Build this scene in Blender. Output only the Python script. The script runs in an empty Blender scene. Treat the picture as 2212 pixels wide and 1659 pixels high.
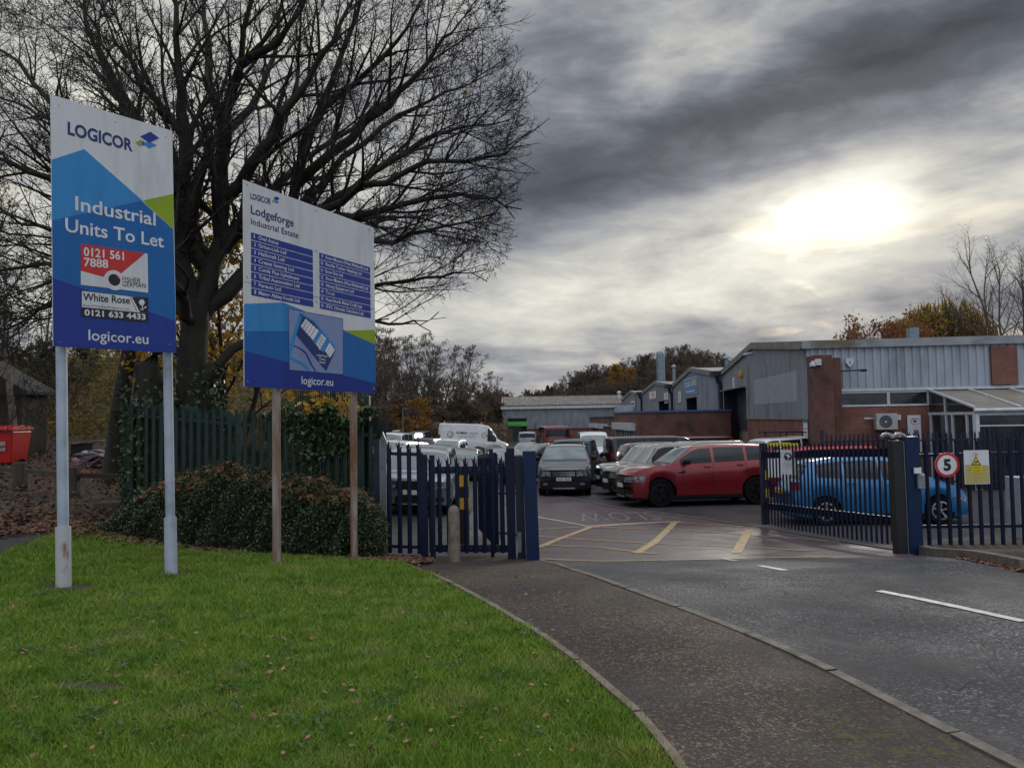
import bpy, bmesh, math, random
import numpy as np
from mathutils import Vector, Matrix, Quaternion
R = math.radians
C = bpy.context.scene.collection
scene = bpy.context.scene

# ---------------------------------------------------------------- camera
EYE = 1.6; PITCH = 2.587; ROLL = -1.0; FPX = 1671.0; PW, PH = 2212.0, 1659.0
cam = bpy.data.cameras.new('camera'); camo = bpy.data.objects.new('camera', cam); C.objects.link(camo)
cam.sensor_width = 36.0; cam.lens = 36.0 * FPX / PW; cam.clip_end = 3000; cam.clip_start = 0.05
CM = Matrix.Rotation(R(90 + PITCH), 4, 'X') @ Matrix.Rotation(R(ROLL), 4, 'Z')
camo.matrix_world = Matrix.Translation((0, 0, EYE)) @ CM
scene.camera = camo

# ---------------------------------------------------------------- sky, sun, exposure
SUN_AZ, SUN_EL = 22.8, 13.3
SUND = Vector((math.sin(R(SUN_AZ)) * math.cos(R(SUN_EL)), math.cos(R(SUN_AZ)) * math.cos(R(SUN_EL)), math.sin(R(SUN_EL))))
sun = bpy.data.lights.new('sun', 'SUN'); sun.energy = 1.1; sun.angle = R(12); sun.color = (1.0, 0.95, 0.86)
suno = bpy.data.objects.new('sun', sun); C.objects.link(suno); suno.rotation_euler = SUND.to_track_quat('Z', 'Y').to_euler()
scene.view_settings.view_transform = 'Standard'; scene.view_settings.look = 'None'
scene.view_settings.gamma = 1.0; scene.view_settings.exposure = 0.0
scene.cycles.max_bounces = 6; scene.cycles.transparent_max_bounces = 12; scene.cycles.diffuse_bounces = 3
scene.cycles.sample_clamp_indirect = 4.0

world = bpy.data.worlds.new('World'); scene.world = world; world.use_nodes = True
nt = world.node_tree; nt.nodes.clear()
class NG:
    def __init__(s, t): s.t = t
    def n(s, ty, **k):
        nd = s.t.nodes.new(ty)
        for a, b in k.items(): setattr(nd, a, b)
        return nd
    def put(s, sock, v):
        if hasattr(v, 'is_output') or isinstance(v, bpy.types.NodeSocket): s.t.links.new(v, sock)
        elif v is not None: sock.default_value = v
    def m(s, op, a, b=None, c=None, clamp=False):
        nd = s.n('ShaderNodeMath', operation=op, use_clamp=clamp)
        for i, v in enumerate((a, b, c)):
            if v is not None: s.put(nd.inputs[i], v)
        return nd.outputs[0]
    def vec(s, x, y, z):
        nd = s.n('ShaderNodeCombineXYZ')
        for i, v in enumerate((x, y, z)): s.put(nd.inputs[i], v)
        return nd.outputs[0]
    def noise(s, v, scale, detail=5, rough=.5, dist=0):
        nd = s.n('ShaderNodeTexNoise'); s.put(nd.inputs['Vector'], v)
        nd.inputs['Scale'].default_value = scale; nd.inputs['Detail'].default_value = detail
        nd.inputs['Roughness'].default_value = rough; nd.inputs['Distortion'].default_value = dist
        return nd.outputs[0]
    def ramp(s, v, stops):
        nd = s.n('ShaderNodeValToRGB'); s.put(nd.inputs[0], v); cr = nd.color_ramp
        while len(cr.elements) < len(stops): cr.elements.new(.5)
        for e, (p, c) in zip(cr.elements, stops):
            e.position = p; e.color = tuple(c) + (1,) if len(c) == 3 else c
        return nd.outputs[0]
    def mix(s, f, a, b, mode='MIX'):
        nd = s.n('ShaderNodeMix', data_type='RGBA', blend_type=mode)
        s.put(nd.inputs[0], f); s.put(nd.inputs[6], a if not isinstance(a, tuple) else tuple(a) + (1,) * (4 - len(a)))
        s.put(nd.inputs[7], b if not isinstance(b, tuple) else tuple(b) + (1,) * (4 - len(b)))
        return nd.outputs[2]
g = NG(nt)
co = g.n('ShaderNodeTexCoord').outputs['Generated']
sp = g.n('ShaderNodeSeparateXYZ'); nt.links.new(co, sp.inputs[0]); X, Y, Z = sp.outputs
az = g.m('ARCTAN2', X, Y); el = g.m('ARCSINE', g.m('MINIMUM', g.m('MAXIMUM', Z, -1), 1))
# cloud-layer plane coordinates: stretched towards the horizon as a real flat deck is
zz = g.m('ADD', g.m('MAXIMUM', Z, 0), .15)
pl = g.vec(g.m('DIVIDE', X, zz), g.m('DIVIDE', Y, zz), 0)
w1 = g.noise(pl, .55, 7, .56, .5); w2 = g.noise(g.vec(g.m('MULTIPLY', az, 1.0), g.m('MULTIPLY', el, 2.6), 3.1), 3.2, 6, .5, .3)
fine = g.noise(pl, 2.6, 8, .6, .8)
wa = g.m('MULTIPLY', g.m('SUBTRACT', w2, .5), .30); we = g.m('MULTIPLY', g.m('SUBTRACT', w1, .5), .16)
azw = g.m('ADD', az, wa); elw = g.m('ADD', el, we)
def blob(a0, e0, sa, se, amp, rot=0., A=None, E=None):
    A = azw if A is None else A; E = elw if E is None else E
    da = g.m('SUBTRACT', A, a0); de = g.m('SUBTRACT', E, e0)
    c, s = math.cos(rot), math.sin(rot)
    u = g.m('DIVIDE', g.m('ADD', g.m('MULTIPLY', da, c), g.m('MULTIPLY', de, s)), sa)
    v = g.m('DIVIDE', g.m('SUBTRACT', g.m('MULTIPLY', de, c), g.m('MULTIPLY', da, s)), se)
    q = g.m('ADD', g.m('MULTIPLY', u, u), g.m('MULTIPLY', v, v))
    return g.m('MULTIPLY', g.m('EXPONENT', g.m('MULTIPLY', q, -1)), amp)
B = g.m('ADD', .485, g.m('MULTIPLY', g.m('SUBTRACT', w1, .5), .50))
B = g.m('ADD', B, g.m('MULTIPLY', g.m('SUBTRACT', fine, .5), .26))
lump = g.noise(g.vec(az, g.m('MULTIPLY', el, 2.9), 7.7), 6.5, 7, .58, .25)
B = g.m('ADD', B, g.m('MULTIPLY', g.m('SUBTRACT', lump, .5), .66))
SKY = [  # az, el, sigma az, sigma el, amp, rot  (radians)
    (.40, .215, .22, .075, .13, .05), (.18, .17, .28, .07, .17, 0), (.60, .20, .22, .10, .06, 0), (.47, .285, .12, .03, .14, .1),
    (.30, .36, .34, .060, -.31, .26), (.55, .39, .24, .055, -.22, .22), (.02, .33, .12, .12, -.16, 0),
    (.27, .44, .11, .045, .22, -.1), (.10, .45, .12, .05, -.04, 0), (.52, .52, .25, .05, -.18, 0), (.60, .45, .1, .02, .12, .1),
    (.35, .045, .5, .030, -.10, 0), (-.03, .022, .10, .014, .34, 0), (.12, .13, .30, .05, .12, 0), (.62, .16, .14, .04, .08, 0), (.50, .10, .35, .02, -.05, 0),
    (-.45, .35, .34, .45, .20, 0)]
for s_ in SKY: B = g.m('ADD', B, blob(*s_))
glow = blob(R(SUN_AZ), R(SUN_EL), .085, .055, 1.0, .05)
core = blob(R(SUN_AZ), R(SUN_EL) + .0, .036, .021, 1.0, .05)
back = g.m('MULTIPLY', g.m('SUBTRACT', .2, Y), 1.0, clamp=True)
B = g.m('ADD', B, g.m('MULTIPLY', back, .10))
B = g.m('ADD', B, g.m('MULTIPLY', glow, .35))
col = g.ramp(B, [(.0, (.055, .064, .082)), (.20, (.105, .118, .144)), (.38, (.21, .228, .268)), (.52, (.375, .385, .405)),
                 (.68, (.61, .605, .56)), (.84, (.86, .85, .755)), (1.0, (1.0, .99, .92))])
# thin gaps in the deck show the Nishita sky
sky = g.n('ShaderNodeTexSky'); sky.sky_type = 'NISHITA'; sky.sun_disc = False
sky.sun_elevation = R(SUN_EL); sky.sun_rotation = R(SUN_AZ); sky.dust_density = 2.0
gap = g.m('MULTIPLY', g.m('SUBTRACT', g.noise(pl, 1.3, 4, .5, 1.0), .60), 5.0, clamp=True)
gap = g.m('ADD', .01, g.m('MULTIPLY', gap, .14))
c10 = g.n('ShaderNodeVectorMath', operation='SCALE'); nt.links.new(col, c10.inputs[0]); c10.inputs[3].default_value = 10.0
mx = g.mix(gap, c10.outputs[0], sky.outputs[0])
add = g.mix(1.0, mx, g.mix(1.0, (16, 15.6, 14), g.vec(core, core, core), 'MULTIPLY'), 'ADD')
bl = g.mix(back, add, g.mix(1.0, add, (1.4, 1.5, 1.7), 'MULTIPLY'))  # unseen sky behind the camera brightened as added fill for the foreground
hi_ = g.m('MULTIPLY', g.m('SUBTRACT', el, .58), 2.2, clamp=True)      # overhead sky, out of view, brightened to lift the ground light
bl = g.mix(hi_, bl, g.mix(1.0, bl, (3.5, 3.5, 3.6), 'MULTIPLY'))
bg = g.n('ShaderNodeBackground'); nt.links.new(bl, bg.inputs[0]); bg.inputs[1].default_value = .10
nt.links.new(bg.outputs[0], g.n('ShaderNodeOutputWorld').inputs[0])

# ---------------------------------------------------------------- helpers
def smooth(a, b, x):
    t = min(1, max(0, (x - a) / (b - a))); return t * t * (3 - 2 * t)
def hermite(pts, x):
    if x <= pts[0][0]: return pts[0][1]
    if x >= pts[-1][0]: return pts[-1][1]
    for i in range(len(pts) - 1):
        if x <= pts[i + 1][0]: break
    (x0, y0), (x1, y1) = pts[i], pts[i + 1]
    def sl(k):
        if k <= 0 or k >= len(pts) - 1: return 0.
        a = (pts[k][1] - pts[k - 1][1]) / (pts[k][0] - pts[k - 1][0]); b = (pts[k + 1][1] - pts[k][1]) / (pts[k + 1][0] - pts[k][0])
        return 0. if a * b <= 0 else 2 * a * b / (a + b)
    h = x1 - x0; t = (x - x0) / h
    return ((2*t**3 - 3*t*t + 1) * y0 + (t**3 - 2*t*t + t) * h * sl(i) + (-2*t**3 + 3*t*t) * y1 + (t**3 - t*t) * h * sl(i + 1))
BASE = [(-60, .05), (0, .0), (5, -.01), (8, -.09), (10, -.27), (12.3, -.58), (17.4, -.87), (23.5, -.98), (30, -1.15), (70, -1.5), (130, -1.6), (700, -1.6)]
LEFT = [(8, 0), (13, .5), (17, .75), (20.7, 1.1), (26, 1.9), (40, 5.5), (60, 8.0), (120, 9.0), (300, 9)]
def gz(x, y):
    z = hermite(BASE, y) + .05 * min(6, max(0, -x - 1))
    xb = -3 - max(0, (y - 12)) * .14
    return z + smooth(xb, xb - 7, x) * hermite(LEFT, y)
def hz(x, y):   # far wooded hills
    r = 0.
    r = max(r, 15.0 * math.exp(-((x - 62) / 38.) ** 2 - ((y - 215) / 60.) ** 2))
    r = max(r, 5.0 * math.exp(-((x - 0) / 90.) ** 2 - ((y - 260) / 60.) ** 2))
    r = max(r, 6.0 * math.exp(-((x + 60) / 50.) ** 2 - ((y - 170) / 50.) ** 2))
    return r
def ray(px, py):
    v = Vector(((px - PW / 2) / FPX, -(py - PH / 2) / FPX, -1.0)); return (CM.to_3x3() @ v).normalized()
def G(px, py):       # where the sight line through a point of the photograph meets the ground
    d = ray(px, py); t = 1.0
    while t < 400:
        p = Vector((0, 0, EYE)) + d * t
        if p.z <= gz(p.x, p.y): break
        t += .05 if t < 40 else .3
    return (p.x, p.y)
def at(px, py, y):
    d = ray(px, py); p = Vector((0, 0, EYE)) + d * (y / d.y); return (p.x, p.y, p.z)

MATS = {}
def srgb(h):
    v = [int(h[i:i + 2], 16) / 255 for i in (0, 2, 4)]
    return tuple(c / 12.92 if c <= .04045 else ((c + .055) / 1.055) ** 2.4 for c in v)
def M(name, c, rough=.6, metal=0., c2=None, scale=6., detail=5, bump=0., bscale=None, spec=.5, coat=0., lo=.35, hi=.65, uv=False, dist=0, c3=None, s3=1., l3=.55, h3=.7, stretch=None, obj=False, bdist=.02):
    """procedural material: base colour, a second colour by noise, a third in larger patches, bump"""
    if name in MATS: return MATS[name]
    m = bpy.data.materials.new(name); m.use_nodes = True; t = m.node_tree; q = NG(t)
    b = t.nodes['Principled BSDF']; b.inputs['Roughness'].default_value = rough; b.inputs['Metallic'].default_value = metal
    b.inputs['Specular IOR Level'].default_value = spec; b.inputs['Coat Weight'].default_value = coat; b.inputs['Coat Roughness'].default_value = .06
    tc = q.n('ShaderNodeTexCoord'); v = tc.outputs['UV' if uv else 'Object'] if (uv or obj) else q.n('ShaderNodeNewGeometry').outputs['Position']
    if stretch:
        vm = q.n('ShaderNodeVectorMath', operation='MULTIPLY'); t.links.new(v, vm.inputs[0]); vm.inputs[1].default_value = stretch; v = vm.outputs[0]
    if c2 is None: c2 = tuple(x * .8 for x in c)
    cc = q.ramp(q.noise(v, scale, detail, .6, dist), [(lo, c), (hi, c2)])
    if c3: cc = q.mix(q.ramp(q.noise(v, s3, 4, .6), [(l3, (0, 0, 0)), (h3, (1, 1, 1))]), cc, c3)
    t.links.new(cc, b.inputs['Base Color'])
    if bump:
        bn = q.n('ShaderNodeBump'); bn.inputs['Strength'].default_value = bump; bn.inputs['Distance'].default_value = bdist
        t.links.new(q.noise(v, bscale or scale * 2, 4, .6), bn.inputs['Height']); t.links.new(bn.outputs[0], b.inputs['Normal'])
    MATS[name] = m; m['bsdf'] = 1
    return m
def leafy(m, amt=.45):
    t = m.node_tree; b = t.nodes['Principled BSDF']; o = t.nodes['Material Output']; tr = t.nodes.new('ShaderNodeBsdfTranslucent'); mx = t.nodes.new('ShaderNodeMixShader')
    if b.inputs['Base Color'].links: t.links.new(b.inputs['Base Color'].links[0].from_socket, tr.inputs[0])
    mx.inputs[0].default_value = amt; t.links.new(b.outputs[0], mx.inputs[1]); t.links.new(tr.outputs[0], mx.inputs[2]); t.links.new(mx.outputs[0], o.inputs[0]); return m
def brick(name, c1, c2, mortar, rough=.85, stain=None):
    m = bpy.data.materials.new(name); m.use_nodes = True; t = m.node_tree; q = NG(t); b = t.nodes['Principled BSDF']
    uv = q.n('ShaderNodeTexCoord').outputs['UV']; bt = q.n('ShaderNodeTexBrick'); t.links.new(uv, bt.inputs['Vector'])
    for k, v in (('Scale', 1.), ('Brick Width', .225), ('Row Height', .075), ('Mortar Size', .010), ('Mortar Smooth', .2), ('Bias', -.1)): bt.inputs[k].default_value = v
    for k, v in (('Color1', c1), ('Color2', c2), ('Mortar', mortar)): bt.inputs[k].default_value = v + (1,)
    c = q.mix(q.ramp(q.noise(uv, .9, 5, .6), [(.35, (0, 0, 0)), (.75, (1, 1, 1))]), bt.outputs[0], tuple(x * .55 for x in c1))
    if stain: c = q.mix(q.ramp(q.noise(uv, .35, 5, .65), [(.5, (0, 0, 0)), (.68, (1, 1, 1))]), c, stain)
    t.links.new(c, b.inputs['Base Color']); b.inputs['Roughness'].default_value = rough
    bn = q.n('ShaderNodeBump'); bn.inputs['Strength'].default_value = .5; bn.inputs['Distance'].default_value = .01; bn.invert = True
    t.links.new(bt.outputs['Fac'], bn.inputs['Height']); t.links.new(bn.outputs[0], b.inputs['Normal'])
    return m

def tag(o, label=None, cat=None, group=None, kind=None):
    for k, v in (('label', label), ('category', cat), ('group', group), ('kind', kind)):
        if v: o[k] = v
    return o
def thing(name, loc, label, cat, group=None, rotz=0):
    o = bpy.data.objects.new(name, None); C.objects.link(o); o.location = loc; o.rotation_euler = (0, 0, rotz); o.empty_display_size = .2
    return tag(o, label, cat, group)
class MB:
    """collects shapes; build() links them as ONE mesh object"""
    def __init__(s, frame=None): s.v = []; s.f = []; s.F = frame
    def add(s, vs, fs):
        o = len(s.v); s.v += [tuple(v) for v in vs]; s.f += [tuple(i + o for i in f) for f in fs]; return s
    def box(s, x0, x1, y0, y1, z0, z1):
        return s.add([(x0,y0,z0),(x1,y0,z0),(x1,y1,z0),(x0,y1,z0),(x0,y0,z1),(x1,y0,z1),(x1,y1,z1),(x0,y1,z1)],
                     [(0,3,2,1),(4,5,6,7),(0,1,5,4),(1,2,6,5),(2,3,7,6),(3,0,4,7)])
    def bar(s, a, b, w, h=None, up=(0, 0, 1)):
        a = Vector(a); b = Vector(b); h = h or w; d = (b - a).normalized(); u = Vector(up)
        if abs(d.dot(u)) > .98: u = Vector((0, 1, 0))
        r = d.cross(u).normalized() * w / 2; u = r.cross(d).normalized() * h / 2
        vs = [p + i * r + j * u for p in (a, b) for i, j in ((-1,-1),(1,-1),(1,1),(-1,1))]
        return s.add(vs, [(0,1,2,3),(7,6,5,4),(0,4,5,1),(1,5,6,2),(2,6,7,3),(3,7,4,0)])
    def tube(s, pts, rad, n=8, cap=True):
        pts = [Vector(p) for p in pts]; rad = rad if isinstance(rad, (list, tuple)) else [rad] * len(pts); vs = []; fs = []
        for i, p in enumerate(pts):
            d = (pts[min(i + 1, len(pts) - 1)] - pts[max(i - 1, 0)]).normalized()
            u = Vector((0, 0, 1)) if abs(d.z) < .9 else Vector((1, 0, 0)); a = d.cross(u).normalized(); b = d.cross(a)
            vs += [p + rad[i] * (math.cos(2*math.pi*k/n) * a + math.sin(2*math.pi*k/n) * b) for k in range(n)]
        for i in range(len(pts) - 1): fs += [(i*n+k, i*n+(k+1)%n, (i+1)*n+(k+1)%n, (i+1)*n+k) for k in range(n)]
        if cap: fs += [tuple(range(n))[::-1], tuple(range((len(pts)-1)*n, len(pts)*n))]
        return s.add(vs, fs)
    def lathe(s, prof, c=(0, 0, 0), n=24, axis='Z'):
        vs = []; fs = []; k = len(prof)
        for i in range(n):
            a = 2 * math.pi * i / n; ca, sa = math.cos(a), math.sin(a)
            for r, h in prof:
                p = (r * ca, r * sa, h) if axis == 'Z' else (r * ca, h, r * sa)
                vs.append((p[0] + c[0], p[1] + c[1], p[2] + c[2]))
        for i in range(n):
            for j in range(k - 1): fs.append((i*k+j, ((i+1)%n)*k+j, ((i+1)%n)*k+j+1, i*k+j+1))
        return s.add(vs, fs)
    def prism(s, poly, ax, h0, h1):
        """poly of 2-tuples extruded along axis ax (0,1,2) from h0 to h1"""
        n = len(poly); f = {0: lambda p, h: (h, p[0], p[1]), 1: lambda p, h: (p[0], h, p[1]), 2: lambda p, h: (p[0], p[1], h)}[ax]
        return s.add([f(p, h0) for p in poly] + [f(p, h1) for p in poly], [tuple(range(n))[::-1], tuple(range(n, 2*n))] + [(i, (i+1)%n, n+(i+1)%n, n+i) for i in range(n)])
    def build(s, name, mat, parent=None, local=False, sm=False, bevel=0, angle=40):
        me = bpy.data.meshes.new(name); vs = s.v
        if s.F is not None: vs = [tuple(s.F @ Vector(v)) for v in vs]
        if parent is not None and not local:
            L = parent.location if parent.parent is None else parent.location + parent.parent.location
            if parent.type == 'MESH' and parent.parent is not None: L = parent.parent.location
            vs = [(v[0]-L[0], v[1]-L[1], v[2]-L[2]) for v in vs]
        me.from_pydata(vs, [], s.f); 
        bm = bmesh.new(); bm.from_mesh(me); bmesh.ops.recalc_face_normals(bm, faces=bm.faces) if len(s.f) < 60000 else None
        bm.to_mesh(me); bm.free()
        boxuv(me)
        if sm:
            me.polygons.foreach_set('use_smooth', [True] * len(me.polygons))
            try: me.set_sharp_from_angle(angle=R(angle))
            except Exception: pass
        ms = mat if isinstance(mat, (list, tuple)) else [mat]
        for x in ms: me.materials.append(x)
        o = bpy.data.objects.new(name, me); C.objects.link(o)
        if parent is not None: o.parent = parent
        if bevel:
            bv = o.modifiers.new('bevel', 'BEVEL'); bv.width = bevel; bv.segments = 2; bv.limit_method = 'ANGLE'; bv.angle_limit = R(50)
        return o
def boxuv(me):
    if len(me.polygons) > 80000: return
    uv = me.uv_layers.new(name='uv'); d = uv.data
    for p in me.polygons:
        n = p.normal; 
        if abs(n.z) > .7: t = Vector((1, 0, 0)); b = Vector((0, 1, 0))
        else:
            t = Vector((-n.y, n.x, 0)).normalized(); b = Vector((0, 0, 1))
        for li in p.loop_indices:
            c = me.vertices[me.loops[li].vertex_index].co; d[li].uv = (c.dot(t), c.dot(b))
def rawmesh(name, V, F, mat, parent=None, sm=False):
    V = np.asarray(V, dtype=np.float32); F = np.asarray(F, dtype=np.int32); k = F.shape[1]
    if parent is not None: V = V - np.array(parent.location, dtype=np.float32)
    me = bpy.data.meshes.new(name); me.vertices.add(len(V)); me.vertices.foreach_set('co', V.ravel())
    me.loops.add(F.size); me.loops.foreach_set('vertex_index', F.ravel()); me.polygons.add(len(F))
    me.polygons.foreach_set('loop_start', np.arange(0, F.size, k, dtype=np.int32)); me.update(calc_edges=True); me.validate()
    if sm: me.polygons.foreach_set('use_smooth', [True] * len(me.polygons))
    me.materials.append(mat); o = bpy.data.objects.new(name, me); C.objects.link(o)
    if parent is not None: o.parent = parent
    return o
# ---------------------------------------------------------------- the ground
rng = random.Random(7)
def drape(name, poly, off, mat, step=.5, parent=None, ystep=None):
    bm = bmesh.new(); bm.faces.new([bm.verts.new((p[0], p[1], 0)) for p in poly])
    xs = [p[0] for p in poly]; ys = [p[1] for p in poly]
    def cut(a, lo, hi, st):
        k = math.ceil(lo / st) * st
        while k < hi:
            n = (1, 0, 0) if a == 0 else (0, 1, 0); pt = (k, 0, 0) if a == 0 else (0, k, 0)
            bmesh.ops.bisect_plane(bm, geom=bm.verts[:] + bm.edges[:] + bm.faces[:], plane_co=pt, plane_no=n, dist=1e-5)
            k += st
    cut(0, min(xs), max(xs), step); cut(1, min(ys), max(ys), ystep or step)
    bmesh.ops.triangulate(bm, faces=bm.faces)
    L = parent.location if parent else (0, 0, 0)
    for v in bm.verts: v.co = (v.co.x - L[0], v.co.y - L[1], gz(v.co.x, v.co.y) + off - L[2])
    bmesh.ops.recalc_face_normals(bm, faces=bm.faces)
    if sum(f.normal.z for f in bm.faces) < 0: bmesh.ops.reverse_faces(bm, faces=bm.faces)
    me = bpy.data.meshes.new(name); bm.to_mesh(me); bm.free()
    me.polygons.foreach_set('use_smooth', [True] * len(me.polygons)); me.materials.append(mat)
    o = bpy.data.objects.new(name, me); C.objects.link(o)
    if parent: o.parent = parent
    return o
def asphalt(name, base, speck, rough, rough2, wet=.5, bump=.5, moss=None, patch=None, psc=.6, crack=True):
    m = bpy.data.materials.new(name); m.use_nodes = True; t = m.node_tree; q = NG(t); b = t.nodes['Principled BSDF']
    v = q.n('ShaderNodeNewGeometry').outputs['Position']
    vo = q.n('ShaderNodeTexVoronoi'); t.links.new(v, vo.inputs['Vector']); vo.inputs['Scale'].default_value = 70
    sep = q.n('ShaderNodeSeparateColor'); t.links.new(vo.outputs['Color'], sep.inputs[0])
    c = q.ramp(sep.outputs[0], [(.0, tuple(x * .35 for x in base)), (.35, tuple(x * .8 for x in base)), (.75, tuple(x * 1.1 for x in base)), (1., speck)])
    c = q.mix(q.ramp(q.noise(v, psc, 6, .62), [(.38, (0, 0, 0)), (.66, (1, 1, 1))]), c, patch or tuple(x * .6 for x in base))
    big = q.noise(v, 2.2, 5, .65, .4)
    c = q.mix(q.ramp(big, [(.55, (0, 0, 0)), (.75, (.6, .6, .6))]), c, tuple(x * 1.5 for x in base))
    if crack:
        vc = q.n('ShaderNodeTexVoronoi', feature='DISTANCE_TO_EDGE'); wv = q.n('ShaderNodeVectorMath', operation='ADD'); t.links.new(v, wv.inputs[0])
        nn = q.n('ShaderNodeTexNoise'); t.links.new(v, nn.inputs['Vector']); nn.inputs['Scale'].default_value = 1.5; t.links.new(nn.outputs[1], wv.inputs[1])
        t.links.new(wv.outputs[0], vc.inputs['Vector']); vc.inputs['Scale'].default_value = .55
        ck = q.m('MULTIPLY', q.m('LESS_THAN', vc.outputs[0], .0035), q.m('GREATER_THAN', q.noise(v, .45, 2), .53))
        c = q.mix(ck, c, tuple(x * .3 for x in base))
    if moss:
        mo = q.m('MULTIPLY', q.ramp(q.noise(v, .8, 3, .6), [(.52, (0, 0, 0)), (.66, (1, 1, 1))]), q.ramp(q.noise(v, 14, 5, .7), [(.5, (0, 0, 0)), (.62, (1, 1, 1))]))
        c = q.mix(mo, c, moss)
    t.links.new(c, b.inputs['Base Color'])
    t.links.new(q.m('ADD', rough, q.m('MULTIPLY', q.ramp(q.noise(v, wet, 5, .6), [(.4, (0, 0, 0)), (.62, (1, 1, 1))]), rough2 - rough)), b.inputs['Roughness'])
    bn = q.n('ShaderNodeBump'); bn.inputs['Strength'].default_value = bump; bn.inputs['Distance'].default_value = .006
    t.links.new(q.m('ADD', vo.outputs[0], q.noise(v, 160, 2)), bn.inputs['Height']); t.links.new(bn.outputs[0], b.inputs['Normal'])
    b.inputs['Specular IOR Level'].default_value = .16
    return m
m_earth = M('earth', (.035, .026, .017), .95, c2=(.07, .045, .025), scale=3, bump=.6, bscale=18, c3=(.045, .05, .018), s3=.5)
m_road = asphalt('road_asphalt', (.062, .061, .063), (.22, .22, .215), .70, .9, bump=.5)
m_red = asphalt('red_tarmac', (.082, .048, .050), (.19, .14, .14), .34, .66, wet=.5, bump=.35, patch=(.072, .066, .070), psc=.9)
m_yard = asphalt('yard_tarmac', (.055, .047, .049), (.14, .13, .13), .36, .68, wet=.18, bump=.35)
m_path = asphalt('path_tarmac', (.052, .036, .029), (.19, .145, .12), .75, .95, bump=.6, moss=(.065, .070, .016), patch=(.034, .029, .027), crack=False)
m_kerb = M('kerb_stone', (.165, .14, .11), .85, c2=(.08, .068, .05), scale=9, bump=.5, bscale=60, c3=(.05, .055, .02), s3=4)
m_yel = M('yellow_paint', (.36, .235, .085), .6, c2=(.12, .085, .05), scale=8, detail=9, lo=.48, hi=.66)
m_whp = M('white_paint', (.40, .39, .375), .6, c2=(.14, .135, .135), scale=9, detail=8, lo=.45, hi=.66)
m_whf = M('faded_paint', (.22, .20, .20), .5, c2=(.10, .09, .09), scale=6, detail=8)

xs = sorted(set([round(x, 3) for x in np.concatenate([np.arange(-40, 40.1, 1.0), np.arange(-120, -40, 5), np.arange(40, 141, 5), np.array([-600, -400, -250, -180, 180, 250, 400, 600])])]))
ys = sorted(set([round(y, 3) for y in np.concatenate([np.arange(-6, 60.1, 1.0), np.arange(60, 330, 5), np.array([-60, -30, -15, 350, 400, 500, 700, 1000])])]))
V = []
for y in ys:
    for x in xs: V.append((x, y, gz(x, y) + hz(x, y) - .12 - (.2 if (x > -2 and 12 < y < 110) else 0) + (.04 * math.sin(x * 1.7) * math.sin(y * 1.3) if x < -9 else 0)))
nx = len(xs); F = [(j*nx+i, j*nx+i+1, (j+1)*nx+i+1, (j+1)*nx+i) for j in range(len(ys)-1) for i in range(nx-1)]
tag(rawmesh('ground', V, F, m_earth, sm=True), kind='structure')

kerbL = [(2.90, .4), (2.72, 2.0)] + [G(*p) for p in ((2212,1652),(2100,1597),(2000,1546),(1900,1496),(1800,1446),(1700,1400),(1600,1358),(1500,1319),(1400,1283),(1300,1248),(1220,1222),(1162,1203))]
lawnE = [(1.0, .2)] + [G(*p) for p in ((1447,1655),(1420,1615),(1380,1568),(1345,1530),(1310,1498),(1265,1458),(1220,1422),(1160,1376),(1100,1338),(1050,1308),(1000,1280),(950,1255),(900,1232),(855,1216))]
lawnF = [G(*p) for p in ((800,1207),(700,1190),(600,1175),(500,1160),(400,1146),(330,1137),(270,1131),(200,1132),(140,1148),(80,1168),(0,1200))]
K0 = kerbL[-1]
print('kerb', [tuple(round(c, 2) for c in p) for p in kerbL]); print('lawnE', [tuple(round(c, 2) for c in p) for p in lawnE]); print('lawnF', [tuple(round(c, 2) for c in p) for p in lawnF])
lawnpoly = lawnE + lawnF + [(-9.5, 6.5), (-11, 2), (-8, -3), (0.9, -3)]
m_lawn = M('lawn_soil', (.040, .072, .012), .95, c2=(.065, .100, .018), scale=5, bump=.8, bscale=70, c3=(.06, .055, .022), s3=1.3, l3=.55, h3=.75)
tag(drape('lawn', lawnpoly, 0, m_lawn, .4), kind='structure')
pathpoly = [(2.72, -3)] + kerbL + [(.25, 12.9), (-2.3, 12.9), (-2.2, 11.3)] + lawnE[::-1] + [(.9, -3)]
tag(drape('footpath', pathpoly, -.02, m_path, .5), kind='structure')
yl = [G(*p) for p in ((1162,1203),(1300,1207),(1500,1203),(1700,1199),(1840,1197),(1985,1193))]
KR = [G(*p) for p in ((1985,1186),(2080,1198),(2212,1222))]
KR += [(KR[-1][0] + 3.5, KR[-1][1] - .95), (KR[-1][0] + 14, KR[-1][1] - 3.6)]
roadpoly = [(2.74, -3), (2.9, .4)] + kerbL[1:] + yl[1:] + KR[0:] + [(26, -3)]
tag(drape('road', roadpoly, -.05, m_road, .5), kind='structure')
yardback = [(K0[0], K0[1])]
GK = [G(*p) for p in ((1985,1186),(1940,1182),(1800,1160),(1676,1139),(1516,1116),(1313,1090),(1156,1057))]
tag(drape('red_surfacing', [yl[0]] + yl[1:] + GK[1:] + [(-1.2, GK[-1][1]), (-1.2, 12.95), (.0, 12.95)], -.054, m_red, .5), kind='structure')
tag(drape('yard', [(-2.5, 12.95), (-1.2, 12.95), (-1.2, GK[-1][1])] + GK[::-1][0:] + [KR[0], (9, 13.6), (26, 11.5), (45, 28), (45, 118), (-30, 118), (-17, 80), (-9.5, 52), (-5.0, 28)], -.058, m_yard, 1.0), kind='structure')
tag(drape('pavement', [KR[0]] + KR[1:] + [(26, 11.6), (9, 13.7), (6.9, 13.3)], .05, m_path, .5), kind='structure')
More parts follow.
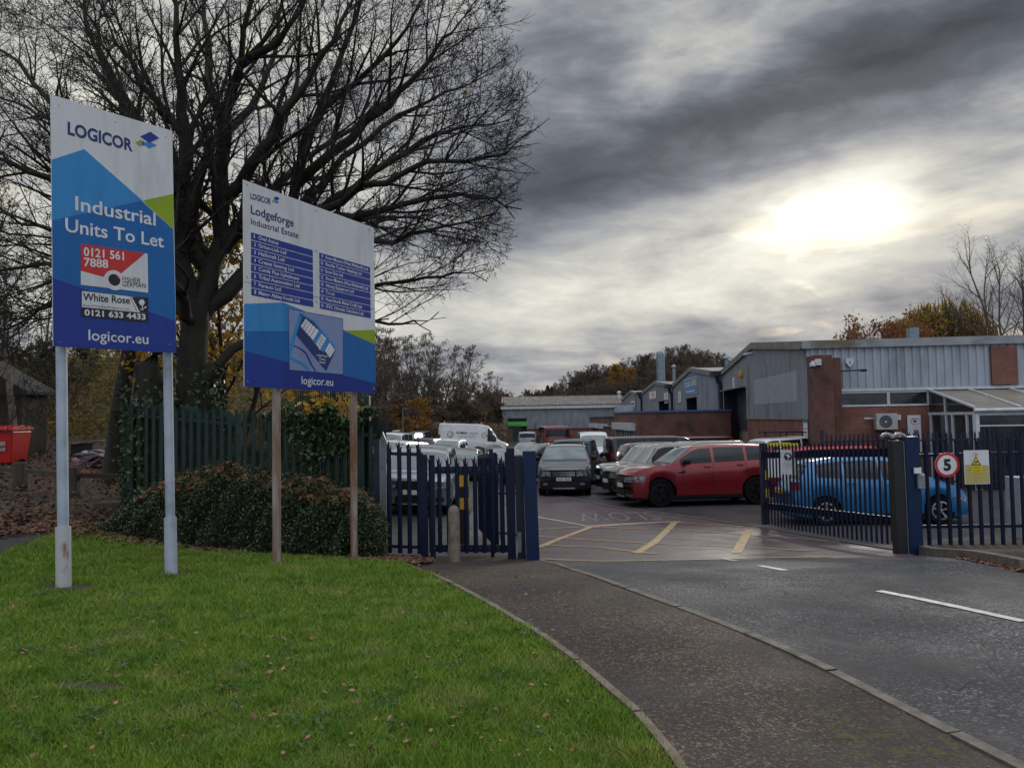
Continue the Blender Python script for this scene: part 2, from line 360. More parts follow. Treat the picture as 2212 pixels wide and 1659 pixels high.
tag(drape('dirt_track', [lawnF[-1], lawnF[-2], lawnF[-3], lawnF[-4], G(230, 1110), G(200, 1085), G(120, 1072), G(0, 1050), (-16, 14.5), (-16, 8), (-9.5, 6.4)], -.03,
          M('cinder', (.022, .020, .020), .9, c2=(.055, .045, .040), scale=14, bump=.8, bscale=50), .5), kind='structure')

def strip(mb, pts, w, off, h=0, side=0):
    """flat or raised ribbon following the ground"""
    P = []
    for i in range(len(pts) - 1):
        a, b = Vector(pts[i]), Vector(pts[i + 1]); n = max(1, int((b - a).length / .35))
        for k in range(n): P.append(a.lerp(b, k / n))
    P.append(Vector(pts[-1])); vs = []
    for i, p in enumerate(P):
        d = (P[min(i + 1, len(P) - 1)] - P[max(0, i - 1)]).normalized(); n = Vector((-d.y, d.x))
        for s in (-.5, .5):
            q = p + n * w * (s + side); z = gz(q.x, q.y) + off
            vs.append((q.x, q.y, z)); 
            if h: vs.append((q.x, q.y, z - h))
    fs = []
    st = 4 if h else 2
    for i in range(len(P) - 1):
        a = i * st; b = a + st
        if h: fs += [(a, b, b+2, a+2), (a+1, a, a+2, a+3)] if i == 0 else [(a, b, b+2, a+2)]
        else: fs.append((a, b, b+1, a+1))
        if h: fs += [(a, a+1, b+1, b), (a+2, b+2, b+3, a+3)]
    mb.add(vs, fs); return mb
def stones(pts, w, off, h, side=0, ln=.92):
    mb = MB(); acc = [Vector(pts[0])]; d_ = 0; V_ = [Vector(p) for p in pts]
    P = []
    for a, b in zip(V_, V_[1:]):
        n = max(1, int((b - a).length / .1)); P += [a.lerp(b, k / n) for k in range(n)]
    P.append(V_[-1]); cur = [P[0]]; L = 0
    for a, b in zip(P, P[1:]):
        L += (b - a).length; cur.append(b)
        if L > ln:
            cur[-1] = cur[-1].lerp(cur[-2], .16); jz = rng.uniform(-.004, .004); strip(mb, [cur[0], cur[len(cur)//2], cur[-1]], w, off + jz, h, side); cur = [b]; L = 0
    if len(cur) > 2: strip(mb, cur[::max(1, len(cur)-1)] if len(cur) < 3 else [cur[0], cur[-1]], w, off, h, side)
    return mb
tag(stones(kerbL[::-1], .078, -.010, .10).build('kerb', m_kerb), kind='structure')
tag(stones(lawnE, .05, .022, .08, -.75).build('path_edging', M('edging_stone', (.20, .145, .115), .85, c2=(.10, .075, .05), scale=8, bump=.4, bscale=50)), kind='structure')
tag(strip(MB(), KR, .14, .07, .16).build('right_kerb', m_kerb), kind='structure')
tag(strip(MB(), GK, .13, -.035, .08).build('yard_kerb', M('worn_kerb', (.10, .085, .08), .8, c2=(.05, .042, .04), scale=6)), kind='structure')
# painted markings
my = MB()
def mk(mb, pts, w): strip(mb, [G(*p) for p in pts], w, -.046 if mb is my else -.044)
mk(my, ((1172,1201),(1300,1205),(1500,1202),(1640,1198),(1790,1195)), .13)
for p, w in ((((1160,1139),(1262,1133)), .09), (((1160,1153),(1400,1168),(1620,1176),(1750,1184)), .09), (((1176,1172),(1300,1177),(1415,1190)), .09),
             (((1262,1134),(1440,1123),(1480,1125)), .16), (((1480,1125),(1640,1135)), .07), (((1280,1134),(1480,1140),(1700,1156),(1830,1165)), .08),
             (((1162,1177),(1210,1158),(1280,1132)), .15), (((1374,1189),(1410,1168),(1456,1125)), .16), (((1590,1189),(1603,1165),(1619,1138)), .17)):
    mk(my, p, w)
tag(my.build('yellow_marking', m_yel), kind='structure')
mw = MB(); mk(mw, ((1898,1267),(1990,1283),(2212,1330)), .10); mk(mw, ((1640,1214),(1695,1223)), .10); mk(mw, ((1560,1199),(1590,1204)), .09)
tag(mw.build('white_marking', m_whp), kind='structure')
mw = MB(); mk(mw, ((1156,1112),(1200,1120),(1268,1132)), .10); mk(mw, ((1268,1132),(1380,1126),(1470,1122)), .09)
tag(mw.build('give_way_marking', m_whp), kind='structure')
SLOW = True
for o in bpy.data.objects:
    if 'marking' in o.name: o.data.polygons.foreach_set('use_smooth', [True] * len(o.data.polygons))
# ---------------------------------------------------------------- lettering and signboards
def text_mesh(s, bold=0., spacing=1.):
    cu = bpy.data.curves.new('lettering', 'FONT'); cu.body = s; cu.size = 1; cu.offset = bold; cu.space_character = spacing; cu.resolution_u = 3
    o = bpy.data.objects.new('t', cu); C.objects.link(o); dg = bpy.context.evaluated_depsgraph_get(); dg.update()
    me = bpy.data.meshes.new_from_object(o.evaluated_get(dg)); V = [v.co.to_tuple() for v in me.vertices]; F = [tuple(p.vertices) for p in me.polygons]
    bpy.data.objects.remove(o); bpy.data.curves.remove(cu); bpy.data.meshes.remove(me)
    return V, F
_c = text_mesh('H')[0]; CAPH = max(v[1] for v in _c) - min(v[1] for v in _c)
def fit_text(mb, s, f, bold=0., spacing=1., skew=0):
    """f maps (a, b) with a 0..1 along the line and b 0..1 from baseline to capital height to a world point"""
    V, F = text_mesh(s, bold, spacing)
    if not V: return mb
    x0 = min(v[0] for v in V); x1 = max(v[0] for v in V)
    return mb.add([f((v[0] - x0) / (x1 - x0), v[1] / CAPH) for v in V], F)
class LB:
    """several lines of lettering, each linked as a mesh of its own"""
    def __init__(s): s.m = []
    def add(s, vs, fs): s.m.append(MB().add(vs, fs)); return s
    def build(s, name, mat, par): return [q.build(name, mat, par) for q in s.m]
def homog(src, dst):
    A = []; b = []
    for (x, y), (u, v) in zip(src, dst):
        A += [[x, y, 1, 0, 0, 0, -u*x, -u*y], [0, 0, 0, x, y, 1, -v*x, -v*y]]; b += [u, v]
    return np.append(np.linalg.solve(np.array(A, float), np.array(b, float)), 1).reshape(3, 3)
class Board:
    """flat board: bottom-left corner o, horizontal unit vector u, up vector v, face normal n; digitised in the picture's own coordinates"""
    def __init__(s, bl, br, tl, W, H, corners):
        s.o = Vector(bl); s.u = (Vector(br) - s.o).normalized(); vv = Vector(tl) - s.o
        s.v = (vv - s.u * vv.dot(s.u)).normalized(); s.n = s.u.cross(s.v)
        if s.n.y > 0: s.n = -s.n
        s.W, s.H = W, H
        s.Hm = homog(corners, [(0, H), (W, H), (W, 0), (0, 0)])
    def uv(s, p):
        q = s.Hm @ np.array([p[0], p[1], 1.]); return q[0] / q[2], q[1] / q[2]
    def P(s, u, v, off=0.): return s.o + s.u * u + s.v * v + s.n * off
    def poly(s, mb, pts, lay, clip=True):
        w = []
        for p in pts:
            u, v = s.uv(p); u = min(s.W, max(0, u)); v = min(s.H, max(0, v)); w.append(s.P(u, v, .001 * lay))
        return mb.add(w, [tuple(range(len(w)))])
    def text(s, mb, st, a, b, top, lay, bold=0., spacing=1.):
        """a, b: baseline ends, top: top of the first capital, all in picture coordinates"""
        ua, ub, ut = s.uv(a), s.uv(b), s.uv(top); h = ut[1] - ua[1]
        f = lambda x, y: s.P(ua[0] + (ub[0] - ua[0]) * x, ua[1] + (ub[1] - ua[1]) * x + h * y, .001 * lay)
        return fit_text(mb, st, f, bold, spacing)
    def slab(s, mb, t=.012):
        c = [s.P(0, 0, d) for d in (-t, 0)] ; vs = []
        for d in (-t, 0): vs += [s.P(0, 0, d), s.P(s.W, 0, d), s.P(s.W, s.H, d), s.P(0, s.H, d)]
        return mb.add(vs, [(0,1,2,3),(4,5,6,7),(0,1,5,4),(1,2,6,5),(2,3,7,6),(3,0,4,7)])
def sgn(name, c, v=.93): return M(name, c, .42, c2=tuple(x * v for x in c), scale=5, c3=tuple(x * .74 + .004 for x in c), s3=2.2, l3=.50, h3=.8, spec=.35, stretch=(2.5, 2.5, .5))
s_white = sgn('board_white', (.60, .61, .63)); s_navy = sgn('print_navy', (.012, .035, .14)); s_sky = sgn('print_sky_blue', (.030, .23, .53))
s_mid = sgn('print_mid_blue', (.006, .115, .36)); s_deep = sgn('print_deep_blue', (.012, .036, .25)); s_lime = sgn('print_lime', (.25, .36, .012))
s_red = sgn('print_red', (.52, .030, .028)); s_black = sgn('print_black', (.015, .016, .018)); s_pale = sgn('print_pale_blue', (.26, .38, .62))
s_let = sgn('print_white', (.66, .67, .70)); s_lilac = sgn('print_map', (.20, .26, .44)); s_dsky = sgn('print_sky_dark', (.022, .19, .46))

def P2(x, y, yy): return at(x, y, yy)
# tall board, 1.22 x 2.44 m on two round steel posts
B1 = Board(P2(115,748,7.30), P2(386,763,8.32), P2(101,190,7.30), 1.24, 2.44, [(253,97),(925,320),(975,1548),(288,1503)])
B2 = Board(P2(528,835,8.96), P2(815,850,11.26), P2(520,380,8.96), 2.54, 2.44, [(135,70),(1072,425),(1097,1606),(163,1558)])
def part(mb, name, mat, par): return mb.build(name, mat, par)
def logo(bd, par, blue, skyp, lime, over):
    o = MB(); bd.poly(o, lime, 3); e = o.build('emblem', s_lime, par); bd.poly(o2 := MB(), skyp, 3.6); o2.build('emblem', s_sky, par)
    bd.poly(o3 := MB(), blue, 4.4); o3.build('emblem', s_deep, par)
    if over: bd.poly(o4 := MB(), over, 4.0); o4.build('emblem', s_mid, par)
t = thing('estate_signboard', (B1.o.x, B1.o.y, gz(B1.o.x, B1.o.y)), 'tall narrow blue and white board on two pale steel posts reading Industrial Units To Let', 'signboard')
pn = B1.slab(MB()).build('board_panel', s_white, t); 
def pr(bd, par, pts, lay, mat, name='printed_area'): return bd.poly(MB(), pts, lay).build(name, mat, par)
pr(B1, t, [(262,458),(443,405),(943,862),(975,1548),(288,1503)], 1, s_mid)
pr(B1, t, [(262,458),(443,405),(770,698),(271,797)], 2, s_sky)
pr(B1, t, [(943,666),(770,698),(945,862)], 1.5, s_lime)
pr(B1, t, [(277,1117),(448,1180),(966,1368),(975,1548),(288,1503)], 2, s_deep)
pr(B1, t, [(448,406),(470,426),(485,1215),(470,1508),(448,1508)], 1.2, s_mid) if 0 else None
B1.text(MB(), 'x', (0, 0), (1, 0), (0, 1), 1)
l = LB(); B1.text(l, 'LOGICOR', (350,318), (711,425), (349,252), 3, .03); l.build('lettering', s_navy, t)
l = LB(); B1.text(l, 'Industrial', (399,740), (845,838), (396,664), 4, .014); B1.text(l, 'Units To Let', (345,858), (892,960), (343,784), 4, .014)
B1.text(l, 'logicor.eu', (485,1470), (818,1496), (482,1412), 4, .008); l.build('lettering', s_let, t)
logo(B1, t, [(749,345),(805,321),(853,357),(800,381)], [(762,382),(800,375),(842,396),(800,412)], [(724,376),(755,362),(777,380),(748,399)], [(757,376),(770,372),(778,390),(760,397)])
# agents' stickers
pr(B1, t, [(432,930),(803,992),(811,1210),(436,1159)], 5, s_white, 'sticker'); pr(B1, t, [(432,930),(790,990),(655,1103),(560,1117),(434,1080)], 5.8, s_red, 'sticker')
def disc(bd, c, r, lay, a0=0, a1=360, n=28, sx=1.):
    u0, v0 = bd.uv(c); u1, v1 = bd.uv((c[0] + r, c[1] + r * .15)); rr = abs(u1 - u0); mb = MB()
    pts = [bd.P(u0 + sx * rr * math.cos(R(a0 + (a1 - a0) * i / n)), v0 + rr * math.sin(R(a0 + (a1 - a0) * i / n)), .001 * lay) for i in range(n + (0 if a1 - a0 == 360 else 1))]
    return mb.add(pts, [tuple(range(len(pts)))])
disc(B1, (622,1137), 56, 6.2).build('sticker', s_white, t); disc(B1, (622,1135), 33, 6.8).build('emblem', s_black, t)
disc(B1, (626,1131), 26, 7.2, 0, 90).build('emblem', s_red, t)
l = LB(); B1.text(l, '0121 561', (449,996), (673,1026), (448,950), 7, .02); B1.text(l, '7888', (451,1054), (587,1068), (450,1009), 7, .02); l.build('lettering', s_let, t)
l = LB(); B1.text(l, 'FISHER', (667,1146), (768,1156), (666,1118), 7); B1.text(l, 'GERMAN', (667,1172), (796,1184), (666,1145), 7); l.build('lettering', s_black, t)
pr(B1, t, [(438,1190),(811,1237),(815,1376),(441,1337)], 5, s_black, 'sticker'); pr(B1, t, [(442,1194),(807,1241),(809,1324),(444,1284)], 5.6, s_white, 'sticker')
pr(B1, t, [(708,1228),(712,1228),(752,1312),(747,1311)], 6.3, s_red, 'sticker'); pr(B1, t, [(720,1231),(807,1241),(809,1324),(768,1318)], 6.3, s_black, 'sticker')
l = LB(); B1.text(l, 'White Rose', (449,1246), (711,1270), (447,1206), 6.6, .022); l.build('lettering', s_black, t)
l = LB(); B1.text(l, 'www.WhiteRoseProperty.co.uk', (447,1279), (709,1305), (446,1266), 6.6); l.build('lettering', M('print_plum', (.10, .03, .06), .5), t)
l = LB(); B1.text(l, '0121 633 4433', (459,1330), (799,1360), (457,1298), 6.6, .03); l.build('lettering', s_let, t)
rose = MB()
for k in range(6):
    a = k * 1.05; d0 = disc(B1, (776 + 9 * math.cos(a), 1263 + 9 * math.sin(a)), 8, 7 + .15 * k, n=12); rose.add(d0.v, d0.f)
B1.poly(rose, [(774,1272),(779,1272),(786,1308),(782,1308)], 7); B1.poly(rose, [(784,1294),(802,1284),(800,1296)], 7); B1.poly(rose, [(782,1302),(768,1296),(772,1306)], 7)
rose.build('emblem', s_let, t)
sc_ = MB()
for p in ((299,160),(610,262),(888,353),(313,800),(935,1500),(325,1480),(820,1218)):
    d0 = disc(B1, p, 4, 4.6, n=8); sc_.add(d0.v, d0.f)
sc_.build('screw', M('screw_grey', (.25, .27, .30), .5), t)
m_post = M('galvanised_post', (.36, .40, .48), .55, c2=(.27, .31, .38), scale=4, c3=(.20, .23, .26), s3=2.2, bump=.15, bscale=60)
m_sleeve = M('rusted_sleeve', (.38, .39, .40), .6, c2=(.30, .26, .18), scale=2.2, lo=.45, hi=.7, c3=(.20, .09, .03), s3=5, l3=.66, h3=.74, stretch=(1, 1, .35), bump=.2)
def post(par, bx, by, tx, ty, dep, topdep, r, sl, rs, mat, smat):
    g0 = at(bx, by, dep); top = at(tx, ty, topdep); zg = gz(g0[0], g0[1]); a = Vector((g0[0], g0[1], zg - .1)); b = Vector(top)
    MB().tube([a, b], r, 20).build('post', mat, par, sm=True)
    if sl:
        m_ = a.lerp(b, (sl + .1) / (b - a).length); MB().tube([a, m_], rs, 20).build('post_sleeve', smat, par, sm=True)
post(t, 138, 1256, 131, 560, 7.34, 7.52, .050, .56, .067, m_post, m_sleeve)
post(t, 370, 1236, 359, 560, 8.26, 8.36, .048, .59, .063, m_post, m_post)
# wide board with the tenants' list
t = thing('tenant_signboard', (B2.o.x, B2.o.y, gz(B2.o.x, B2.o.y)), 'square white and blue board listing sixteen tenants above a site map, on rusty posts', 'signboard')
B2.slab(MB()).build('board_panel', s_white, t)
pr(B2, t, [(152,968),(428,958),(560,1010),(1090,1262),(1097,1606),(163,1558)], 1, s_mid); pr(B2, t, [(152,968),(428,958),(560,1010),(600,1140),(470,1163),(156,1165)], 2, s_sky)
pr(B2, t, [(428,958),(560,1010),(600,1140),(470,1163),(432,1164)], 2.6, s_dsky)
pr(B2, t, [(1086,1156),(862,1160),(1090,1262)], 1.6, s_lime); pr(B2, t, [(160,1306),(432,1374),(432,1572),(163,1558)], 2, s_deep)
pr(B2, t, [(432,1374),(480,1386),(866,1478),(1094,1535),(1097,1606),(432,1572)], 2, sgn('print_deep_shade', (.010, .028, .21)))
pr(B2, t, [(149,806),(1084,1010),(1084,1013),(149,809)], 1, s_black, 'panel_joint')
l = LB(); B2.text(l, 'LOGICOR', (187,208), (334,252), (186,166), 3, .022); B2.text(l, 'Lodgeforge', (191,315), (500,415), (190,255), 3, .015); B2.text(l, 'Industrial Estate', (192,392), (535,498), (192,348), 3, .008); l.build('lettering', s_navy, t)
logo(B2, t, [(351,206),(374,193),(397,210),(374,225)], [(357,226),(374,222),(392,236),(374,245)], [(340,226),(352,218),(364,228),(352,238)], None)
names = ['Oval Autos', 'Orion-Link Ltd', 'Hallcraft Ltd', 'Create Seating Ltd', 'Comfy Plus Upholstery', 'Tribal Automation Ltd', 'Perauto Ltd', 'Manor Abbey Foods Ltd',
         'Avon Motors (West Midlands) Ltd', 'Neville Tucker Heating Ltd', 'Brew Den Ltd', 'Avon Motors (West Midlands) Ltd', 'Albany Equipment Ltd', 'To Let', 'Heartlands Metal Craft Ltd', 'ITEC Climatic Solutions Ltd']
def list_col(q0, q1, k0, n, wd):
    u0, vt = B2.uv(q0[0]); u1, _ = B2.uv(q0[1]); _, vb = B2.uv(q1); pit = (vt - vb) / n
    for i in range(n):
        a = vt - i * pit; b = a - pit * .88; mb = MB(); mb.add([B2.P(u0, a, .003), B2.P(u1, a, .003), B2.P(u1, b, .003), B2.P(u0, b, .003)], [(0,1,2,3)])
        st = mb.build('name_strip', s_deep, t); base = b + pit * .24; ch = pit * .47; nm = names[k0 + i]
        L1 = MB(); tx = str(k0 + i + 1); f = lambda x, y: B2.P(u0 + .045 + x * (.012 if tx == '1' else .028 if len(tx) == 1 else .044 if tx[0] == '1' else .05) - (0 if len(tx) == 1 else .02), base + ch * y, .0045); fit_text(L1, tx, f, .012)
        fit_text(L1, nm, lambda x, y: B2.P(u0 + .118 + wd * len(nm) * x, base + ch * y, .0045), .010); L1.build('lettering', s_let, st)
list_col(((194,452),(638,587)), (203,912), 0, 8, .0335); list_col(((685,601),(1047,709)), (694,1008), 8, 8, .0300)
pr(B2, t, [(468,1002),(858,1075),(863,1475),(478,1442)], 3, s_navy, 'site_map'); pr(B2, t, [(471,1006),(855,1079),(860,1471),(481,1438)], 3.8, s_lilac, 'site_map')
def mp(pts, lay, mat): pr(B2, t, pts, lay, mat, 'site_map')
mp([(545,1035),(570,1045),(490,1330),(483,1340),(480,1260)], 4.6, s_sky); mp([(545,1030),(650,1085),(806,1278),(800,1300),(655,1110),(555,1060)], 4.6, s_sky)
mp([(484,1340),(540,1372),(590,1395),(628,1445),(605,1448),(570,1410),(484,1368)], 4.6, s_sky)
mp([(508,1262),(560,1285),(600,1315),(640,1400),(672,1452),(662,1452),(628,1402),(590,1325),(552,1295),(508,1272)], 4.6, s_deep)
mp([(570,1053),(645,1095),(804,1300),(740,1450),(525,1190)], 5.4, s_navy); mp([(684,1150),(708,1180),(662,1258),(645,1240)], 6, s_sky); mp([(735,1218),(760,1245),(720,1315),(700,1300)], 6, s_sky)
def cells(q, nx_, ny_):
    mp(q, 6.2, s_let); H0 = homog([(0, 0), (1, 0), (1, 1), (0, 1)], q)
    def hh(a, b): w = H0 @ np.array([a, b, 1.]); return (w[0] / w[2], w[1] / w[2])
    for i in range(1, nx_): mp([hh(i / nx_ - .012, 0), hh(i / nx_ + .012, 0), hh(i / nx_ + .012, 1), hh(i / nx_ - .012, 1)], 6.8, s_navy)
    for j in range(1, ny_): mp([hh(0, j / ny_ - .02), hh(1, j / ny_ - .02), hh(1, j / ny_ + .02), hh(0, j / ny_ + .02)], 6.8, s_navy)
cells([(590,1075),(685,1160),(645,1230),(555,1130)], 5, 1); cells([(705,1182),(738,1218),(695,1300),(665,1255)], 2, 4); cells([(762,1245),(800,1298),(765,1355),(730,1305)], 3, 1)
l = LB(); B2.text(l, 'Lodge Forge', (671,1340), (747,1350), (671,1326), 6.4, .01); B2.text(l, 'Trading', (687,1366), (734,1374), (687,1352), 6.4, .01); B2.text(l, 'Estate', (693,1390), (733,1396), (693,1376), 6.4, .01); l.build('lettering', s_let, t)
l = LB(); B2.text(l, 'logicor.eu', (568,1540), (791,1553), (567,1484), 4, .006); l.build('lettering', s_let, t)
sc_ = MB()
for p in ((160,108),(655,298),(1040,440),(170,775),(668,955),(180,1185),(185,1520),(1078,1572),(660,592)):
    d0 = disc(B2, p, 5, 4.6, n=8); sc_.add(d0.v, d0.f)
sc_.build('screw', MATS['screw_grey'], t)
m_rust = M('rusty_white_post', (.30, .27, .235), .75, c2=(.15, .066, .028), scale=4.5, lo=.34, hi=.56, c3=(.24, .22, .22), s3=9, stretch=(1.6, 1.6, .28), bump=.3, bscale=30)
post(t, 598, 1206, 596, 640, 9.52, 9.56, .051, 0, 0, m_rust, None)
post(t, 765, 1206, 762, 660, 10.85, 10.9, .050, 0, 0, m_rust, None)

# SLOW painted for drivers leaving the yard, so it reads upside down from here
_a = G(1420, 1121); _c = G(1262, 1108); sx0, sx1 = G(1425, 1113)[0], G(1250, 1113)[0]; sy0, sy1 = G(1330, 1121)[1], G(1330, 1103)[1]
sl = MB(); fit_text(sl, 'SLOW', lambda a, b: (sx0 + (sx1 - sx0) * a, sy1 + (sy0 - sy1) * b, 0), .0, 1.15)
sl.v = [(x, y, gz(x, y) - .050) for x, y, z in sl.v]
tag(sl.build('slow_marking', M('worn_white_paint', (.135, .12, .12), .6, c2=(.062, .052, .052), scale=5, detail=9, lo=.42, hi=.62)), kind='structure')
# ---------------------------------------------------------------- fences, gates, posts
m_blue = M('navy_fence_paint', (.0018, .0052, .021), .45, c2=(.003, .008, .030), scale=4, c3=(.045, .030, .026), s3=7, l3=.66, h3=.76, spec=.3)
m_blue2 = M('navy_post_paint', (.0035, .015, .048), .42, c2=(.005, .019, .060), scale=3, c3=(.06, .06, .06), s3=6, l3=.66, h3=.76, spec=.3)
m_grn = M('green_fence_paint', (.004, .024, .017), .5, c2=(.0025, .016, .012), scale=4, c3=(.015, .03, .02), s3=6)
m_galv = M('galvanised_steel', (.16, .17, .19), .45, metal=.3, c2=(.11, .12, .13), scale=8)
m_dark = M('dark_navy', (.005, .010, .030), .5)
def pale(mb, base, u, n, z0, z1, w=.066, kind='triple'):
    """one pale: three folds, pointed head; base (x, y), u along the fence, n outwards"""
    bx, by = base
    def p(a, d, z): return (bx + u[0] * a + n[0] * d, by + u[1] * a + n[1] * d, z)
    h = w / 2; q = w * .18; t = .018; zs = z1 - (.14 if kind == 'triple' else .07)
    A = [(-h, 0), (-q, t), (q, t), (h, 0)]
    vs = [p(a, d, z0) for a, d in A] + [p(a, d, zs) for a, d in A]; fs = [(0,1,5,4),(1,2,6,5),(2,3,7,6)]
    if kind == 'triple':
        vs += [p(-h * 1.15, 0, zs + .05), p(-h * 1.7, -.015, zs + .10), p(-q * 1.3, t, zs + .06), p(q * 1.3, t, zs + .06), p(0, t, z1), p(h * 1.15, 0, zs + .05), p(h * 1.7, -.015, zs + .10)]
        fs += [(4,5,8),(5,10,9,8)[:3],(8,5,9),(5,6,11,10),(10,11,12),(6,7,13),(6,13,14)]
    else:
        vs += [p(-h * .5, t * .7, zs + .035), p(h * .5, t * .7, zs + .035), p(0, t, z1)]
        fs += [(4,5,8),(5,6,9,8),(6,7,9),(8,9,10)]
    mb.add(vs, fs)
def rail_mb(a, b, z, h=.05, off=0., gfun=gz, t=.04, nrm=None):
    ax = Vector((a[0], a[1], gfun(*a) + z)); bx = Vector((b[0], b[1], gfun(*b) + z)); d = (bx - ax).normalized(); n = Vector((-d.y, d.x, 0))
    return MB().bar(ax + n * off, bx + n * off, t, h)
def palisade(par, a, b, h, mat, pitch=.155, low=.06, rz=(.28, 1.5), kind='triple', side=-1, gfun=gz, posts=(), railh=.05, w=.066, posth=None, pm=None, jit=0):
    a = Vector(a); b = Vector(b); L = (b - a).length; u = (b - a) / L; n = Vector((-u.y, u.x)) * side; k = max(1, int(L / pitch)); mb = MB()
    r_ = random.Random(int(L * 1000))
    for i in range(k + 1):
        p = a + u * (pitch * i); z = gfun(p.x, p.y)
        if p.x * 0 + (p - a).length > L + .01: break
        q = p + n * .03 + u * r_.uniform(-.006, .006); pale(mb, (q.x, q.y), u, n, z + low, z + h + r_.uniform(-jit, jit), w, kind)
    mb.build('pale_panel', mat, par)
    for z in rz: rail_mb(a, b, z, railh, gfun=gfun).build('rail', mat, par)
    for s in posts:
        p = a + u * s; z = gfun(p.x, p.y); MB().box(p.x - .04, p.x + .04, p.y - .05, p.y + .05, z - .05, z + (posth or h - .1)).build('post', pm or mat, par)
def T(name, xy, label, cat, **k): return thing(name, (xy[0], xy[1], gz(*xy)), label, cat, **k)

FD = 12.35
def X_(px, y=FD): return (px - 1106) / FPX * y
# blue palisade between the hedge and the entrance
a = (X_(826), FD); b = (X_(912), FD); t = T('palisade_fence', a, 'short run of navy blue palisade beside the hedge and grey fence post', 'fence', group='navy blue palisade fences')
palisade(t, (a[0] + .10, a[1]), b, 1.84, m_blue, pitch=.157, w=.072, posts=(), rz=(.16, 1.62)); MB().box(b[0] - .05, b[0] + .06, FD - .04, FD + .06, gz(*b) - .1, gz(*b) + 1.62).build('post', m_blue, t)
t = T('grey_steel_post', a, 'pale grey pointed steel post where green netting meets the blue fence', 'post')
z = gz(*a); MB().prism([(a[0] - .045, z - .1), (a[0] + .045, z - .1), (a[0] + .045, z + 1.84), (a[0], z + 1.96), (a[0] - .045, z + 1.84)], 1, FD - .03, FD + .03).build('post', m_galv, t)
MB().box(a[0] - .15, a[0] - .06, FD, FD + .06, z, z + 1.84).build('backing_strip', m_dark, t)
# pedestrian gate
a = (X_(927), FD + .1); b = (X_(1103), FD - .05); t = T('pedestrian_gate', a, 'navy pedestrian gate of spiked pales behind the stubby concrete bollard', 'gate')
palisade(t, a, b, 1.62, m_blue, pitch=.143, low=.08, posts=(.02,), rz=(.14, 1.38), railh=.11, posth=1.62, w=.07)
MB().box(b[0] - .09, b[0] + .04, FD - .1, FD + .02, gz(*b) - .1, gz(*b) + 1.72).build('gate_stile', m_blue, t)
MB().box(b[0] - .36, b[0] - .30, FD + .0, FD + .08, gz(*b), gz(*b) + 1.7).build('post', m_blue, t)
# main gate posts and leaves
a = (X_(1144), 12.1); t = T('gate_post', a, 'thick navy square gate post on the left of the vehicle entrance', 'gate post')
z = gz(*a); top = at(1130, 968, 12.1); bot = at(1144, 1200, 12.1)
def lean_box(name, bx, by, tx, wz, ht, w, d, mat, par, bevel=.008):
    zb = gz(bx, by) - .1; return MB().add([(bx - w/2, by - d/2, zb), (bx + w/2, by - d/2, zb), (bx + w/2, by + d/2, zb), (bx - w/2, by + d/2, zb)] + [(bx + tx + i * w/2, by + j * d/2, zb + .1 + ht) for i, j in ((-1,-1),(1,-1),(1,1),(-1,1))], [(0,1,2,3),(4,5,6,7),(0,1,5,4),(1,2,6,5),(2,3,7,6),(3,0,4,7)]).build(name, mat, par, bevel=bevel)
lean_box('post_body', a[0], a[1], -.035, 0, 1.66, .20, .20, m_blue2, t)
MB().box(a[0] - .24, a[0] - .18, 11.95, 11.99, z + .12, z + .42).build('latch_plate', m_galv, t)
t = T('black_hinge_post', (a[0] - .30, 12.3), 'dark slim post with a small white latch plate beside the left gate post', 'post')
lean_box('post_body', a[0] - .17, 12.3, -.03, 0, 1.60, .13, .1, m_dark, t); lean_box('post_stile', a[0] - .34, 12.3, -.03, 0, 1.66, .10, .08, m_blue, t)
# left leaf swung open into the yard, seen almost edge on
a = (X_(1092, 13.0), 13.0); b = (X_(960, 17.2) , 17.2); t = T('open_gate_leaf', a, 'left entrance gate leaf of navy pales swung back, seen nearly edge on', 'gate')
def leaf(par, a, b, h, mat, side, pitch=.16, low=.16, rails=((.36, .13), (1.62, .13)), kind='spear', jit=0):
    a = Vector(a); b = Vector(b); L = (b - a).length; u = (b - a) / L; n = Vector((-u.y, u.x)) * side; mb = MB(); k = int(L / pitch)
    for i in range(1, k):
        p = a + u * (L * i / k) + n * .04; pale(mb, (p.x, p.y), u, n, gz(p.x, p.y) + low, gz(p.x, p.y) + h, .066, kind)
    mb.build('pale_panel', mat, par)
    for z, hh in rails: rail_mb(a, b, z, hh, t=.06).build('rail', mat, par)
    for p in (a, b): MB().box(p.x - .05, p.x + .05, p.y - .04, p.y + .04, gz(*p) + .12, gz(*p) + h).build('stile', mat, par)
leaf(t, (X_(1066, 13.2), 13.2), (X_(1034, 16.6), 16.6), 1.66, m_blue, 1, low=.14, pitch=.16)
# yellow-banded black post and grey rails behind it
p_ = (X_(998, 14.6), 14.6); t = T('banded_post', p_, 'black post with two yellow bands just behind the pedestrian gate', 'post'); z = gz(*p_)
MB().box(p_[0] - .095, p_[0] + .095, 14.5, 14.7, z, z + 1.42).build('post_body', M('black_plastic', (.008, .008, .010), .5), t)
m_yb = M('yellow_band', (.52, .30, .015), .5)
for zz_ in (.68, 1.10): MB().box(p_[0] - .098, p_[0] + .098, 14.495, 14.705, z + zz_, z + zz_ + .21).build('yellow_band', m_yb, t)
t = T('tubular_barrier', (X_(1085, 15.0), 15.0), 'grey tubular steel barrier of thin upright bars behind the left gate post', 'barrier')
bars = MB()
xa, xb = X_(1050, 15.4), X_(1120, 14.6)
for i in range(9):
    f = i / 8; x = xa + (xb - xa) * f; y = 15.4 - .8 * f; zz_ = gz(x, y); bars.tube([(x, y, zz_ + .05), (x, y, zz_ + 1.35)], .012, 8)
